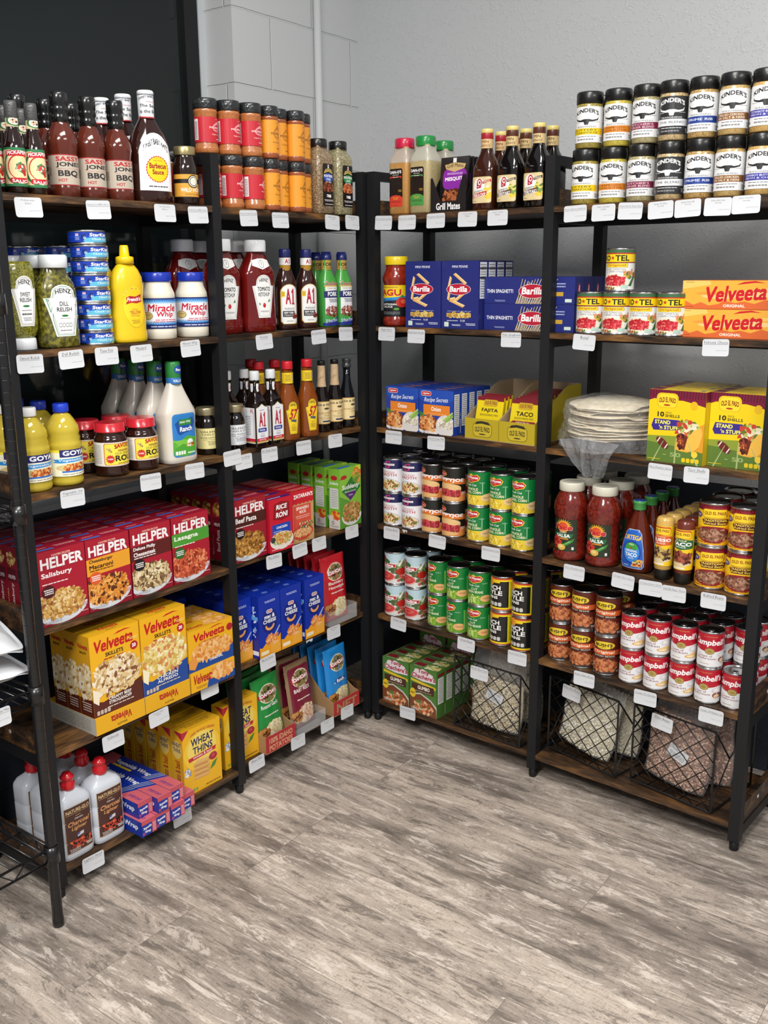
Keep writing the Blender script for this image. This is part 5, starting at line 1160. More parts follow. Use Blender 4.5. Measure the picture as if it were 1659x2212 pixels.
@kind
def diced_tomato_can():
    R, H = .0365, .109
    a = canart(R, H, .62).r(0, 0, 1, 1, 'e9e9e6').r(0, .93, 1, 1, '3a6a44').r(0, .895, 1, .93, 'b53a24').r(0, .70, 1, .895, 'f2d21c').r(0, .67, 1, .70, '8a2a1c')
    a.t('RO', .22, .725, .38, .87, '1c1a14', .05).star(.43, .80, .045, 'c43a2a').t('TEL', .48, .725, .74, .87, '1c1a14', .05).rr(.26, .56, .72, .665, '3a5a3a', .3).rr(.265, .565, .715, .66, 'f2cf2c', .3).t('Original', .31, .58, .67, .645, 'a8341c', .02)
    a.t('DICED TOMATOES', .28, .48, .68, .53, '3a3a36', .0, arc=.3).t('& GREEN CHILIES', .3, .425, .66, .47, '3a3a36', .0, arc=.3).food(.62, .28, 1, .5, ['c9a03a', 'e08a5a', '5a7a34'], 14, .3, 3).e(.46, .22, .27, .19, 'f0e2c8', 26).food(.22, .08, .7, .37, ['c4242c', 'e0505a', 'b51c24', 'e87a78'], 80, .11, 4, 1.5).p([(.74, .1), (.84, .34), (.89, .33), (.8, .08)], '3a6a2c').rr(.6, .03, .74, .12, 'b5d2c4', .1).food(.05, .0, .5, .07, ['e08a5a', '5a7a34', 'c43a2a'], 12, .5, 5)
    b = can('tomato_can', R, H, a, wrap='e0dfda'); return b
@kind
def cheese_loaf():
    w, h, d = .245, .068, .06
    a = Art(w, h).r(0, 0, 1, 1, 'f2b040').p([(0, 0), (1, 0), (1, .3), (.93, .26), (.85, .34), (.74, .2), (.64, .28), (.55, .22), (.44, .3), (.38, .18), (.28, .12), (.2, .24), (.12, .14), (.05, .26), (0, .34)], 'de6a34').p([(0, .7), (.3, .86), (.28, 1), (0, 1)], 'f7ca6a').p([(.2, .5), (.9, .75), (.98, .7), (.5, .4)], 'f7c668').e(.4, .46, .2, .1, 'f6cc80').e(.75, .5, .2, .1, 'f6d08a').e(.3, .55, .16, .06, 'ee9c3c')
    velv(a, .24, .28, .86, .84, 'cc1826', up=.22).t('ORIGINAL', .43, .07, .65, .17, 'f6ece0', .04).ln(.03, .93, .12, .96, '5a3a1c', 1).ln(.02, .05, .12, .1, '8a3a1c', 1)
    s = Art(d, h).r(0, 0, 1, 1, 'd98a2c'); t = Art(w, d).r(0, 0, 1, 1, 'c98a4a').t('Velveeta', .3, .2, .7, .8, 'b5241c', .04)
    return carton('cheese_loaf_box', w, h, d, 'e0742c', a, s, t)

# ---------------------------------------------------------------- level 4 right
@kind
def soup_mix():
    w, h, d = .129, .135, .036
    a = Art(w, h).r(0, 0, 1, 1, '1c3fa0').e(.5, 1.0, .6, .35, '2450b5').p([(.04, .3), (.2, .42), (.4, .38), (.0, .5)], '3a7a3a').rr(.06, .85, .36, .96, 'e9e0e0', .4).rr(.07, .86, .35, .95, 'c4202c', .4).t('Lipton', .11, .875, .31, .935, 'fff', .03)
    a.t('Recipe Secrets', .16, .70, .84, .83, 'f2f2f6', .02, sh=.25, up=.15).r(.13, .42, .9, .66, 'e8862c').t('Onion', .36, .52, .64, .62, 'fff', .03).ln(.22, .44, .8, .48, 'f0b070', 1)
    a.e(.3, .08, .34, .1, 'e6e0dc').food(-.0, .04, .52, .42, ['d98a4a', 'b5602c', 'e8b070', '8a4420', 'f0c890'], 60, .14, 3, 1.7).e(.78, .2, .28, .25, 'dcd8d6', 26).food(.54, .14, 1, .4, ['e6e0d0', 'cfc7b4', 'f4f0e4', 'b5ab98'], 70, .13, 4, 2).p([(.76, .33), (1, .48), (1, .42), (.8, .28)], '8ab84a').p([(.74, .37), (.98, .54), (1, .5), (.78, .33)], 'a8cc60').ln(.03, .02, .3, .06, 'ddd', 1, .9)
    s = Art(d, h).r(0, 0, 1, 1, '1c3fa0').r(.12, .2, .85, .92, 'dfe2e8').ln(.18, .22, .8, .9, '444', 16, .4); t = Art(w, d).r(0, 0, 1, 1, '1a3690').r(.4, .35, .75, .7, 'a86a3c')
    return carton('soup_mix_box', w, h, d, '1a3690', a, s, t)
def packet_box(name_, l1, l2, k1, npk=9):
    root = empty('seasoning_packet_display'); w, d, h, hb = .119, .26, .062, .155; t = .002; mb = MB(); Y = 'b5a01e'; K = 'a08a6e'
    mb.box(-w/2, w/2, 0, d, 0, t, K).box(-w/2, w/2, 0, t, t, h, [K, Y, Y, Y, K, Y]).box(-w/2, w/2, d-t, d, t, hb, K)
    for sx in (-1, 1):
        x0, x1 = sorted((sx*w/2, sx*(w/2-t))); n = 10; vs = []; fs = []
        for k in range(n+1):
            y = t+(d-2*t)*k/n; z = h+(hb-h)*min(1, (k/n)*1.5)
            vs += [(x0, y, t), (x1, y, t), (x0, y, z), (x1, y, z)]
        cc = []
        for k in range(n):
            a = 4*k; b = a+4; fs += [(a, a+2, b+2, b), (a+1, b+1, b+3, a+3), (a+2, a+3, b+3, b+2), (a, b, b+1, a+1)]
            cc += [Y if sx < 0 else K, Y if sx > 0 else K, K, K]
        fs += [(0, 1, 3, 2), (4*n, 4*n+2, 4*n+3, 4*n+1)]; cc += [Y, K]; mb.add(vs, fs, cc)
    a = Art(w, h).rr(.24, .14, .8, .82, '2c2a14', .3).rr(.25, .155, .79, .805, 'c4ae2c', .3).p([(.3, .72), (.35, .86), (.5, .9), (.7, .86), (.75, .72), (.5, .78)], '2c2a14').t('OLD EL PASO', .3, .36, .74, .6, '2c2a14', .04, arc=.15).e(.52, .27, .1, .03, '2c2a14')
    mb.art(a); mb.build('display_box', pmat(.6, 0), root)
    for k in range(npk):
        pw, ph = .092, .118; m2 = MB(); m2.box(-pw/2, pw/2, -.003, .003, 0, ph, 'e8cf1c'); a = Art(pw, ph).r(0, .9, 1, 1, '7a1c28').rr(.25, .76, .78, .93, 'c9a82c', .3).t('OLD EL PASO', .3, .80, .74, .88, '8a2a1c', .03, arc=.2)
        a.t(l1, .2, .60, .82, .71, '2c2418', .04).t(l2, .15, .52, .85, .57, '5a3a1c', .01)
        if k1: a.p([(.0, .42), (.12, .48), (.9, .48), (1, .42), (1, .36), (0, .36)], '8a2430').t('ORIGINAL', .22, .39, .75, .46, 'f4e6d0', .02)
        a.food(.05, .04, .95, .34, ['8a3a20', 'd9863c', '5a8a34', 'e6c070', 'b5442c', 'f0e6c8'], 50, .14, 4, 1.8)
        m2.art(a, M=Matrix.Translation((0, -.003, 0))); o = m2.build('seasoning_packet', pmat(.3, .3), root); o.location = (.0, .026+.022*k, .006+.002*k); o.rotation_euler = (-.22+.02*k, 0, .0)
    return root
@kind
def fajita_display(): return packet_box('fajita', 'FAJITA', 'SEASONING MIX', False, 3)
@kind
def taco_display(): return packet_box('taco', 'TACO', 'SEASONING MIX', True)
@kind
def yellow_shipper():
    mb = MB(); w, d, h = .11, .16, .165; t = .002; Y = 'c4ad20'
    mb.box(-w/2, w/2, 0, d, 0, t, Y).box(-w/2, w/2, d-t, d, t, h, Y).box(-w/2, -w/2+t, t, d-t, t, h, Y)
    mb.add([(w/2-t, t, t), (w/2, t, t), (w/2, d-t, t), (w/2-t, d-t, t), (w/2-t, t, .075), (w/2, t, .075), (w/2, d-t, h), (w/2-t, d-t, h), (w/2-t, d*.45, h), (w/2, d*.45, h)], [(0, 3, 2, 1), (1, 2, 6, 9, 5), (0, 4, 8, 7, 3), (4, 5, 9, 8), (8, 9, 6, 7), (0, 1, 5, 4), (3, 7, 6, 2)], Y)
    s = Art(d, .06).t('12FEB2027', .2, .3, .8, .6, '5a5012', .01); mb.art(s, M=Matrix.Translation((w/2, d/2, .03)) @ Matrix.Rotation(PI/2, 4, 'Z'))
    root = empty('seasoning_packet_display'); mb.build('display_box', pmat(.6, 0), root)
    for k in range(9):
        o = MB().box(-.046, .046, -.002, .002, 0, .15, 'd9c01c').build('seasoning_packet', pmat(.3, .3), root); o.location = (0, .02+.015*k, .004)
    return root
@kind
def taco_shells():
    w, h, d = .149, .186, .056
    a = Art(w, h).r(0, 0, 1, 1, 'f0cf14').r(0, 0, 1, .3, '5c7a30').p([(0, .28), (1, .2), (1, .32), (.5, .38), (0, .36)], '8a9a34').r(0, .88, 1, 1, '7a1638')
    for k in range(20): a.p([(k/20, .875), (k/20+.022, .875), (k/20+.034, 1), (k/20+.012, 1)], '5a0f28')
    a.p([(.0, .85), (.1, .88), (.2, .86), (.6, .87), (.8, .84), (1, .8), (1, .9), (0, .9)], '7a1638').rr(.13, .75, .52, .96, 'f0cf14', .3).rr(.145, .76, .505, .95, 'd9a51c', .3).rr(.155, .765, .495, .945, 'f5da30', .3).t('OLD EL PASO', .175, .82, .475, .89, '8a2414', .05, arc=.2).e(.32, .795, .06, .012, 'b5341c')
    a.t('10', .16, .63, .28, .70, '2c2418', .05).t('TACO', .3, .68, .41, .705, '2c2418', .02).t('SHELLS', .3, .63, .56, .67, '2c2418', .03).p([(.06, .5), (.1, .6), (.56, .6), (.58, .55), (.55, .46), (.1, .44)], '3a2a8a').t('STAND', .12, .53, .4, .585, 'f2ee60', .06).t("'n STUFF", .2, .46, .55, .515, 'f2ee60', .06)
    a.p([(.8+.07*math.cos(t)*(1 if k % 2 else .9), .81+.06*math.sin(t)) for k, t in enumerate(frange(0, 2*PI, 18))], 'e6b81c')
    a.p([(.84, .2), (.86, .42), (.92, .54), (1, .58), (1, .18)], 'e09a2a').p([(.50, .2), (.52, .38), (.60, .52), (.72, .58), (.88, .57), (.97, .48), (.9, .24), (.74, .17), (.6, .18)], 'edb040').food(.53, .36, .92, .6, ['5a7a28', 'a8c460', 'e6dcb4', 'c4442c', 'f0e6c8', 'd9603c'], 44, .16, 5, 2.4).food(.53, .2, .72, .42, ['6b2c1c', '8a3420', 'a8442c', '4a1c12'], 34, .2, 6, 1.3).p([(.68, .2), (.72, .36), (.82, .48), (.95, .52), (.98, .44), (.93, .26), (.82, .18)], 'f2bc4c')
    cx, cy = .28, .27; P = [(.135*math.cos(t), .06*math.sin(t)) for t in frange(0, 2*PI, 20)]+[(.115, 0)]; th = math.radians(-35)
    a.p([(cx+(u*math.cos(th)-v*math.sin(th)), cy+(u*math.sin(th)+v*math.cos(th))*.9) for u, v in P], '6b2420')
    for u0 in (-.085, .085): a.p([(cx+(u*math.cos(th)-v*math.sin(th)), cy+(u*math.sin(th)+v*math.cos(th))*.9) for u, v in [(u0-.01, -.044), (u0+.01, -.044), (u0+.01, .044), (u0-.01, .044)]], 'e6dcd4')
    a.p([(.1, 0), (.13, 0), (.3, .3), (.29, .3)], 'a8b87a').p([(.5, 0), (.53, 0), (.53, .34), (.515, .34)], 'a8b87a').p([(.9, .0), (.94, 0), (.74, .3), (.73, .3)], 'a8b87a').t('- 50', .3, .09, .62, .15, '9ab06a', .04)
    for k in range(4): a.rr(.64+.08*k, .03, .705+.08*k, .09, 'e6c81c', .3)
    a.e(.86, .15, .055, .045, 'f0cf40').ln(.02, .03, .25, .05, 'e6c81c', 1)
    s = Art(d, h).r(0, 0, 1, 1, 'd9b714').r(0, .86, 1, 1, '6b1232'); t = Art(w, d).r(0, 0, .2, 1, '6b1232').r(.2, 0, 1, 1, 'e0bf18').r(.2, .8, 1, 1, 'a8921c').t('TACO SHELLS', .4, .3, .7, .6, '6b5a14', .01).rr(.84, .25, .92, .6, '5a6a8a', .1)
    return carton('taco_shell_box', w, h, d, 'd9b714', a, s, t)
@kind
def tortillas():
    root = empty('tortilla_bag'); q = random.Random(5)
    z = 0
    for k in range(16):
        R = .125*q.uniform(.97, 1.02); mb = MB(); th = .0048; ph = q.uniform(0, 6); pr = []
        vs = []; fs = []; seg = 32; rings = (0.0, .6, .93, 1.0)
        for top in (0, 1):
            for ri, rr in enumerate(rings):
                for s in range(seg):
                    t = 2*PI*s/seg; rad = R*rr*(1+.012*math.sin(3*t+ph)); droop = (.006+.012*(k/16))*max(0, rr-.55)*2.2*(1 if math.cos(t+.9) > .0 else .4)+.0015*math.sin(4*t+ph)*rr
                    if rr == 0: rad = .002
                    vs.append((rad*math.cos(t), rad*.92*math.sin(t), th*(top if ri < 3 else .5)-droop))
        nr = len(rings)
        for top in (0, 1):
            for ri in range(nr-1):
                for s in range(seg):
                    a = (top*nr+ri)*seg+s; b = (top*nr+ri)*seg+(s+1) % seg; f = (a, b, b+seg, a+seg); fs.append(f if not top else f[::-1])
        mb.add(vs, fs, smooth=True)
        o = mb.build('tortilla', grain('e6dcc4', 'cfc2a4', 60, .7, 0, kind='N'), root); o.location = (q.uniform(-.003, .003), q.uniform(-.003, .003), .036+k*.0064); o.rotation_euler = (0, 0, ph)
    # crinkled clear bag: a loose skin over the stack with a tail hanging over the shelf edge
    film = bagfilm()
    mb = MB(); vs = []; fs = []; nu, nv = 96, 24
    for j in range(nv+1):
        v = j/nv; zz = .004+.142*v
        for i in range(nu):
            t = 2*PI*i/nu; rr = .133+.016*(1-v)**1.5+.004*math.sin(7*t+9*v)+.003*math.sin(13*t-6*v)+(.0035*math.sin(29*t+17*v)+.0025*math.sin(41*t-31*v))*(1-v*.6)
            if v > .85: rr *= 1-.55*(v-.85)/.15
            vs.append((rr*math.cos(t), rr*.93*math.sin(t), zz+.003*math.sin(5*t+4*v)-(.01 if math.cos(t+2.2) < -.3 and v > .5 else 0)))
    for j in range(nv):
        for i in range(nu):
            a = j*nu+i; b = j*nu+(i+1) % nu; fs.append((a, b, b+nu, a+nu))
    fs.append([nv*nu+i for i in range(nu)]); mb.add(vs, fs, smooth=True)
    # tail
    vs = []; fs = []; n1, n2 = 30, 14
    for j in range(n2+1):
        v = j/n2
        for i in range(n1+1):
            u = -1+2*i/n1; hw = .085*(1-.66*v); y = -.14-.012*min(1, v*1.6)-.006*math.sin(6*u+5*v)-.004*math.sin(11*u)-.003*math.sin(23*u+9*v); zz = .045-.105*v-.012*abs(u)*(1-v)
            if zz < .02 and v < .5: y -= .004
            vs.append((.02*v+u*hw, y, zz))
    for j in range(n2):
        for i in range(n1):
            a = j*(n1+1)+i; fs.append((a, a+1, a+n1+2, a+n1+1))
    mb.add(vs, fs, smooth=True)
    mb.build('clear_bag', film, root)
    return root
def bagfilm():
    if 'film' in MATS: return MATS['film']
    m, nt, b = newmat('crinkled_clear_film'); L = nt.links.new
    b.inputs['Base Color'].default_value = (.9, .92, .94, 1); b.inputs['Roughness'].default_value = .12; b.inputs['Alpha'].default_value = .13
    b.inputs['Specular IOR Level'].default_value = 1.0
    tc = N(nt, 'ShaderNodeTexCoord'); n = N(nt, 'ShaderNodeTexNoise'); n.inputs['Scale'].default_value = 45; n.inputs['Detail'].default_value = 4; n.inputs['Distortion'].default_value = 1.5
    bp = N(nt, 'ShaderNodeBump'); bp.inputs['Strength'].default_value = 1; bp.inputs['Distance'].default_value = .006
    L(tc.outputs['Object'], n.inputs['Vector']); L(n.outputs[0], bp.inputs['Height']); L(bp.outputs[0], b.inputs['Normal'])
    MATS['film'] = m; return m

# ---------------------------------------------------------------- cans, levels 2 and 3 right
RC, HC = .0365, .1105
@kind
def broth_can():
    a = canart(RC, HC, .7).r(0, 0, 1, 1, 'e9e9ee').r(0, .72, 1, 1, '1e2152').t('S', .42, .74, .56, .97, 'c43a7a', .02, sh=.1).rr(.36, .83, .64, .89, 'e9e9ee', .2).t('SWANSON', .39, .843, .61, .877, 'b5243a', .02, res=1)
    a.t('CHICKEN', .36, .58, .64, .64, 'c46a6a', .02).t('BROTH', .34, .48, .68, .57, 'b5444c', .03).e(.5, .2, .26, .2, '8a8a90', 24).e(.5, .2, .25, .19, 'e0dcd8', 24).food(.27, .04, .73, .37, ['d9a860', 'b5502c', '8a5a2c', 'e6d2a0', '6a7a34', 'c4874a'], 60, .13, 3).ln(.93, .1, .99, .7, '333', 16, .4)
    return can('broth_can', RC, HC, a, wrap='dedee2')
@kind
def sloppy_can():
    a = canart(RC, HC, .62).r(0, 0, 1, 1, '1b1d1a').p([(0, .28), (1, .28), (1, 0), (0, 0)], 'd98a4a').p([(0, .76), (.5, .72), (1, .66), (1, .5), (.5, .56), (0, .58)], 'dd7430').t('SLOPPYJOE', .06, .59, .86, .72, 'fff', .05, up=-.35, out='4a2a1c')
    a.e(.32, .84, .14, .085, 'd9b04a').e(.32, .84, .125, .072, 'c4202c').t('Del Monte', .22, .82, .42, .86, 'fff', .02, res=1).ln(.3, .54, .62, .57, 'e8c050', 1).e(.45, .42, .34, .13, 'e6bf84').p([(.1, .42), (.8, .42), (.78, .3), (.14, .3)], 'e6bf84').food(.1, .12, .82, .38, ['b5303c', '9a2430', 'cc4a50', '8a1c24'], 60, .16, 4).e(.45, .08, .3, .07, 'e0b070').ln(.8, .2, .95, .3, 'ddd', 2)
    return can('sloppy_joe_can', RC, HC, a, wrap='1b1d1a')
def dm_badge(a): 
    a.p([(.18, .84), (.25, .93), (.34, .90), (.40, .95), (.46, .90), (.55, .93), (.62, .84), (.58, .74), (.4, .66), (.22, .74)], 'e8c83a').p([(.20, .84), (.26, .91), (.4, .88), (.54, .91), (.6, .84), (.56, .75), (.4, .685), (.24, .75)], 'c4202c').t('Del Monte', .23, .79, .57, .87, 'fff', .04, up=.0).t('Quality', .33, .735, .47, .77, 'f4d0d0', .01, res=1)
    a.t('Fresh Cut', .26, .57, .54, .64, 'f4f8f4', .02, sh=.25).t('WITH', .6, .66, .72, .69, 'c8e0cc', .0, res=1)
@kind
def corn_can():
    a = canart(RC, HC, .62).r(0, 0, 1, 1, '0f7a3a').r(0, .0, 1, .3, 'e6c93a').p([(0, .3), (.3, .2), (.7, .3), (1, .42), (1, .2), (0, .1)], 'e6c93a'); dm_badge(a)
    a.t('WHOLE', .27, .44, .57, .52, 'f4f0c4', .03).t('KERNEL CORN', .2, .34, .64, .42, 'f4f0c4', .03).food(-.0, .02, .6, .3, ['f2dc4a', 'e6c42c', 'f7ea7a', 'd2aa20'], 80, .16, 5, 1.3).e(.78, .22, .15, .12, 'e6c890').ln(.68, .18, .88, .25, '8a6a3a', 2).r(.66, .34, .68, .7, '8ac49a')
    return can('corn_can', RC, HC, a, wrap='0f7a3a')
@kind
def bean_can_green():
    a = canart(RC, HC, .62).r(0, 0, 1, 1, '127a34').p([(0, 0), (1, 0), (1, .2), (.6, .3), (.0, .34)], '6a9a2c'); dm_badge(a)
    a.t('CUT', .34, .46, .5, .53, 'e8f0c4', .03).t('GREEN BEANS', .22, .36, .62, .44, 'e8f0c4', .03).food(.0, .02, .66, .3, ['8ab83a', 'a8cc5a', '5a8a2a', 'c4dc80'], 50, .18, 6, 2.6).e(.7, .2, .14, .11, 'e6b070').ln(.62, .17, .78, .23, '7a4a2a', 2)
    for k in range(5): a.p([(.8+.02*k, .12), (.82+.02*k, .12), (.84+.025*(k-1), .74), (.82+.025*(k-1), .74)], ['5aa848', '8acc6a', '3a8a34'][k % 3])
    a.p([(.86, .7), (1, .78), (.94, .66)], '3a8a40').p([(.88, .55), (1, .6), (.95, .5)], '4a9a48')
    return can('green_bean_can', RC, HC, a, wrap='127a34')
@kind
def tomato_sauce_can():
    a = canart(RC, HC, .62).r(0, 0, 1, 1, 'd9dcd8').r(0, .7, 1, 1, 'b8d2dc').food(.5, .3, 1, .75, ['6a7a4a', '8a9a5c', '4a5a34'], 24, .18, 3).e(.3, .72, .22, .12, '3a6a3a').e(.32, .84, .07, .07, 'a8342c').r(.26, .7, .38, .82, 'a8342c').p([(.04, .68), (.66, .66), (.66, .54), (.04, .52)], 'e9dcd4').p([(.05, .67), (.65, .65), (.65, .55), (.05, .53)], 'b5202c').t('Contadina', .1, .555, .6, .65, 'fff', .04).rr(.16, .42, .54, .5, '3a5a2a', .1).t('SAUCE', .22, .435, .48, .485, 'f0f0e0', .03)
    a.e(.35, .22, .3, .18, 'e0a8a0').e(.35, .23, .27, .15, 'c83c3c').e(.37, .25, .16, .08, 'd9625a').e(.38, .26, .08, .04, 'c83c3c').e(.8, .4, .14, .12, 'b5241c').food(.62, .05, 1, .3, ['b53a30', '5a6a3a', 'c4564a'], 16, .25, 4).p([(.7, .6), (.86, .88), (.9, .86), (.75, .58)], 'f0f0ec')
    return can('tomato_sauce_can', RC, HC, a, wrap='d5d8d6')
@kind
def ranch_bean_can():
    a = canart(RC, HC, .62).r(0, 0, 1, 1, '161616').r(0, .95, 1, 1, 'c4442c').r(0, .9, 1, .95, 'f0d81c').r(0, .0, 1, .03, 'c4442c').r(0, .03, 1, .08, 'f0d81c').r(.8, .08, 1, .9, 'e8d81c').ln(.83, .12, .98, .88, '2a2a10', 16, .35)
    a.p([(.1, .85), (.35, .83), (.6, .85), (.62, .95), (.1, .95)], 'e8c81c').star(.36, .87, .1, 'f0a02c', 14, .75).ln(.3, .86, .42, .88, '8a3a1c', 1).t('RANCH', .12, .62, .62, .76, 'f4f4f0', .08).t('STYLE', .14, .46, .66, .6, 'f4f4f0', .08).t('BEANS', .2, .34, .56, .43, 'f4f4f0', .07)
    for k in range(4): a.rr(.3+.09*k, .12, .375+.09*k, .24, 'c9c9c4', .3)
    return can('ranch_bean_can', RC, HC, a, wrap='161616')
@kind
def baked_bean_can():
    H = .1165
    a = canart(RC, H, .62).r(0, 0, 1, 1, '5a2014').e(.5, .8, .24, .115, '2a1a10').e(.5, .8, .23, .105, 'e8c832', 24).t("BUSH'S", .32, .765, .68, .85, '1c1610', .06).t('BEST', .45, .725, .55, .75, '1c1610', .01, res=1).p([(.1, .67), (.9, .67), (.86, .53), (.14, .53)], 'cf5c2c').t('Original', .28, .555, .72, .65, 'f6e6c8', .03, sh=.15).r(.18, .47, .86, .525, '17110e').t('BAKED BEANS', .3, .48, .74, .515, 'e6dcc8', .02).e(.5, .2, .37, .22, '3a3634', 24).food(.16, .04, .84, .42, ['b5683c', '9a4c2a', 'cf8454', 'a85a34', '7a3418'], 90, .12, 3, 1.5).ln(.78, .03, .95, .1, 'e0d8d0', 2)
    a.ln(.02, .1, .08, .9, 'e0c8b8', 18, .3)
    return can('baked_bean_can', RC, H, a, wrap='5a2014')
@kind
def refried_can():
    R, H = .0395, .1135
    a = canart(R, H, .62).r(0, 0, 1, 1, 'e8a81c').r(0, .45, 1, .9, 'f0c41c').r(0, .86, 1, 1, '7a1628')
    for k in range(16): a.p([(k/16, .85), (k/16+.03, .85), (k/16+.035, 1), (k/16+.01, 1)], '5a1020')
    a.rr(.36, .68, .8, .96, '8a1c28', .3).rr(.37, .69, .79, .9, 'f2d02c', .3).t('OLD EL PASO', .4, .75, .76, .83, '8a1c14', .04, arc=.2).p([(.36, .62), (.4, .66), (.8, .66), (.84, .62), (.8, .5), (.4, .5)], '5a1c14').t('TRADITIONAL', .38, .59, .8, .645, 'f2dc60', .03).t('Refried Beans', .4, .52, .78, .575, 'f2dc60', .02).e(.26, .72, .09, .075, '2c2a78').ln(.2, .69, .32, .75, 'dfe0f2', 3)
    a.e(.56, .26, .33, .21, '8a1c24', 24).food(.27, .1, .85, .42, ['8a5a44', '9f6e56', '6e4030', 'b58a70'], 90, .14, 3, 1.6).food(.05, .05, .3, .3, ['c4903a', '7a4a24'], 14, .25, 2).ln(.2, .04, .7, .07, '7a4a14', 1)
    return can('refried_bean_can', R, H, a, wrap='e8b01c')
def soup(l2, mush):
    R, H = .033, .1
    a = canart(R, H, .62).r(0, 0, 1, 1, 'e6e6e8').r(0, .5, 1, 1, 'b5142c').p([(.2, .5), (.5, .44), (.8, .5)], 'b5142c').t('CONDENSED', .36, .9, .66, .93, 'd9a04a', .0, res=1).t("Campbell's", .12, .6, .88, .84, 'f6f2f2', .05, sh=.15, up=.1).e(.5, .47, .1, .1, '8a7434', 20).e(.5, .47, .085, .085, 'b39c58', 20).e(.5, .47, .05, .05, '9a8444', 14)
    a.t('Cream of', .26, .29, .56, .355, '7a1c38', .02).t(l2, .22, .215, .64, .28, '7a1c38', .02).ln(.3, .06, .5, .1, '9a8a5a', 1).e(.78, .36, .12, .1, 'd5d4d6').e(.79, .38, .08, .06, 'ecebec')
    if mush: a.e(.8, .22, .12, .09, '8a4a30').e(.78, .2, .07, .05, 'e6c8a8').r(.74, .1, .8, .18, 'd9b890')
    else: a.e(.74, .14, .16, .06, 'd9a860').e(.82, .2, .14, .05, 'e6bf80').e(.72, .14, .1, .035, 'f2dfb4')
    return can('soup_can', R, H, a, wrap='dcdcde', tab=True)
@kind
def soup_chicken(): return soup('Chicken', False)
@kind
def soup_mushroom(): return soup('Mushroom', True)
@kind
def salsa_jar():
    R = .0475
    pr = [(R-.006, 0), (R-.001, .005), (R, .012), (R, .022), (R-.004, .028), (R-.004, .122), (R-.001, .128), (R+.001, .145), (R, .165), (R-.008, .185), (.033, .197), (.033, .204)]
    cp = [(.0345, .199), (.036, .201), (.036, .220), (.0345, .224), (.032, .2245), (.031, .2225)]
    a = Art(.082, .092).r(0, 0, 1, 1, '25301e').e(.5, .78, .24, .18, 'e8a02c', 24).e(.5, .78, .17, .13, 'd9542c', 20)
    for k in range(11):
        t = PI*k/10; a.p([(.5+.24*math.cos(t-.06), .8+.17*math.sin(t-.06)), (.5+.32*math.cos(t), .8+.22*math.sin(t)), (.5+.24*math.cos(t+.06), .8+.17*math.sin(t+.06))], 'e8c83a')
    a.t('Pace', .16, .66, .84, .84, 'c4202c', .07, sh=.15, out='f4f0ea').t('CHUNKY', .36, .56, .64, .61, 'dfe8dc', .02).p([(.12, .55), (.88, .55), (.8, .42), (.2, .42)], '1f6a3a').t('SALSA', .24, .43, .76, .54, 'f4f4f0', .05).r(.3, .37, .7, .41, 'd98a2c')
    a.e(.22, .26, .2, .2, 'b5241c').food(.06, .1, .4, .44, ['c43a2c', 'd9584a', '8a1c14'], 16, .25, 3).p([(.4, .12), (.5, .1), (.85, .3), (.92, .42), (.8, .36), (.45, .2)], '3a8a3a').p([(.45, .14), (.8, .32), (.74, .33)], '7ac46a').e(.45, .12, .16, .1, 'd9b050').e(.43, .14, .09, .05, 'ecd28a').rr(.82, .05, .9, .14, 'ddd', .2)
    return bottle('salsa_jar', pr, grain('5a140c', '7d2416', 120, .15, .7, kind='N'), cp, plain('d9d6c4', .4, .1, name='cream_lid'), n=2, labels=[('label', Art(.082, .092), .0, 'none') if False else ('label', a, .029, 'wrap', .0006)])
@kind
def taco_sauce():
    prf = [(.034, 0), (.042, .004), (.045, .03), (.046, .06), (.043, .085), (.036, .110), (.027, .135), (.019, .155), (.0155, .166), (.0155, .176)]
    cp = [(.0165, .172), (.0175, .174), (.0175, .189), (.0185, .19), (.0185, .195), (.017, .197)]
    a = Art(.07, .108)
    P = lambda g: [(.08+g, g), (.92-g, g), (1-g, .08), (.97-g, .5), (.84-g, .9), (.72, 1-g), (.28, 1-g), (.16+g, .9), (.03+g, .5), (g, .08)]
    a.p(P(0), 'b8c4d8').p(P(.015), '1f5fc0').e(.5, .42, .4, .3, '1a3f9a', 30).e(.5, .42, .34, .25, '2f86dd', 28).t('ORTEGA', .12, .72, .88, .84, 'f0c83a', .06, arc=.2, out='1c2a5a').p([(.2, .5), (.8, .5), (.7, .64), (.5, .68), (.3, .64)], '3a9a3a').t('MILD', .4, .6, .6, .645, 'f0f0e0', .02).e(.5, .53, .04, .025, 'c42a1c').t('ORIGINAL', .24, .43, .76, .49, 'f4f4ea', .03).t('TACO', .25, .31, .75, .41, 'fff', .06).t('SAUCE', .38, .25, .62, .295, 'f4f4f4', .02)
    a.p([(.5, .05), (.6, .18), (.8, .26), (.97, .24), (.94, .06)], 'e0a84a').food(.56, .08, .92, .22, ['5a7a2c', 'c43a24', 'e6dcb4', '7a3a20'], 20, .2, 4).ln(.15, .05, .4, .09, 'cfe0f4', 2)
    o = bottle('taco_sauce_bottle', prf, plain('5a1c0e', .12, .5, name='red_brown_sauce'), cp, plain('4a9a50', .3, .3, name='green_cap'), n=2.2, sy=.72, labels=[('label', a, .012, 'drape')])
    MB().lathe([(.0165, .1972), (.0168, .198), (.012, .1985)], 24, col='24449a').build('cap_disc', pmat(.3, .3), o)
    return o
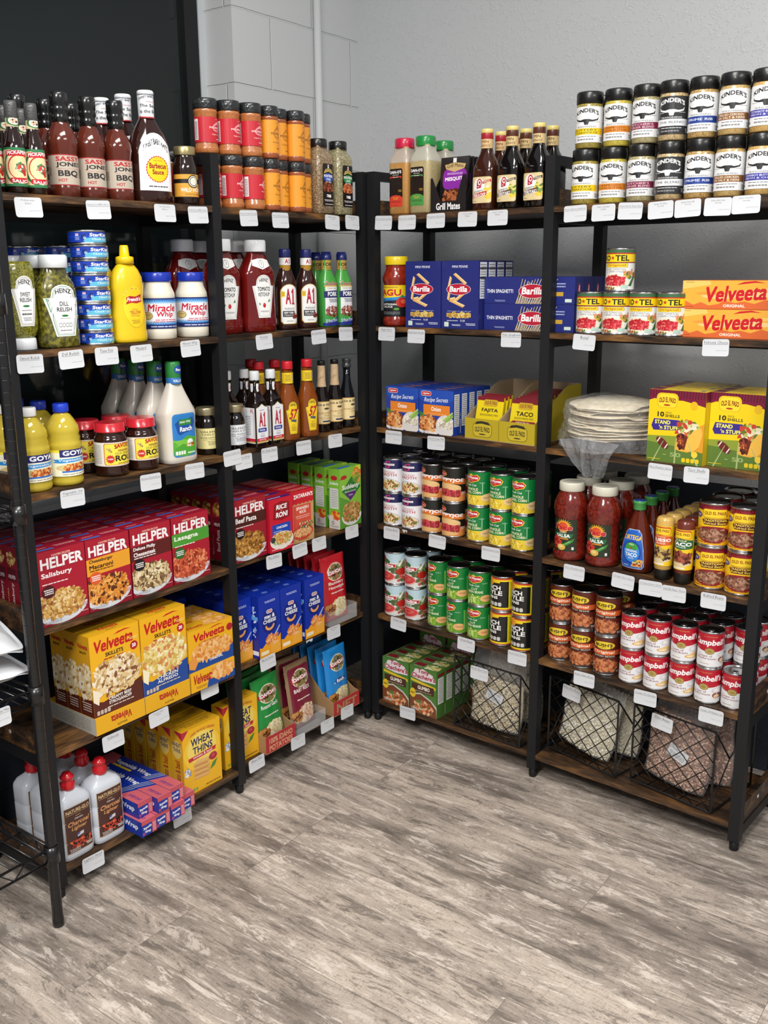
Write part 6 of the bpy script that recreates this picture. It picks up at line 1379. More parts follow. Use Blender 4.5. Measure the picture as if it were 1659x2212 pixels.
def queso(bodyc, capc, top, sub, subc, foods):
    r = .025
    pr = [(r-.002, .028), (r, .03), (r, .16), (r-.003, .168), (r-.009, .171)]
    cp = [(r-.003, 0), (r-.001, .002), (r-.002, .026), (r-.003, .029)]
    a = Art(2*PI*r*.62, .108).r(0, 0, 1, 1, 'f0c81c').r(0, .9, 1, .94, '8a1c28').rr(.25, .78, .78, .98, 'c4302c', .3).rr(.265, .79, .765, .95, 'f2d22c', .3).t('OLD EL PASO', .3, .84, .74, .91, '8a2414', .04, arc=.2)
    a.p([(.15, .74), (.5, .78), (.85, .74), (.85, .54), (.5, .5), (.15, .54)], subc).t(top, .2, .6, .8, .69, 'fff', .06).t('SAUCE', .38, .55, .62, .59, 'f4f4f4', .02).t(sub, .38, .71, .62, .75, 'f4e6c0', .02).e(.5, .2, .34, .14, 'd9c8a0').food(.16, .16, .84, .48, foods, 50, .16, 4, 2.2).rr(.3, .02, .6, .07, 'e6e0d0', .3).ln(.88, .1, .98, .9, '777', 14, .4)
    return bottle('squeeze_sauce_bottle', pr, plain(bodyc, .25, .4, name='sauce'), cp, plain(capc, .4, name='base_cap'), n=2.3, sy=.8, labels=[('label', a, .04, 'drape')] if False else [('label', a, .04, 'wrap')])
@kind
def queso_bottle(): 
    return queso2('d2aa5a', 'QUESO', 'Creamy', 'd9642c', ['5a3a24', '8a6a3a', 'c4a860', '3a2818'])
@kind
def taco_squeeze():
    return queso2('6a2c20', 'TACO', 'Mild', '2f6a3a', ['6b2c20', '8a4434', 'a85a40', '4a1c14'])
def queso2(bodyc, top, sub, subc, foods):
    r = .0235
    pr = [(r-.002, .028), (r, .03), (r, .16), (r-.003, .168), (r-.009, .171)]
    cp = [(r-.003, 0), (r-.001, .002), (r-.002, .026), (r-.003, .029)]
    a = Art(2*PI*r*.6, .108).r(0, 0, 1, 1, 'f0c81c').rr(.2, .78, .82, .98, 'c4302c', .3).rr(.215, .79, .805, .95, 'f2d22c', .3).t('OLD EL PASO', .26, .84, .76, .91, '8a2414', .04, arc=.2)
    a.p([(.1, .74), (.5, .78), (.9, .74), (.9, .54), (.5, .5), (.1, .54)], subc).t(top, .16, .6, .84, .69, 'fff', .06).t('SAUCE', .34, .55, .66, .59, 'f4f4f4', .02).t(sub, .34, .71, .66, .75, 'f4e6c0', .02).e(.5, .2, .4, .12, 'd9c8a0').food(.1, .16, .9, .46, foods, 50, .16, 4, 2.2).rr(.3, .02, .66, .07, 'e6e0d0', .3)
    return bottle('squeeze_sauce_bottle', pr, plain(bodyc, .25, .4, name='sauce'), cp, plain('15130f', .4, name='base_cap'), labels=[('label', a, .04, 'wrap')])

# ---------------------------------------------------------------- level 1 right
@kind
def gumbo_box(h=.165):
    w, d = .112, .045
    a = Art(w, h).r(0, 0, 1, 1, '4a7a34').p([(.12, .84), (.2, .95), (.5, .98), (.85, .9), (.96, .74), (.5, .72), (.1, .76)], 'e6d8dc').t('Tony', .3, .86, .72, .97, 'a81c38', .05, sh=.1).t("Chachere's", .08, .765, .94, .865, 'a81c38', .05, sh=.1, out='f4ece8').p([(.05, .73), (.95, .66), (.97, .60), (.05, .68)], 'e0c22c').rr(.08, .46, .9, .64, '4a2a1a', .1).t('GUMBO', .3, .53, .74, .61, 'f4ece0', .06).ln(.2, .48, .8, .5, 'd9ccb8', 1)
    a.p([(0, .38), (.4, .46), (.8, .36), (1, .24), (1, 0), (0, 0)], 'cfcac4').p([(0, .36), (.4, .43), (.78, .33), (.98, .2), (1, 0), (0, 0)], '7a4424').e(.12, .42, .11, .1, 'e6c22c').t('MEAT', .04, .4, .2, .44, '2c2410', .04, res=1).food(.15, .02, .9, .3, ['c4683a', 'e08a54', '8a4424', 'e6b890', '5a7a3a', 'b5502c'], 60, .13, 5, 1.8).ln(.05, .06, .35, .12, 'eee', 3, .4)
    s = Art(d, h).r(0, 0, 1, 1, '44702e').r(.12, .3, .82, .85, 'dfe2da').ln(.18, .33, .78, .83, '555', 14, .4).r(.1, .88, .9, .94, '7a1c28')
    t = Art(w, d).r(0, 0, 1, 1, '55703a').r(.08, .3, .42, .8, '7a1c28').food(.5, .1, .95, .9, ['c9b86a', '8a9a4a', 'e0d8b0'], 20, .25, 4).ln(.1, .1, .9, .2, 'c4ccb0', 1)
    return carton('gumbo_mix_box', w, h, d, '4a7434', a, s, t)
BLKW = plain('0f0f10', .35, coat=.2, name='black_wire')
@kind
def wire_basket():
    """front panel with diagonal lattice; sides cut back to a point; open top"""
    w, h, d = .25, .235, .22; root = empty('wire_basket'); f = .004
    mb = MB()
    def bar(a, b, r=.0035): mb.tube([a, b], r, 4, smooth=False)
    A, B, C, D2 = (-w/2, 0, 0), (w/2, 0, 0), (w/2, 0, h), (-w/2, 0, h); E, F, G, H2 = (-w/2, d, 0), (w/2, d, 0), (w/2, d, h*.9), (-w/2, d, h*.9)
    for p, q in ((A, B), (B, C), (C, D2), (D2, A), (A, E), (B, F), (E, F), (G, H2), (E, H2), (F, G)): bar(p, q)
    for sx in (-1, 1):
        m_ = (sx*w/2, .085, h*.55); bar((sx*w/2, 0, h), m_, .003); bar(m_, (sx*w/2, 0, .02), .002); bar(m_, (sx*w/2, d, h*.9), .003)
    mb.build('frame', BLKW, root)
    mb = MB(); n = 5; st = w/n*1.02
    def seg(x0, z0, dx, dz):
        # clip a diagonal to the panel
        t0, t1 = 0, 10; 
        for p, dd, lo, hi in ((x0, dx, -w/2, w/2), (z0, dz, 0, h)):
            a, b = (lo-p)/dd, (hi-p)/dd
            if a > b: a, b = b, a
            t0 = max(t0, a); t1 = min(t1, b)
        if t1 > t0+.01: mb.tube([(x0+dx*t0, 0, z0+dz*t0), (x0+dx*t1, 0, z0+dz*t1)], .0015, 5)
    for k in range(-6, 7):
        seg(-w/2+k*st-.5, -.0-.5*.9, 1, .9) if False else None
    for k in range(-5, 6):
        # rising and falling wires
        x0 = k*st
        seg(x0-1.0, h/2-.95, 1, .95); seg(x0-1.0, h/2+.95, 1, -.95)
    for k in range(1, 8): y = d*k/8; mb.tube([(-w/2, y, .002), (w/2, y, .002)], .0013, 5)
    mb.build('lattice', BLKW, root)
    return root
def bean_bag(name, c1, c2, c3, bw, bh, bt, seed, bscale=1., fill=.78, tag=None):
    """clear bag full of dried beans; the beans are real pebbles scattered over the bulge"""
    root = empty('bean_bag'); q = random.Random(seed); film = bagfilm()
    def shape(u, v, k): # u -1..1, v 0..1
        fz = min(1, v/fill) if v < fill else max(.06, 1-(v-fill)/(1-fill)*1.1)
        t = bt/2*((1-abs(u)**2.6)**.6)*(.55+.45*math.sin(PI*min(1, v/fill*.9+.1)) if v < fill else .45*max(.1, 1-(v-fill)*4))
        return (u*bw/2*(1-.05*(2*v-1)**2)+.004*math.sin(7*v*k), t, v*bh)
    mb = MB(); nx, nz = 16, 20; vs = []; fs = []
    for s in (-1, 1):
        o = len(vs)
        for j in range(nz+1):
            for i in range(nx+1):
                x, t, z = shape(-1+2*i/nx, j/nz, 1); vs.append((x, s*(t+.0015)*(1+.12*math.sin(5*i+3*j)*(j/nz > fill)), z))
        for j in range(nz):
            for i in range(nx):
                a = o+j*(nx+1)+i; f = (a, a+1, a+nx+2, a+nx+1); fs.append(f if s < 0 else f[::-1])
    mb.add(vs, fs, smooth=True); mb.build('clear_bag', film, root)
    # core + beans
    mb = MB(); vs = []; fs = []
    for s in (-1, 1):
        o = len(vs)
        for j in range(nz+1):
            for i in range(nx+1):
                x, t, z = shape(-1+2*i/nx, fill*j/nz, 1); vs.append((x*.95, s*max(0, t-.005), z*.97+.002))
        for j in range(nz):
            for i in range(nx):
                a = o+j*(nx+1)+i; f = (a, a+1, a+nx+2, a+nx+1); fs.append(f if s < 0 else f[::-1])
    mb.add(vs, fs, c3, smooth=True)
    base = []; seg = 6
    for j in range(1, 4):
        for k in range(seg): t = 2*PI*k/seg; ph = PI*j/4; base.append((math.sin(ph)*math.cos(t), math.sin(ph)*math.sin(t)*.75, math.cos(ph)*1.45))
    bf = [(a*seg+k, a*seg+(k+1) % seg, (a+1)*seg+(k+1) % seg, (a+1)*seg+k) for a in range(2) for k in range(seg)]+[tuple(range(seg))[::-1], tuple(range(2*seg, 3*seg))]
    n = int(1500/bscale**2)
    for k in range(n):
        u = q.uniform(-.95, .95); v = q.uniform(.01, fill); s = -1 if q.random() < .72 else 1
        x, t, z = shape(u, v, 1); r = .0031*bscale*q.uniform(.85, 1.15)
        M = Matrix.Translation((x*.96, s*max(0, t-.0035), z)) @ Euler((q.uniform(0, 6), q.uniform(0, 6), q.uniform(0, 6))).to_matrix().to_4x4() @ Matrix.Scale(r, 4)
        mb.add(base, bf, q.choice(c1), M=M, smooth=True)
    o = mb.build('dried_beans', pmat(.4, .3), root); o['kind'] = 'stuff'
    if tag:
        a = Art(.062, .036).r(0, 0, 1, 1, 'd9dde0').t(tag, .15, .68, .85, .88, '444', .01, sh=.15).ln(.1, .12, .9, .5, '777', 3, .4); m3 = MB(); m3.box(-.031, .031, -.0004, 0, 0, .036, 'd9dde0').art(a, M=Matrix.Translation((0, -.0004, 0)))
        o = m3.build('bag_sticker', pmat(.6, 0), root); o.location = (.01, -bt/2-.003, bh*.36); o.rotation_euler = (.0, .25, 0)
    return root
@kind
def peas_bag(): return bean_bag('peas', ['e6d9b8', 'd9c9a0', 'f0e6cc', 'c9b68c', 'e6d9b8', 'd9c9a0', '5a4838'], None, 'cdbd98', .2, .26, .075, 3, .95, .62, 'Black Eye Peas')
@kind
def peas_bag_full(): return bean_bag('peas', ['dccfb0', 'cabb98', 'e6dcc2', 'b0a080', 'dccfb0', '4c3e30'], None, 'b5a688', .21, .235, .075, 5, .95, .97)
@kind
def lima_bag(): return bean_bag('lima', ['f0ead4', 'e3dabd', 'f7f3e4', 'd6ccac'], None, 'd6cbb0', .2, .22, .07, 7, 1.15, .85)
@kind
def pinto_bag(): return bean_bag('pinto', ['cfa284', 'b5866a', 'e0bb9e', '8f6248', 'c49878'], None, '8f6650', .2, .23, .075, 9, 1.12, .85, 'Pinto Beans')

# ---------------------------------------------------------------- shelf tags and rack goods
TAGN = 0
def tag(u, lv, s, text, label, dz=0, tilt=0, d=-.0022, w=.066, h=.041, lean=.06, z=None, two=None):
    """paper price tag stuck to the board edge and hanging below it"""
    mb = MB(); a = Art(w, h).rr(0, 0, 1, 1, 'd4d7db', .14)
    if two: a.t(text, .25, .80, .75, .90, '555', 0, sh=.2, res=1).t(two, .38, .66, .62, .76, '555', 0, sh=.2, res=1)
    else:
        L = min(.9, .055*len(text)+.08) if len(text) < 14 else .92; hh = .17 if len(text) < 16 else .11
        a.t(text, .5-L/2, .72, .5+L/2, .72+hh, '3c3e42', .0, sh=.2, res=1).r(.5-L/2, .675, .5+L/2, .69, '3c3e42')
    a.t('SCAN FOR PRICE', .50, .30, .94, .36, '8a8d92', 0, res=1)
    n = 6; vs = []; fs = []
    def cz(x, y): return -.0035*math.sin(PI*(1-y/h))*0-lean*(h-y)*(h-y)/h
    # thin curled sheet following the rounded outline
    m2 = lambda x, y, o: (x, cz(x, y)-o-.0003, y-h)
    back = Art(w, h).rr(0, 0, 1, 1, 'd5d8db', .14)
    zc = frange(0, h, 6)
    mb.art(a, m2, (), zc, base=.0003, chord=True)
    vs0 = len(mb.v)
    mb.art(back, lambda x, y, o: (x, cz(x, y)-.0002, y-h), (), zc, chord=True)
    for k in range(len(mb.f)):
        if min(mb.f[k]) >= vs0: mb.f[k] = mb.f[k][::-1]
    o = mb.build('price_tag', pmat(.5, 0))
    o.location = at(u, s, d, (ZL[lv] if z is None else z)-.001+dz); o.rotation_euler = (0, tilt, UN[u][3])
    LABELS.setdefault(label, 0); LABELS[label] += 1
    tagit(o, label, 'price tag', 'paper price tags on the shelf edges'); return o

# ================================================================ STOCK ON THE LEFT UNIT
# --- top shelf
G = 'pepper sauce bottles at the left end of the top shelf'
for i, (s, d, w) in enumerate(((1.209, .058, 'leftmost, cut by the photo edge'), (1.176, .026, 'middle one of the front row'), (1.128, .026, 'front row, beside the barbecue sauce'), (1.2, .105, 'back row, left'), (1.15, .095, 'back row, centre'), (1.10, .105, 'back row, right'))):
    put('pepper_sauce', 'L', 6, s, d, 'dark pepper sauce bottle with cream and green label, '+w, 'bottle', G, r=rnd.uniform(-.1, .1))
G = 'brown barbecue sauce bottles with grey labels'
for i, (s, d, w) in enumerate(((1.03, .062, 'leftmost of the front three'), (.952, .066, 'middle of the front three'), (.88, .058, 'rightmost of the front three'), (1.07, .16, 'back row, left'), (.995, .165, 'back row, centre'), (.92, .17, 'back row, right'))):
    put('southern_bbq', 'L', 6, s, d, 'brown barbecue sauce bottle with black wrapped neck, '+w, 'bottle', G, r=(-.25, -.15, -.08, 0, 0, 0)[i])
for i, w in enumerate(('at the front', 'second from the front', 'third from the front')):
    put('sweet_bbq', 'L', 6, (.788, .79, .792)[i], .055+.082*i, 'large dark barbecue sauce bottle with white neck sleeve, '+w, 'bottle', 'large white-necked barbecue sauce bottles', r=-.15)
put('honey_jar', 'L', 6, .692, .034, 'dark sauce jar with gold lid and orange label beside shelf post', 'jar', r=-.05)
pos = ((.673, .105, 'behind the honey sauce jar'), (.575, .072, 'left'), (.513, .052, 'centre'), (.449, .036, 'right'))
for i, (s, d, w) in enumerate(pos):
    put('cajun_shaker', 'L', 6, s, d, 'red label seasoning shaker with wrapped black lid, lower row, '+w, 'shaker', 'red label seasoning shakers', r=.15+.1*i)
    if i: put('cajun_shaker', 'L', 6, s+.002, d+.002, 'red label seasoning shaker with wrapped black lid, upper row, '+w, 'shaker', 'red label seasoning shakers', z=.1345, r=.3-.1*i)
for i, (s, d, w) in enumerate(((.387, .03, 'far left'), (.334, .047, 'centre left'), (.281, .03, 'centre right'), (.23, .052, 'far right'))):
    for v in (0, 1): put('orange_shaker', 'L', 6, s, d, 'orange label seasoning shaker, %s row, %s' % (('lower', 'upper')[v], w), 'shaker', 'orange label seasoning shakers', z=.1345*v, r=.15+.05*i-.1*v)
put('montreal_steak', 'L', 6, .1635, .048, 'large clear seasoning jar with blue badge on black label', 'jar')
put('montreal_chicken', 'L', 6, .082, .040, 'large clear seasoning jar with green badge on black label', 'jar')
# --- second shelf
@kind
def inverted_relish():
    a = Art(.06, .108); keystone(a, 0, 'eef0f0'); keystone(a, .035, 'a4915a'); keystone(a, .05, 'f7f8f8'); keystone(a, .07, '777'); keystone(a, .08, 'f7f8f8')
    a.t('HEINZ', .27, .81, .73, .9, '222', .04, arc=.35).t('SWEET', .3, .59, .7, .675, '222', .03).t('RELISH', .27, .48, .73, .565, '222', .03).e(.5, .40, .14, .022, '2f7a3a').ln(.3, .3, .7, .33, '8a8a8a', 1, .6).ln(.3, .22, .7, .26, '555', 1, .9).ln(.33, .1, .67, .18, '777', 3, .5)
    pr = [(.022, .022), (.030, .03), (.036, .045), (.037, .06), (.0365, .12), (.037, .16), (.035, .182), (.028, .19)]
    cp = [(.028, 0), (.0295, .002), (.0285, .024), (.026, .026)]
    return bottle('relish_bottle', pr, grain('4d4a12', '93912f', 260, .25, .9, '6f6d1c', 'N'), cp, plain('dfe3e6', .3, .2, name='flip_cap'), n=2.6, sy=.68, labels=[('label', a, .052, 'drape')])
put('inverted_relish', 'L', 5, 1.187, .042, 'green sweet relish squeeze bottle standing on its white cap', 'bottle')
for i, w in enumerate(('at the front', 'second from the front', 'third from the front')):
    put('dill_relish', 'L', 5, 1.098+.003*i, .036+.066*i, 'green dill relish squeeze bottle with white label, '+w, 'bottle', 'dill relish squeeze bottles')
for st, (s, d, nn, w) in enumerate(((.99, .05, 8, 'front stack'), (.995, .14, 7, 'stack behind'), (1.035, .235, 7, 'rearmost stack'))):
    for k in range(nn):
        put('tuna_can', 'L', 5, s+rnd.uniform(-.003, .003), d+rnd.uniform(-.002, .002), 'flat blue tuna can, %s, %s' % (w, 'bottom one' if k == 0 else 'topmost' if k == nn-1 else ORD[k]+' from bottom'), 'can', 'stacked blue tuna cans', z=.0325*k, r=rnd.uniform(-.35, -.05))
put('mustard', 'L', 5, .899, .034, 'yellow mustard squeeze bottle with red flag label, in front', 'bottle', 'yellow mustard bottles')
put('mustard', 'L', 5, .925, .105, 'yellow mustard squeeze bottle behind the front mustard', 'bottle', 'yellow mustard bottles')
for s, d, w in ((.779, .062, 'beside the mustard'), (.668, .062, 'beside the shelf post'), (.73, .137, 'behind the other two')):
    put('dressing_jar', 'L', 5, s, d, 'cream salad dressing jar with blue lid, '+w, 'jar', 'blue-lidded dressing jars', r=-.5)
for s, d, w in ((.415, .072, 'front, beside the dark marinade'), (.54, .082, 'front, behind the shelf post'), (.42, .152, 'middle row, right'), (.6, .165, 'middle row, left'), (.475, .24, 'rear row')):
    put('ketchup', 'L', 5, s, d, 'red tomato ketchup squeeze bottle with white cap, '+w, 'bottle', 'tomato ketchup bottles', r=-.12)
for s, d, w in ((.28, .084, 'left of the front pair'), (.188, .084, 'right of the front pair'), (.322, .168, 'behind, next to the ketchup')):
    put('steak_marinade', 'L', 5, s, d, 'dark brown marinade bottle with navy cap, '+w, 'bottle', 'dark brown marinade bottles', r=-.4)
for s, d, w in ((.112, .068, 'left front'), (.048, .06, 'right front'), (.08, .135, 'between and behind')):
    put('pork_marinade', 'L', 5, s, d, 'green and blue pork marinade bottle, '+w, 'bottle', 'pork marinade bottles', r=-.25)
# --- third shelf
for i, (k, s, d, w) in enumerate((('oil_white', 1.19, .045, 'white cap, front'), ('oil_white', 1.194, .13, 'white cap, second back'), ('oil_blue', 1.104, .045, 'blue cap, front'), ('oil_blue', 1.106, .13, 'blue cap, second back'), ('oil_blue', 1.11, .215, 'blue cap, rearmost'))):
    put(k, 'L', 4, s, d, 'clear bottle of yellow vegetable oil, '+w, 'bottle', 'vegetable oil bottles', r=rnd.uniform(-.2, -.1))
for s, d, w in ((.972, .043, 'front left'), (.876, .045, 'front right'), (.985, .128, 'back left'), (.885, .13, 'back right')):
    put('roux_jar', 'L', 4, s, d, 'dark roux jar with red lid, '+w, 'jar', 'dark roux jars', r=-.1)
for i, w in enumerate(('at the front', 'second back', 'third back', 'rearmost')):
    put('ranch_bottle', 'L', 4, .766+.003*i, .038+.07*i, 'tall white ranch dressing bottle with green neck, '+w, 'bottle', 'ranch dressing bottles')
put('syrup_yellow', 'L', 4, .636, .064, 'dark syrup jar with pale yellow label, in front', 'jar', 'dark syrup jars')
put('syrup_yellow', 'L', 4, .652, .13, 'dark syrup jar with pale yellow label, behind the front one', 'jar', 'dark syrup jars')
put('syrup_white', 'L', 4, .548, .045, 'dark syrup jar with white label right of the post', 'jar', 'dark syrup jars')
for s, d, w in ((.477, .032, 'front left'), (.412, .032, 'front right'), (.515, .105, 'back left'), (.45, .1, 'back right')):
    put('steak_sauce', 'L', 4, s, d, 'square dark steak sauce bottle with white cap, '+w, 'bottle', 'white-capped steak sauce bottles')
for s, d, w in ((.336, .036, 'front left'), (.25, .036, 'front right'), (.39, .1, 'back left'), (.315, .105, 'back centre'), (.345, .175, 'rearmost')):
    put('sauce_57', 'L', 4, s, d, 'amber steak sauce bottle with red cap, '+w, 'bottle', 'red-capped steak sauce bottles', r=-.25)
for s, d, w in ((.165, .052, 'front left'), (.102, .052, 'front right'), (.17, .115, 'back centre'), (.235, .13, 'back left')):
    put('worcester', 'L', 4, s, d, 'worcestershire sauce bottle with tan paper neck, '+w, 'bottle', 'paper-necked worcestershire bottles', r=-.2)
put('worcester_bare', 'L', 4, .044, .05, 'worcestershire sauce bottle with bare black neck and grey cap', 'bottle')
# --- fourth shelf: dinner kits
for k, s, nm in (('kit_salisbury', 1.164, 'salisbury'), ('kit_cheeseburger', 1.033, 'cheeseburger macaroni'), ('kit_philly', .9, 'philly cheesesteak'), ('kit_lasagna', .766, 'lasagna')):
    grid(k, 'L', 3, [(s, .026)], 6, .0436, 1, 0, 'red %s dinner kit box' % nm, 'food box', 'red dinner kit boxes', jit=.006, js=.0008)
grid('kit_beef', 'L', 3, [(.535, .034)], 6, .0436, 1, 0, 'dark red beef pasta dinner kit box', 'food box', 'red dinner kit boxes', jit=.006)
grid('rice_box', 'L', 3, [(.415, .026)], 5, .047, 1, 0, 'red rice and pasta mix box with blue panel', 'food box', 'red rice mix boxes', jit=.015)
grid('spanish_rice', 'L', 3, [(.309, .034)], 6, .0375, 1, 0, 'red and tan spanish rice box', 'food box', 'spanish rice boxes', jit=.015)
grid('pasta_salad', 'L', 3, [(.076, .038)], 4, .058, 1, 0, 'tall green pasta salad box', 'food box', 'green pasta salad boxes', jit=.03)
# --- fifth shelf
for i, (k, s, nm) in enumerate((('skillet_beef', 1.045, 'beef stroganoff'), ('skillet_chicken', .8905, 'chicken alfredo'))):
    put('skillet_case', 'L', 2, s, .086, 'shallow yellow case under the %s boxes, print upside down' % nm, 'case', 'shallow yellow cardboard cases')
    for b in range(3):
        put(k, 'L', 2, s, .0155+.0535*b, 'yellow %s skillet dinner box, %s' % (nm, ('front', 'second from the front', 'third from the front')[b]), 'food box', 'yellow skillet dinner boxes', z=.0466)
put('shells_case', 'L', 2, .728, .086, 'shallow yellow case under the shells and cheese boxes', 'case')
for b in range(4):
    put('shells_box', 'L', 2, .7285, .009+.0415*b, 'yellow shells and cheese box, %s of row' % ORD[b], 'food box', 'shells and cheese boxes', z=.0577)
for ci, (s, d0, n, nm) in enumerate(((.5725, .05, 6, 'left'), (.4775, .024, 7, 'centre left'), (.3825, .024, 7, 'centre right'), (.277, .022, 7, 'right'))):
    for b in range(n): put('mac_box', 'L', 2, s, d0+.037*b, 'tall blue macaroni and cheese box, %s column, %s' % (nm, 'front' if b == 0 else ORD[b]+' from front'), 'food box', 'blue macaroni boxes', r=rnd.uniform(-.012, .012))
for ci, s in enumerate((.69, .786)):
    for b in range(3): put('mac_box', 'L', 2, s, .2-.0+.037*b, 'tall blue macaroni box behind the shells boxes, %s column, %s' % (('right', 'left')[ci], ORD[b]), 'food box', 'blue macaroni boxes', args=(True,))
put('clear_tray', 'L', 2, .125, .01, 'clear plastic tray holding red potato pouches', 'tray')
for b in range(5): put('pouch_red', 'L', 2, .125, .045+.034*b, 'red mashed potato pouch in clear tray, '+('front' if b == 0 else ORD[b]+' from front'), 'pouch', 'red potato pouches', z=.004, tilt=(-.08, .0), r=rnd.uniform(-.03, .03))
# --- bottom shelf
for b in range(3):
    for s, nm in ((1.181, 'left'), (1.084, 'right')):
        put('lighter_jug', 'L', 1, s, .04+.074*b, 'white charcoal lighter fluid jug with red cap, %s column, %s' % (nm, ('front', 'second', 'rearmost')[b]), 'jug', 'lighter fluid jugs', r=.0)
FB = (1.0105, .9615, .9125, .8635)
for i, s in enumerate(FB):
    put('foil_box', 'L', 1, s, (-.05, -.047, -.05, -.035)[i], 'long blue aluminium foil box, bottom layer, '+('far left', 'centre left', 'centre right', 'far right')[i], 'foil box', 'aluminium foil boxes')
for i, s in enumerate((1.003, .954, .905)):
    put('foil_box', 'L', 1, s, (-.03, -.05, -.04)[i], 'long blue aluminium foil box, top layer, '+('left', 'centre', 'right')[i], 'foil box', 'aluminium foil boxes', z=.043, r=(.04, .035, .03)[i]*0)
grid('cracker_box', 'L', 1, [(.765, .032)], 5, .053, 1, 0, 'yellow wheat cracker box left of the middle post', 'food box', 'yellow cracker boxes', jit=.015)
put('cracker_box', 'L', 1, .588, .056, 'yellow wheat cracker box right of the middle post', 'food box', 'yellow cracker boxes', r=0)
put('shipper_red', 'L', 1, .452, .0, 'cut cardboard carton with red printed front holding green pouches', 'carton')
for b in range(4): put('pouch_green', 'L', 1, .452, .04+.036*b, 'green garlic potato pouch, '+('front of carton' if b == 0 else ORD[b]+' from front'), 'pouch', 'green potato pouches', z=.006, tilt=(-.12, -.02), r=.03)
put('clear_tray', 'L', 1, .305, .002, 'clear plastic tray holding maroon potato pouches', 'tray')
for b in range(3): put('pouch_maroon', 'L', 1, .303+.004*b, .04+.045*b, 'maroon and brown potato pouch, '+('front of clear tray', 'second from front', 'third from front')[b], 'pouch', 'maroon potato pouches', z=.005, tilt=(-.14+.02*b, .06*b), r=.04)
put('shipper_kraft', 'L', 1, .13, .0, 'cut brown cardboard carton with red front holding blue pouches', 'carton')
for b in range(5): put('pouch_blue', 'L', 1, .13, .036+.034*b, 'bright blue potato pouch, '+('front of carton' if b == 0 else ORD[b]+' from front'), 'pouch', 'blue potato pouches', z=.006, tilt=(-.08, -.02), r=.02)

# ================================================================ STOCK ON THE RIGHT UNIT
put('spice_red', 'R', 6, .098, .044, 'tall seasoning jug with red lid and red and black label', 'jar')
put('spice_green', 'R', 6, .177, .044, 'tall seasoning jug with green lid, in front', 'jar', 'green-lidded seasoning jugs')
put('spice_green', 'R', 6, .15, .17, 'tall seasoning jug with green lid, behind the others', 'jar', 'green-lidded seasoning jugs')
put('mesquite_box', 'R', 6, .281, .014, 'black display box of mesquite marinade packets with purple badge', 'display box')
for k, s, n, nm, w in (('lawry_steak', .398, 3, 'brown steak marinade bottle with red neck band', ''), ('lawry_teriyaki', .480, 3, 'black teriyaki marinade bottle, left column', ''), ('lawry_teriyaki', .565, 2, 'black teriyaki marinade bottle, right column', '')):
    for b in range(n): put(k, 'R', 6, s, .036+.07*b, nm+', '+('front' if b == 0 else ORD[b]+' from front'), 'bottle', 'marinade bottles with cream caps', r=rnd.uniform(-.06, .06))
for i, (k, nm) in enumerate((('kin_yellow', 'yellow band'), ('kin_orange', 'orange band'), ('kin_maroon', 'maroon band'), ('kin_black', 'black label'), ('kin_blue', 'blue band'), ('kin_brown', 'brown band'), ('kin_violet', 'violet band'))):
    s = (.706, .782, .861, .939, 1.013, 1.088, 1.162)[i]; d = (.037, .045, .042, .037, .04, .038, .04)[i]
    for v in (0, 1):
        for b in (0, 1):
            put(k, 'R', 6, s+(.006*v if i < 3 else 0), d+.076*b, 'seasoning jar with %s and bull head, %s row, %s' % (nm, ('lower', 'upper')[v], ('front', 'behind')[b]), 'jar', 'bull head seasoning jars', z=.1368*v, r=rnd.uniform(.14, .3))
# --- second shelf
put('pasta_sauce', 'R', 5, .061, .048, 'red pasta sauce jar with yellow lid at corner end', 'jar')
grid('penne_box', 'R', 5, [(.197, .028), (.331, .03)], 4, .0445, 1, 0, 'upright dark blue penne box', 'food box', 'upright penne boxes', jit=.01)
for v in (0, 1):
    for b in range(4): put('spaghetti_box', 'R', 5, .546, .058+.0525*b, 'long dark blue spaghetti box lying flat, %s layer, %s' % (('lower', 'upper')[v], ('front', 'second', 'third', 'fourth')[b]), 'food box', 'long spaghetti boxes', z=.0738*v, r=0)
for i, s in enumerate((.736, .811, .886, .961)):
    put('diced_tomato_can', 'R', 5, s, (.042, .045, .044, .048)[i], 'diced tomato can with yellow band, bottom row, '+('far left', 'centre left', 'centre right', 'far right')[i], 'can', 'diced tomato cans', r=rnd.uniform(.1, .3))
put('diced_tomato_can', 'R', 5, .815, .046, 'diced tomato can with yellow band standing on top of the row', 'can', 'diced tomato cans', z=.1095, r=.15)
for v in (0, 1):
    for b in (0, 1): put('cheese_loaf', 'R', 5, 1.108+.004*v, .072+.064*b, 'long orange cheese loaf box, %s, %s' % (('lower', 'upper')[v], ('front', 'behind')[b]), 'food box', 'orange cheese loaf boxes', z=.069*v, r=-.01)
# --- third shelf
grid('soup_mix', 'R', 4, [(.12, .021), (.251, .021)], 5, .0395, 1, 0, 'blue and orange onion soup mix box', 'food box', 'onion soup mix boxes', jit=.01)
put('fajita_display', 'R', 4, .419, .002, 'yellow display box of fajita seasoning packets', 'display box')
put('taco_display', 'R', 4, .5405, .0, 'yellow display box of taco seasoning packets beside middle post', 'display box')
put('tortillas', 'R', 4, .775, .13, 'stack of flour tortillas in crinkled clear bag hanging over shelf edge', 'bag')
grid('taco_shells', 'R', 4, [(1.0105, .033), (1.1605, .0615)], 4, .0575, 1, 0, 'yellow and maroon taco shell box', 'food box', 'taco shell boxes', jit=.0025, drop=((1, 0, 3),))
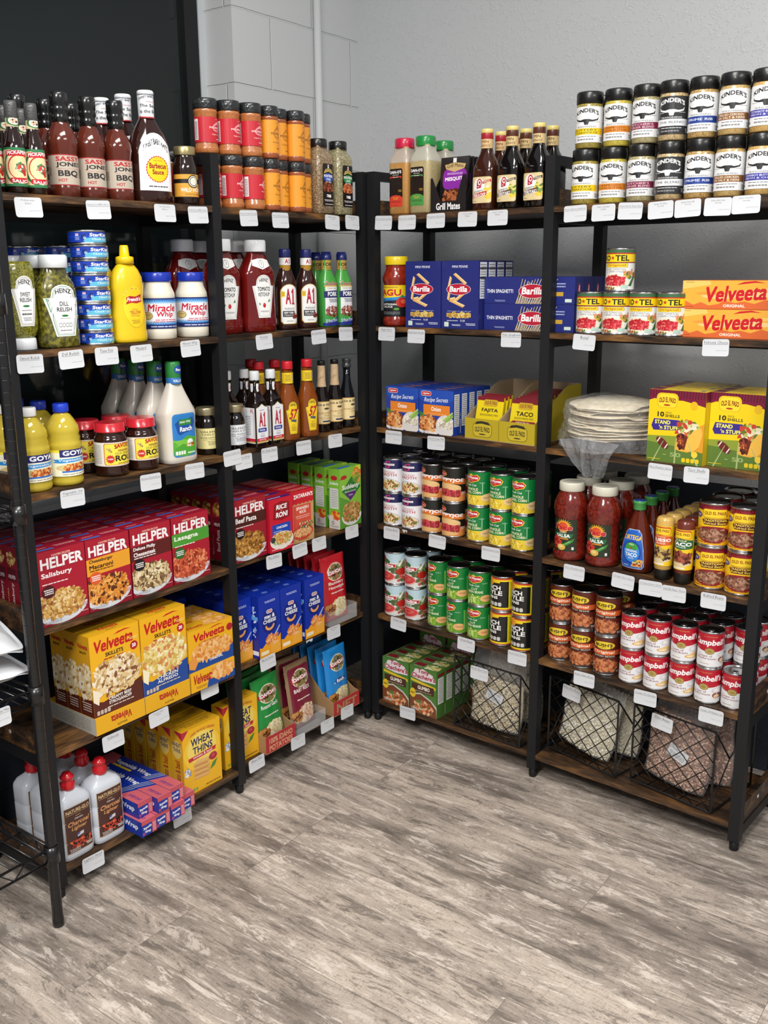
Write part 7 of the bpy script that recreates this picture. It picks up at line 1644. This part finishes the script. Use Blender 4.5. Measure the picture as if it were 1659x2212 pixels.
# --- fourth shelf
grid('broth_can', 'R', 3, [(.056, .042), (.133, .042)], 3, .079, 2, .1105, 'white and navy chicken broth can', 'can', 'chicken broth cans', r=.1, jit=.08)
grid('sloppy_can', 'R', 3, [(.211, .046), (.292, .044)], 3, .079, 2, .1105, 'black and orange sloppy joe can', 'can', 'sloppy joe cans', r=.1, jit=.08)
grid('corn_can', 'R', 3, [(.383, .052), (.466, .048), (.546, .045)], 2, .08, 2, .1105, 'green and yellow corn can', 'can', 'whole kernel corn cans', r=.22, jit=.08)
grid('salsa_jar', 'R', 3, [(.697, .053), (.798, .056)], 3, .0985, 1, 0, 'red salsa jar with cream lid', 'jar', 'red salsa jars', jit=.05)
for b in range(4): put('taco_sauce', 'R', 3, .902, .058+.07*b, 'red taco sauce bottle with blue label, '+('front' if b == 0 else ORD[b]+' from front'), 'bottle', 'blue label taco sauce bottles', r=-.1)
for b in range(5): put('queso_bottle', 'R', 3, .988+.002*b, .034+.05*b, 'yellow cheese sauce squeeze bottle, '+('front' if b == 0 else ORD[b]+' from front'), 'bottle', 'cheese sauce squeeze bottles', r=-.1)
for b in range(3): put('taco_squeeze', 'R', 3, 1.045, .03+.05*b, 'brown taco sauce squeeze bottle, '+('front' if b == 0 else ORD[b]+' from front'), 'bottle', 'brown squeeze sauce bottles', r=-.05)
grid('refried_can', 'R', 3, [(1.111, .052), (1.1915, .0505)], 3, .084, 2, .1135, 'yellow and maroon refried beans can', 'can', 'refried beans cans', r=.05, jit=.08)
# --- fifth shelf
grid('tomato_sauce_can', 'R', 2, [(.056, .046), (.133, .056)], 2, .08, 2, .1105, 'tomato sauce can with red banner', 'can', 'tomato sauce cans', r=.2, jit=.18)
grid('bean_can_green', 'R', 2, [(.229, .056), (.314, .044), (.395, .044)], 2, .082, 2, .1105, 'green cut green beans can', 'can', 'green beans cans', r=.15, jit=.25)
grid('ranch_bean_can', 'R', 2, [(.478, .046), (.556, .043)], 3, .079, 2, .1105, 'black and yellow beans can', 'can', 'black beans cans with yellow rims', r=.05, jit=.2)
grid('baked_bean_can', 'R', 2, [(.678, .057), (.756, .047), (.833, .044)], 2, .08, 2, .1165, 'brown baked beans can with yellow oval', 'can', 'baked beans cans', r=.1, jit=.22)
for i, s in enumerate((.914, .987, 1.06, 1.131, 1.2)):
    d0 = (.036, .036, .037, .041, .05)[i]; k = 'soup_chicken' if i < 3 else 'soup_mushroom'
    for v in (0, 1):
        for b in range(3):
            if i == 4 and b == 0 and v == 1: continue
            put(k, 'R', 2, s, d0+.07*b, 'red and white soup can, %s row, %s column, %s' % (('lower', 'upper')[v], ('far left', 'second', 'centre', 'fourth', 'far right')[i], ('front', 'middle', 'back')[b]), 'can', 'red and white soup cans', z=.1*v, r=rnd.uniform(.0, .3))
# --- bottom shelf
grid('gumbo_box', 'R', 1, [(.088, .026), (.205, .026)], 4, .047, 1, 0, 'green gumbo mix box', 'food box', 'green gumbo mix boxes', jit=.012)
for s, w in ((.095, 'left'), (.215, 'right')): put('gumbo_box', 'R', 1, s, .222, 'taller green mix box at the back of bottom shelf, %s one' % w, 'food box', 'green gumbo mix boxes', args=(.2,), r=-.02)
put('wire_basket', 'R', 1, .452, .006, 'black wire basket holding black eyed pea bags, leftmost basket', 'basket', 'black wire lattice baskets', r=-.03, z=.0045)
put('wire_basket', 'R', 1, .765, .045, 'black wire basket holding white lima bean bags', 'basket', 'black wire lattice baskets', r=-.17, z=.0045)
put('wire_basket', 'R', 1, 1.052, .026, 'black wire basket holding brown pinto bean bags', 'basket', 'black wire lattice baskets', r=-.135, z=.0045)
put('peas_bag', 'R', 1, .447, .064, 'half-full clear bag of black eyed peas at front of leftmost basket', 'bag', 'clear bags of black eyed peas', z=.012, tilt=(-.08, .04), r=-.03)
put('peas_bag_full', 'R', 1, .46, .16, 'full clear bag of black eyed peas behind the half-full one', 'bag', 'clear bags of black eyed peas', z=.012, tilt=(-.04, -.02), r=-.02)
put('lima_bag', 'R', 1, .748, .09, 'clear bag of white lima beans, left and in front', 'bag', 'clear bags of lima beans', z=.012, tilt=(-.12, .16), r=-.17)
put('lima_bag', 'R', 1, .80, .17, 'clear bag of white lima beans, behind on the right', 'bag', 'clear bags of lima beans', z=.012, tilt=(-.1, .03), r=-.17)
put('pinto_bag', 'R', 1, 1.04, .08, 'clear bag of brown pinto beans, in front', 'bag', 'clear bags of pinto beans', z=.012, tilt=(-.1, .1), r=-.135)
put('pinto_bag', 'R', 1, 1.08, .17, 'clear bag of brown pinto beans, behind', 'bag', 'clear bags of pinto beans', z=.012, tilt=(-.06, -.03), r=-.135)

# ================================================================ PRICE TAGS
for u, lv, s, text, what, dz, tilt in (
    ('L', 6, 1.173, 'Pickapeppa|Sauce', 'the pepper sauce bottles', -0.007, -0.026),
    ('L', 6, 0.993, 'Sassy Jones BBQ Sauce', 'the grey label barbecue bottles', -0.004, -0.040),
    ('L', 6, 0.797, "Sweet Baby Ray's|BBQ Sauce", 'the large white-necked barbecue bottle', -0.003, -0.010),
    ('L', 6, 0.690, 'Wild Honey BBQ Sauce', 'the gold-lidded honey sauce jar', -0.003, -0.035),
    ('L', 6, 0.511, 'Morrison Cajun Seasoning', 'the red label shakers', -0.004, -0.043),
    ('L', 6, 0.387, 'Morrison Florida Seasoning', 'the orange label shakers, one corner folded', -0.005, -0.010),
    ('L', 6, 0.163, 'Montreal Steak|Seasoning', 'the blue badge seasoning jar', -0.003, 0.042),
    ('L', 6, 0.070, 'Montreal Chicken|Seasoning', 'the green badge seasoning jar', -0.000, 0.030),
    ('L', 5, 1.203, 'Sweet Relish', 'the upside-down relish bottle', -0.006, 0.027),
    ('L', 5, 1.098, 'Dill Relish', 'the dill relish bottle', -0.004, -0.028),
    ('L', 5, 0.999, 'Tuna Fish', 'the tuna can stack', -0.003, 0.004),
    ('L', 5, 0.897, 'Mustard', 'the yellow mustard bottle', -0.004, -0.022),
    ('L', 5, 0.739, 'Miracle Whip', 'the blue-lidded dressing jars', -0.002, -0.033),
    ('L', 5, 0.468, 'Ketchup', 'the ketchup bottles', -0.001, -0.039),
    ('L', 5, 0.237, 'A1 Steak Marinade', 'the dark brown marinade bottles', -0.000, -0.029),
    ('L', 5, 0.109, "Tony's Pork Marinade", 'the pork marinade bottles', 0.002, 0.043),
    ('L', 4, 1.124, 'Vegetable Oil', 'the vegetable oil bottles', -0.004, 0.033),
    ('L', 4, 0.893, "Savoie's Dark Roux", 'the roux jars', -0.006, 0.031),
    ('L', 4, 0.746, 'Hidden Valley Ranch', 'the ranch dressing bottle', -0.002, 0.030),
    ('L', 4, 0.609, "Valentine's Sorghum Cane", 'the middle post edge, overlapping its neighbour', 0.012, -0.031),
    ('L', 4, 0.566, 'Ribbon Syrup', 'the white label syrup jar', -0.006, -0.019),
    ('L', 4, 0.462, 'A1 Steak Sauce', 'the white-capped steak sauce bottles', -0.001, 0.013),
    ('L', 4, 0.315, 'Heinz Steak Sauce', 'the red-capped steak sauce bottles', -0.002, 0.023),
    ('L', 4, 0.169, 'Worcestershire|Sauce', 'the worcestershire bottles', -0.002, 0.035),
    ('L', 3, 0.458, 'Rice A Roni', 'the red rice mix box', -0.000, 0.038),
    ('L', 3, 0.346, 'Spanish Rice', 'the left side of spanish rice boxes', 0.007, -0.041),
    ('L', 3, 0.256, "Zatarain's|Rice", 'the right side of spanish rice boxes', 0.007, 0.011),
    ('L', 3, 0.094, 'Suddenly|Salad', 'the green pasta salad boxes', 0.010, 0.017),
    ('L', 2, 1.077, 'Velveeta', 'the beef stroganoff tray, torn', -0.006, 0.001),
    ('L', 2, 0.930, 'Velveeta Skillet|Dinners', 'the chicken alfredo tray', 0.001, -0.032),
    ('L', 2, 0.735, 'Shells & Cheese', 'the shells and cheese tray', 0.005, -0.003),
    ('L', 2, 0.501, 'Mac & Cheese', 'the blue macaroni boxes', 0.008, -0.041),
    ('L', 2, 0.194, 'Idahoan Mashed|Potatoes', 'the red potato pouches', 0.009, 0.043),
    ('L', 1, 1.154, 'Lighter Fluid', 'the lighter fluid jugs', -0.003, 0.037),
    ('L', 1, 0.860, 'Foil', 'the aluminium foil boxes', -0.020, 0.005),
    ('L', 1, 0.564, 'Wheat Thins', 'the cracker box right of the post', 0.016, -0.020),
    ('L', 1, 0.378, 'Idahoan Roasted|Garlic', 'the green potato pouches', 0.011, 0.041),
    ('L', 1, 0.236, 'Idahoan Baby Reds|Potatoes', 'the maroon potato pouches', 0.011, 0.007),
    ('L', 1, 0.133, 'Idahoan Ranch|Potatoes', 'the blue potato pouches', 0.020, 0.038),
    ('R', 6, 0.054, "Dan-O's Spicy Seasoning", 'the red-lidded seasoning jug', -0.001, 0.035),
    ('R', 6, 0.144, "Dan-O's Original", 'the green-lidded seasoning jug', -0.003, 0.001),
    ('R', 6, 0.250, 'Mesquite Marinade', 'the black mesquite packet display', -0.002, -0.009),
    ('R', 6, 0.362, "Lawry's Steak & CHOP|Marinade", 'the red-banded marinade bottle', -0.002, 0.010),
    ('R', 6, 0.463, "Lawry's Teriyaki|Marinade", 'the teriyaki marinade bottles', -0.002, -0.007),
    ('R', 6, 0.703, 'Kinders Buttery Steakhouse', 'the yellow band seasoning jars', -0.001, -0.034),
    ('R', 6, 0.784, 'Kinders Caramelized|Onion Butter', 'the orange band seasoning jars', -0.002, -0.019),
    ('R', 6, 0.859, 'Kinders Butcher Burger Blend', 'the maroon band seasoning jars', -0.001, 0.031),
    ('R', 6, 0.938, 'Kinders The Blend|Seasoning', 'the black label seasoning jars', -0.002, -0.046),
    ('R', 6, 1.007, 'Kinders Prime Rib|Seasoning', 'the blue band seasoning jars', -0.001, -0.045),
    ('R', 6, 1.082, 'Kinders Grilled Chicken|Seasoning', 'the brown band seasoning jars', -0.001, 0.013),
    ('R', 6, 1.148, 'Kinders Cowboy Butter|Seasoning', 'the violet band seasoning jars', 0.001, -0.022),
    ('R', 5, 0.063, 'Ragu Sauce', 'the yellow-lidded pasta sauce jar', -0.001, 0.003),
    ('R', 5, 0.179, 'Barilla Penne Noodles', 'the penne boxes', -0.004, -0.003),
    ('R', 5, 0.516, 'Thin Spaghetti', 'the long spaghetti boxes', -0.002, -0.016),
    ('R', 5, 0.746, 'Rotel', 'the diced tomato cans', -0.000, 0.050),
    ('R', 5, 1.101, 'Velveeta Cheese', 'the orange cheese loaf boxes', 0.001, -0.030),
    ('R', 4, 0.089, 'Swanson Beef Broth', 'the left soup mix column', -0.003, -0.009),
    ('R', 4, 0.256, 'Onion Soup Mix', 'the right soup mix column', -0.004, -0.030),
    ('R', 4, 0.980, 'Pace Picante Sauce', 'the left taco shell column', -0.003, 0.013),
    ('R', 4, 1.076, 'Taco Shells', 'the right taco shell column', -0.000, -0.022),
    ('R', 3, 0.079, 'Chicken Broth', 'the chicken broth cans', 0.001, -0.014),
    ('R', 3, 0.264, 'Sloppy Joe Mix', 'the sloppy joe cans', 0.005, 0.025),
    ('R', 3, 0.463, 'Whole Kernel Corn', 'the corn cans', 0.002, -0.018),
    ('R', 3, 0.744, 'Pace Chunky Salsa', 'the salsa jars', -0.002, 0.006),
    ('R', 3, 0.894, 'Ortega Taco Sauce', 'the blue label taco sauce bottle', 0.002, 0.040),
    ('R', 3, 0.972, 'Creamy Queso Sauce', 'the cheese sauce squeeze bottle', -0.001, -0.040),
    ('R', 3, 1.038, 'Old El Paso Taco', 'the brown squeeze bottle, pushed flat', -0.003, -0.044),
    ('R', 3, 1.144, 'Refried Beans', 'the refried beans cans', -0.001, -0.027),
    ('R', 2, 0.107, 'Tomato Sauce', 'the tomato sauce cans', 0.008, 0.027),
    ('R', 2, 0.379, 'Green Beans', 'the green beans cans', 0.004, 0.012),
    ('R', 2, 0.565, 'Ranch Style Beans', 'the black beans cans', 0.007, -0.026),
    ('R', 2, 0.790, "Bush's Bake Beans", 'the baked beans cans', 0.000, -0.017),
    ('R', 2, 0.977, 'Cream Of Chicken', 'the left soup cans', -0.004, -0.032),
    ('R', 2, 1.162, 'Cream Of Mushroom', 'the right soup cans', -0.002, -0.004),
    ('R', 1, 0.144, "Tony's Gumbo Mix", 'the gumbo mix boxes', 0.013, -0.046),
):
    a, _, b = text.partition('|')
    fd = -.0022 if not (u == 'L' and lv == 2 and s > .9) else -.0175
    tag(u, lv, s, a, 'white paper price tag on the shelf edge below '+what, dz=dz-.0, tilt=tilt, d=fd if text != 'Foil' else -.003, two=b or None)

o = tag('R', 1, .43, 'Black Eye Peas', 'white paper price tag clipped to the black eyed pea basket', z=.0792+.232, tilt=.0, d=-.0025)
o = tag('R', 1, .73, 'Baby Lima Beans', 'white paper price tag clipped to the lima bean basket', z=.0792+.236, tilt=.04, d=.0405)
o.rotation_euler[2] += -.17
o = tag('R', 1, 1.02, 'Pinto Beans', 'white paper price tag clipped to the pinto bean basket', z=.0792+.236, tilt=.04, d=.024)
o.rotation_euler[2] += -.135


# scraps of old stickers left on the shelf edges
for u, lv, s, w, dx, what in (('L', 3, 1.155, .02, -.002, 'below the salisbury boxes'), ('L', 3, 1.09, .03, -.002, 'between the salisbury and cheeseburger boxes'), ('L', 3, .965, .016, -.002, 'below the cheeseburger boxes'), ('L', 3, .73, .035, -.002, 'below the lasagna boxes'), ('L', 2, .31, .03, -.002, 'below the right macaroni boxes'), ('L', 1, .86+.09, .02, -.002, 'beside the foil boxes'), ('R', 3, .13, .02, -.002, 'below the broth cans')):
    q = random.Random(int(s*1000)); n = 9; pts = [(k/n, 1) for k in range(n+1)]+[(1-k/n, q.uniform(.05, .8)) for k in range(n+1)]
    mb = MB().art(Art(w, .012).p(pts, 'cfd2d2')); o = mb.build('sticker_scrap', pmat(.6, 0)); ins = .019 if (u == 'L' and s > BW) else .002
    o.location = at(u, s, (0 if u == 'L' and s < BW else ins)-.0004, ZL[lv]-.0135); o.rotation_euler = (0, 0, UN[u][3])
    tagit(o, 'torn white sticker scrap on the shelf edge '+what, 'sticker', 'torn sticker scraps')
# ================================================================ GOODS ON THE WIRE RACK
def buns():
    root = empty('bag_of_buns'); m_ = grain('c98f52', 'd9a468', 14, .55, .1, kind='N')
    for i in range(2):
        for j in range(2):
            for k in range(2):
                pr = [(.001, 0), (.04, .001), (.047, .008), (.048, .016), (.044, .028), (.03, .038), (.012, .042), (.001, .0425)]
                o = MB().lathe(pr, 24, caps=False).build('bun', m_, root); o.location = (-.05*2*i+.05, -.1*j-.05, .004+.044*k)
    mb = MB(); vs = []; fs = []; nu, nv = 36, 10
    for j in range(nv+1):
        v = j/nv
        for i in range(nu):
            t = 2*PI*i/nu; c, q = math.cos(t), math.sin(t); k = 1-.18*abs(2*v-1)**4
            vs.append(((.107+.004*math.sin(9*t+5*v))*k*math.copysign(abs(c)**.6, c), -.1+(.107+.004*math.sin(11*t))*k*math.copysign(abs(q)**.6, q), .001+.1*v))
    for j in range(nv):
        for i in range(nu):
            a = j*nu+i; b = j*nu+(i+1) % nu; fs.append((a, b, b+nu, a+nu))
    fs.append([nv*nu+i for i in range(nu)]); mb.add(vs, fs, smooth=True); mb.build('clear_bag', bagfilm(), root)
    return root
o = buns(); o.location = (-.045, -1.332, 1.0255); tagit(o, 'clear bag of browned sandwich buns on the wire rack', 'bag')
def gth(u, v): return .05/2*max(0, 1-abs(u)**3)**.7*max(0, 1-abs(v)**3)**.7*(1+.09*math.sin(6*u+8*v)+.05*math.sin(13*u-9*v))+.001
def gravy(n):
    w, h, t = .2, .25, .05; nx, ny = 20, 24; vs = []; fs = []
    for s in (-1, 1):
        q = len(vs)
        for j in range(ny+1):
            for i in range(nx+1):
                u = -1+2*i/nx; v = -1+2*j/ny
                th = gth(u, v); k = 1-.1*abs(v)**6; k2 = 1-.1*abs(u)**6
                vs.append((u*w/2*k, v*h/2*k2, t/2+s*th-.012*u*u*(s > 0)+.0025*math.sin(7*u+3*v)*abs(u)))
        for j in range(ny):
            for i in range(nx):
                a = q+j*(nx+1)+i; f = (a, a+1, a+nx+2, a+nx+1); fs.append(f if s > 0 else f[::-1])
    mb = MB().add(vs, fs, 'd3d6da', smooth=True)
    a = Art(.11, .15).t('OLD FASHIONED BROWN GRAVY MIX', .05, .9, .95, .95, '777', 0, rot=0, res=1).ln(.05, .72, .95, .86, '999', 3, .3).r(.08, .15, .6, .6, 'c4c7cb').ln(.1, .17, .58, .58, 'aab', 16, .4).t('8/28', .75, .12, .92, .18, '444', .01, res=1)
    mb.art(a, lambda x, y, o: (x, y-.075, t/2+gth(2*x/w, 2*(y-.075)/h)-.012*(2*x/w)**2+.0025*math.sin(7*2*x/w+3*2*(y-.075)/h)*abs(2*x/w)+.0022+o), frange(-.055, .055, 10), frange(0, .15, 12), chord=True)
    return mb.build('gravy_mix_pouch', pmat(.45, .2))
for k, (x, y, z, rx, rz, w) in enumerate(((-.075, -1.39, .6225, .0, 1.5, 'lower one'), (-.07, -1.395, .70, .08, 1.35, 'on top, sloping'))):
    o = gravy(k); o.location = (x, y, z); o.rotation_euler = (rx, rx*.8, rz); tagit(o, 'white gravy mix pouch on the wire rack, '+w, 'pouch', 'white gravy mix pouches')
o = tag('L', 1, 0, 'Brown Gravy Mix', 'white paper price tag on the wire rack below the gravy pouches', z=.6)
o.location = (.0745, -1.418, .597); o.rotation_euler = (0, .0, UN['L'][3])
bad = [k for k, v in LABELS.items() if v > 1 or not 4 <= len(k.replace(',', '').split()) <= 16]
print('LABEL CHECK', bad[:20], len(LABELS), 'objects', len(D.objects), 'faces', sum(len(m.polygons)*m.users for m in D.meshes))
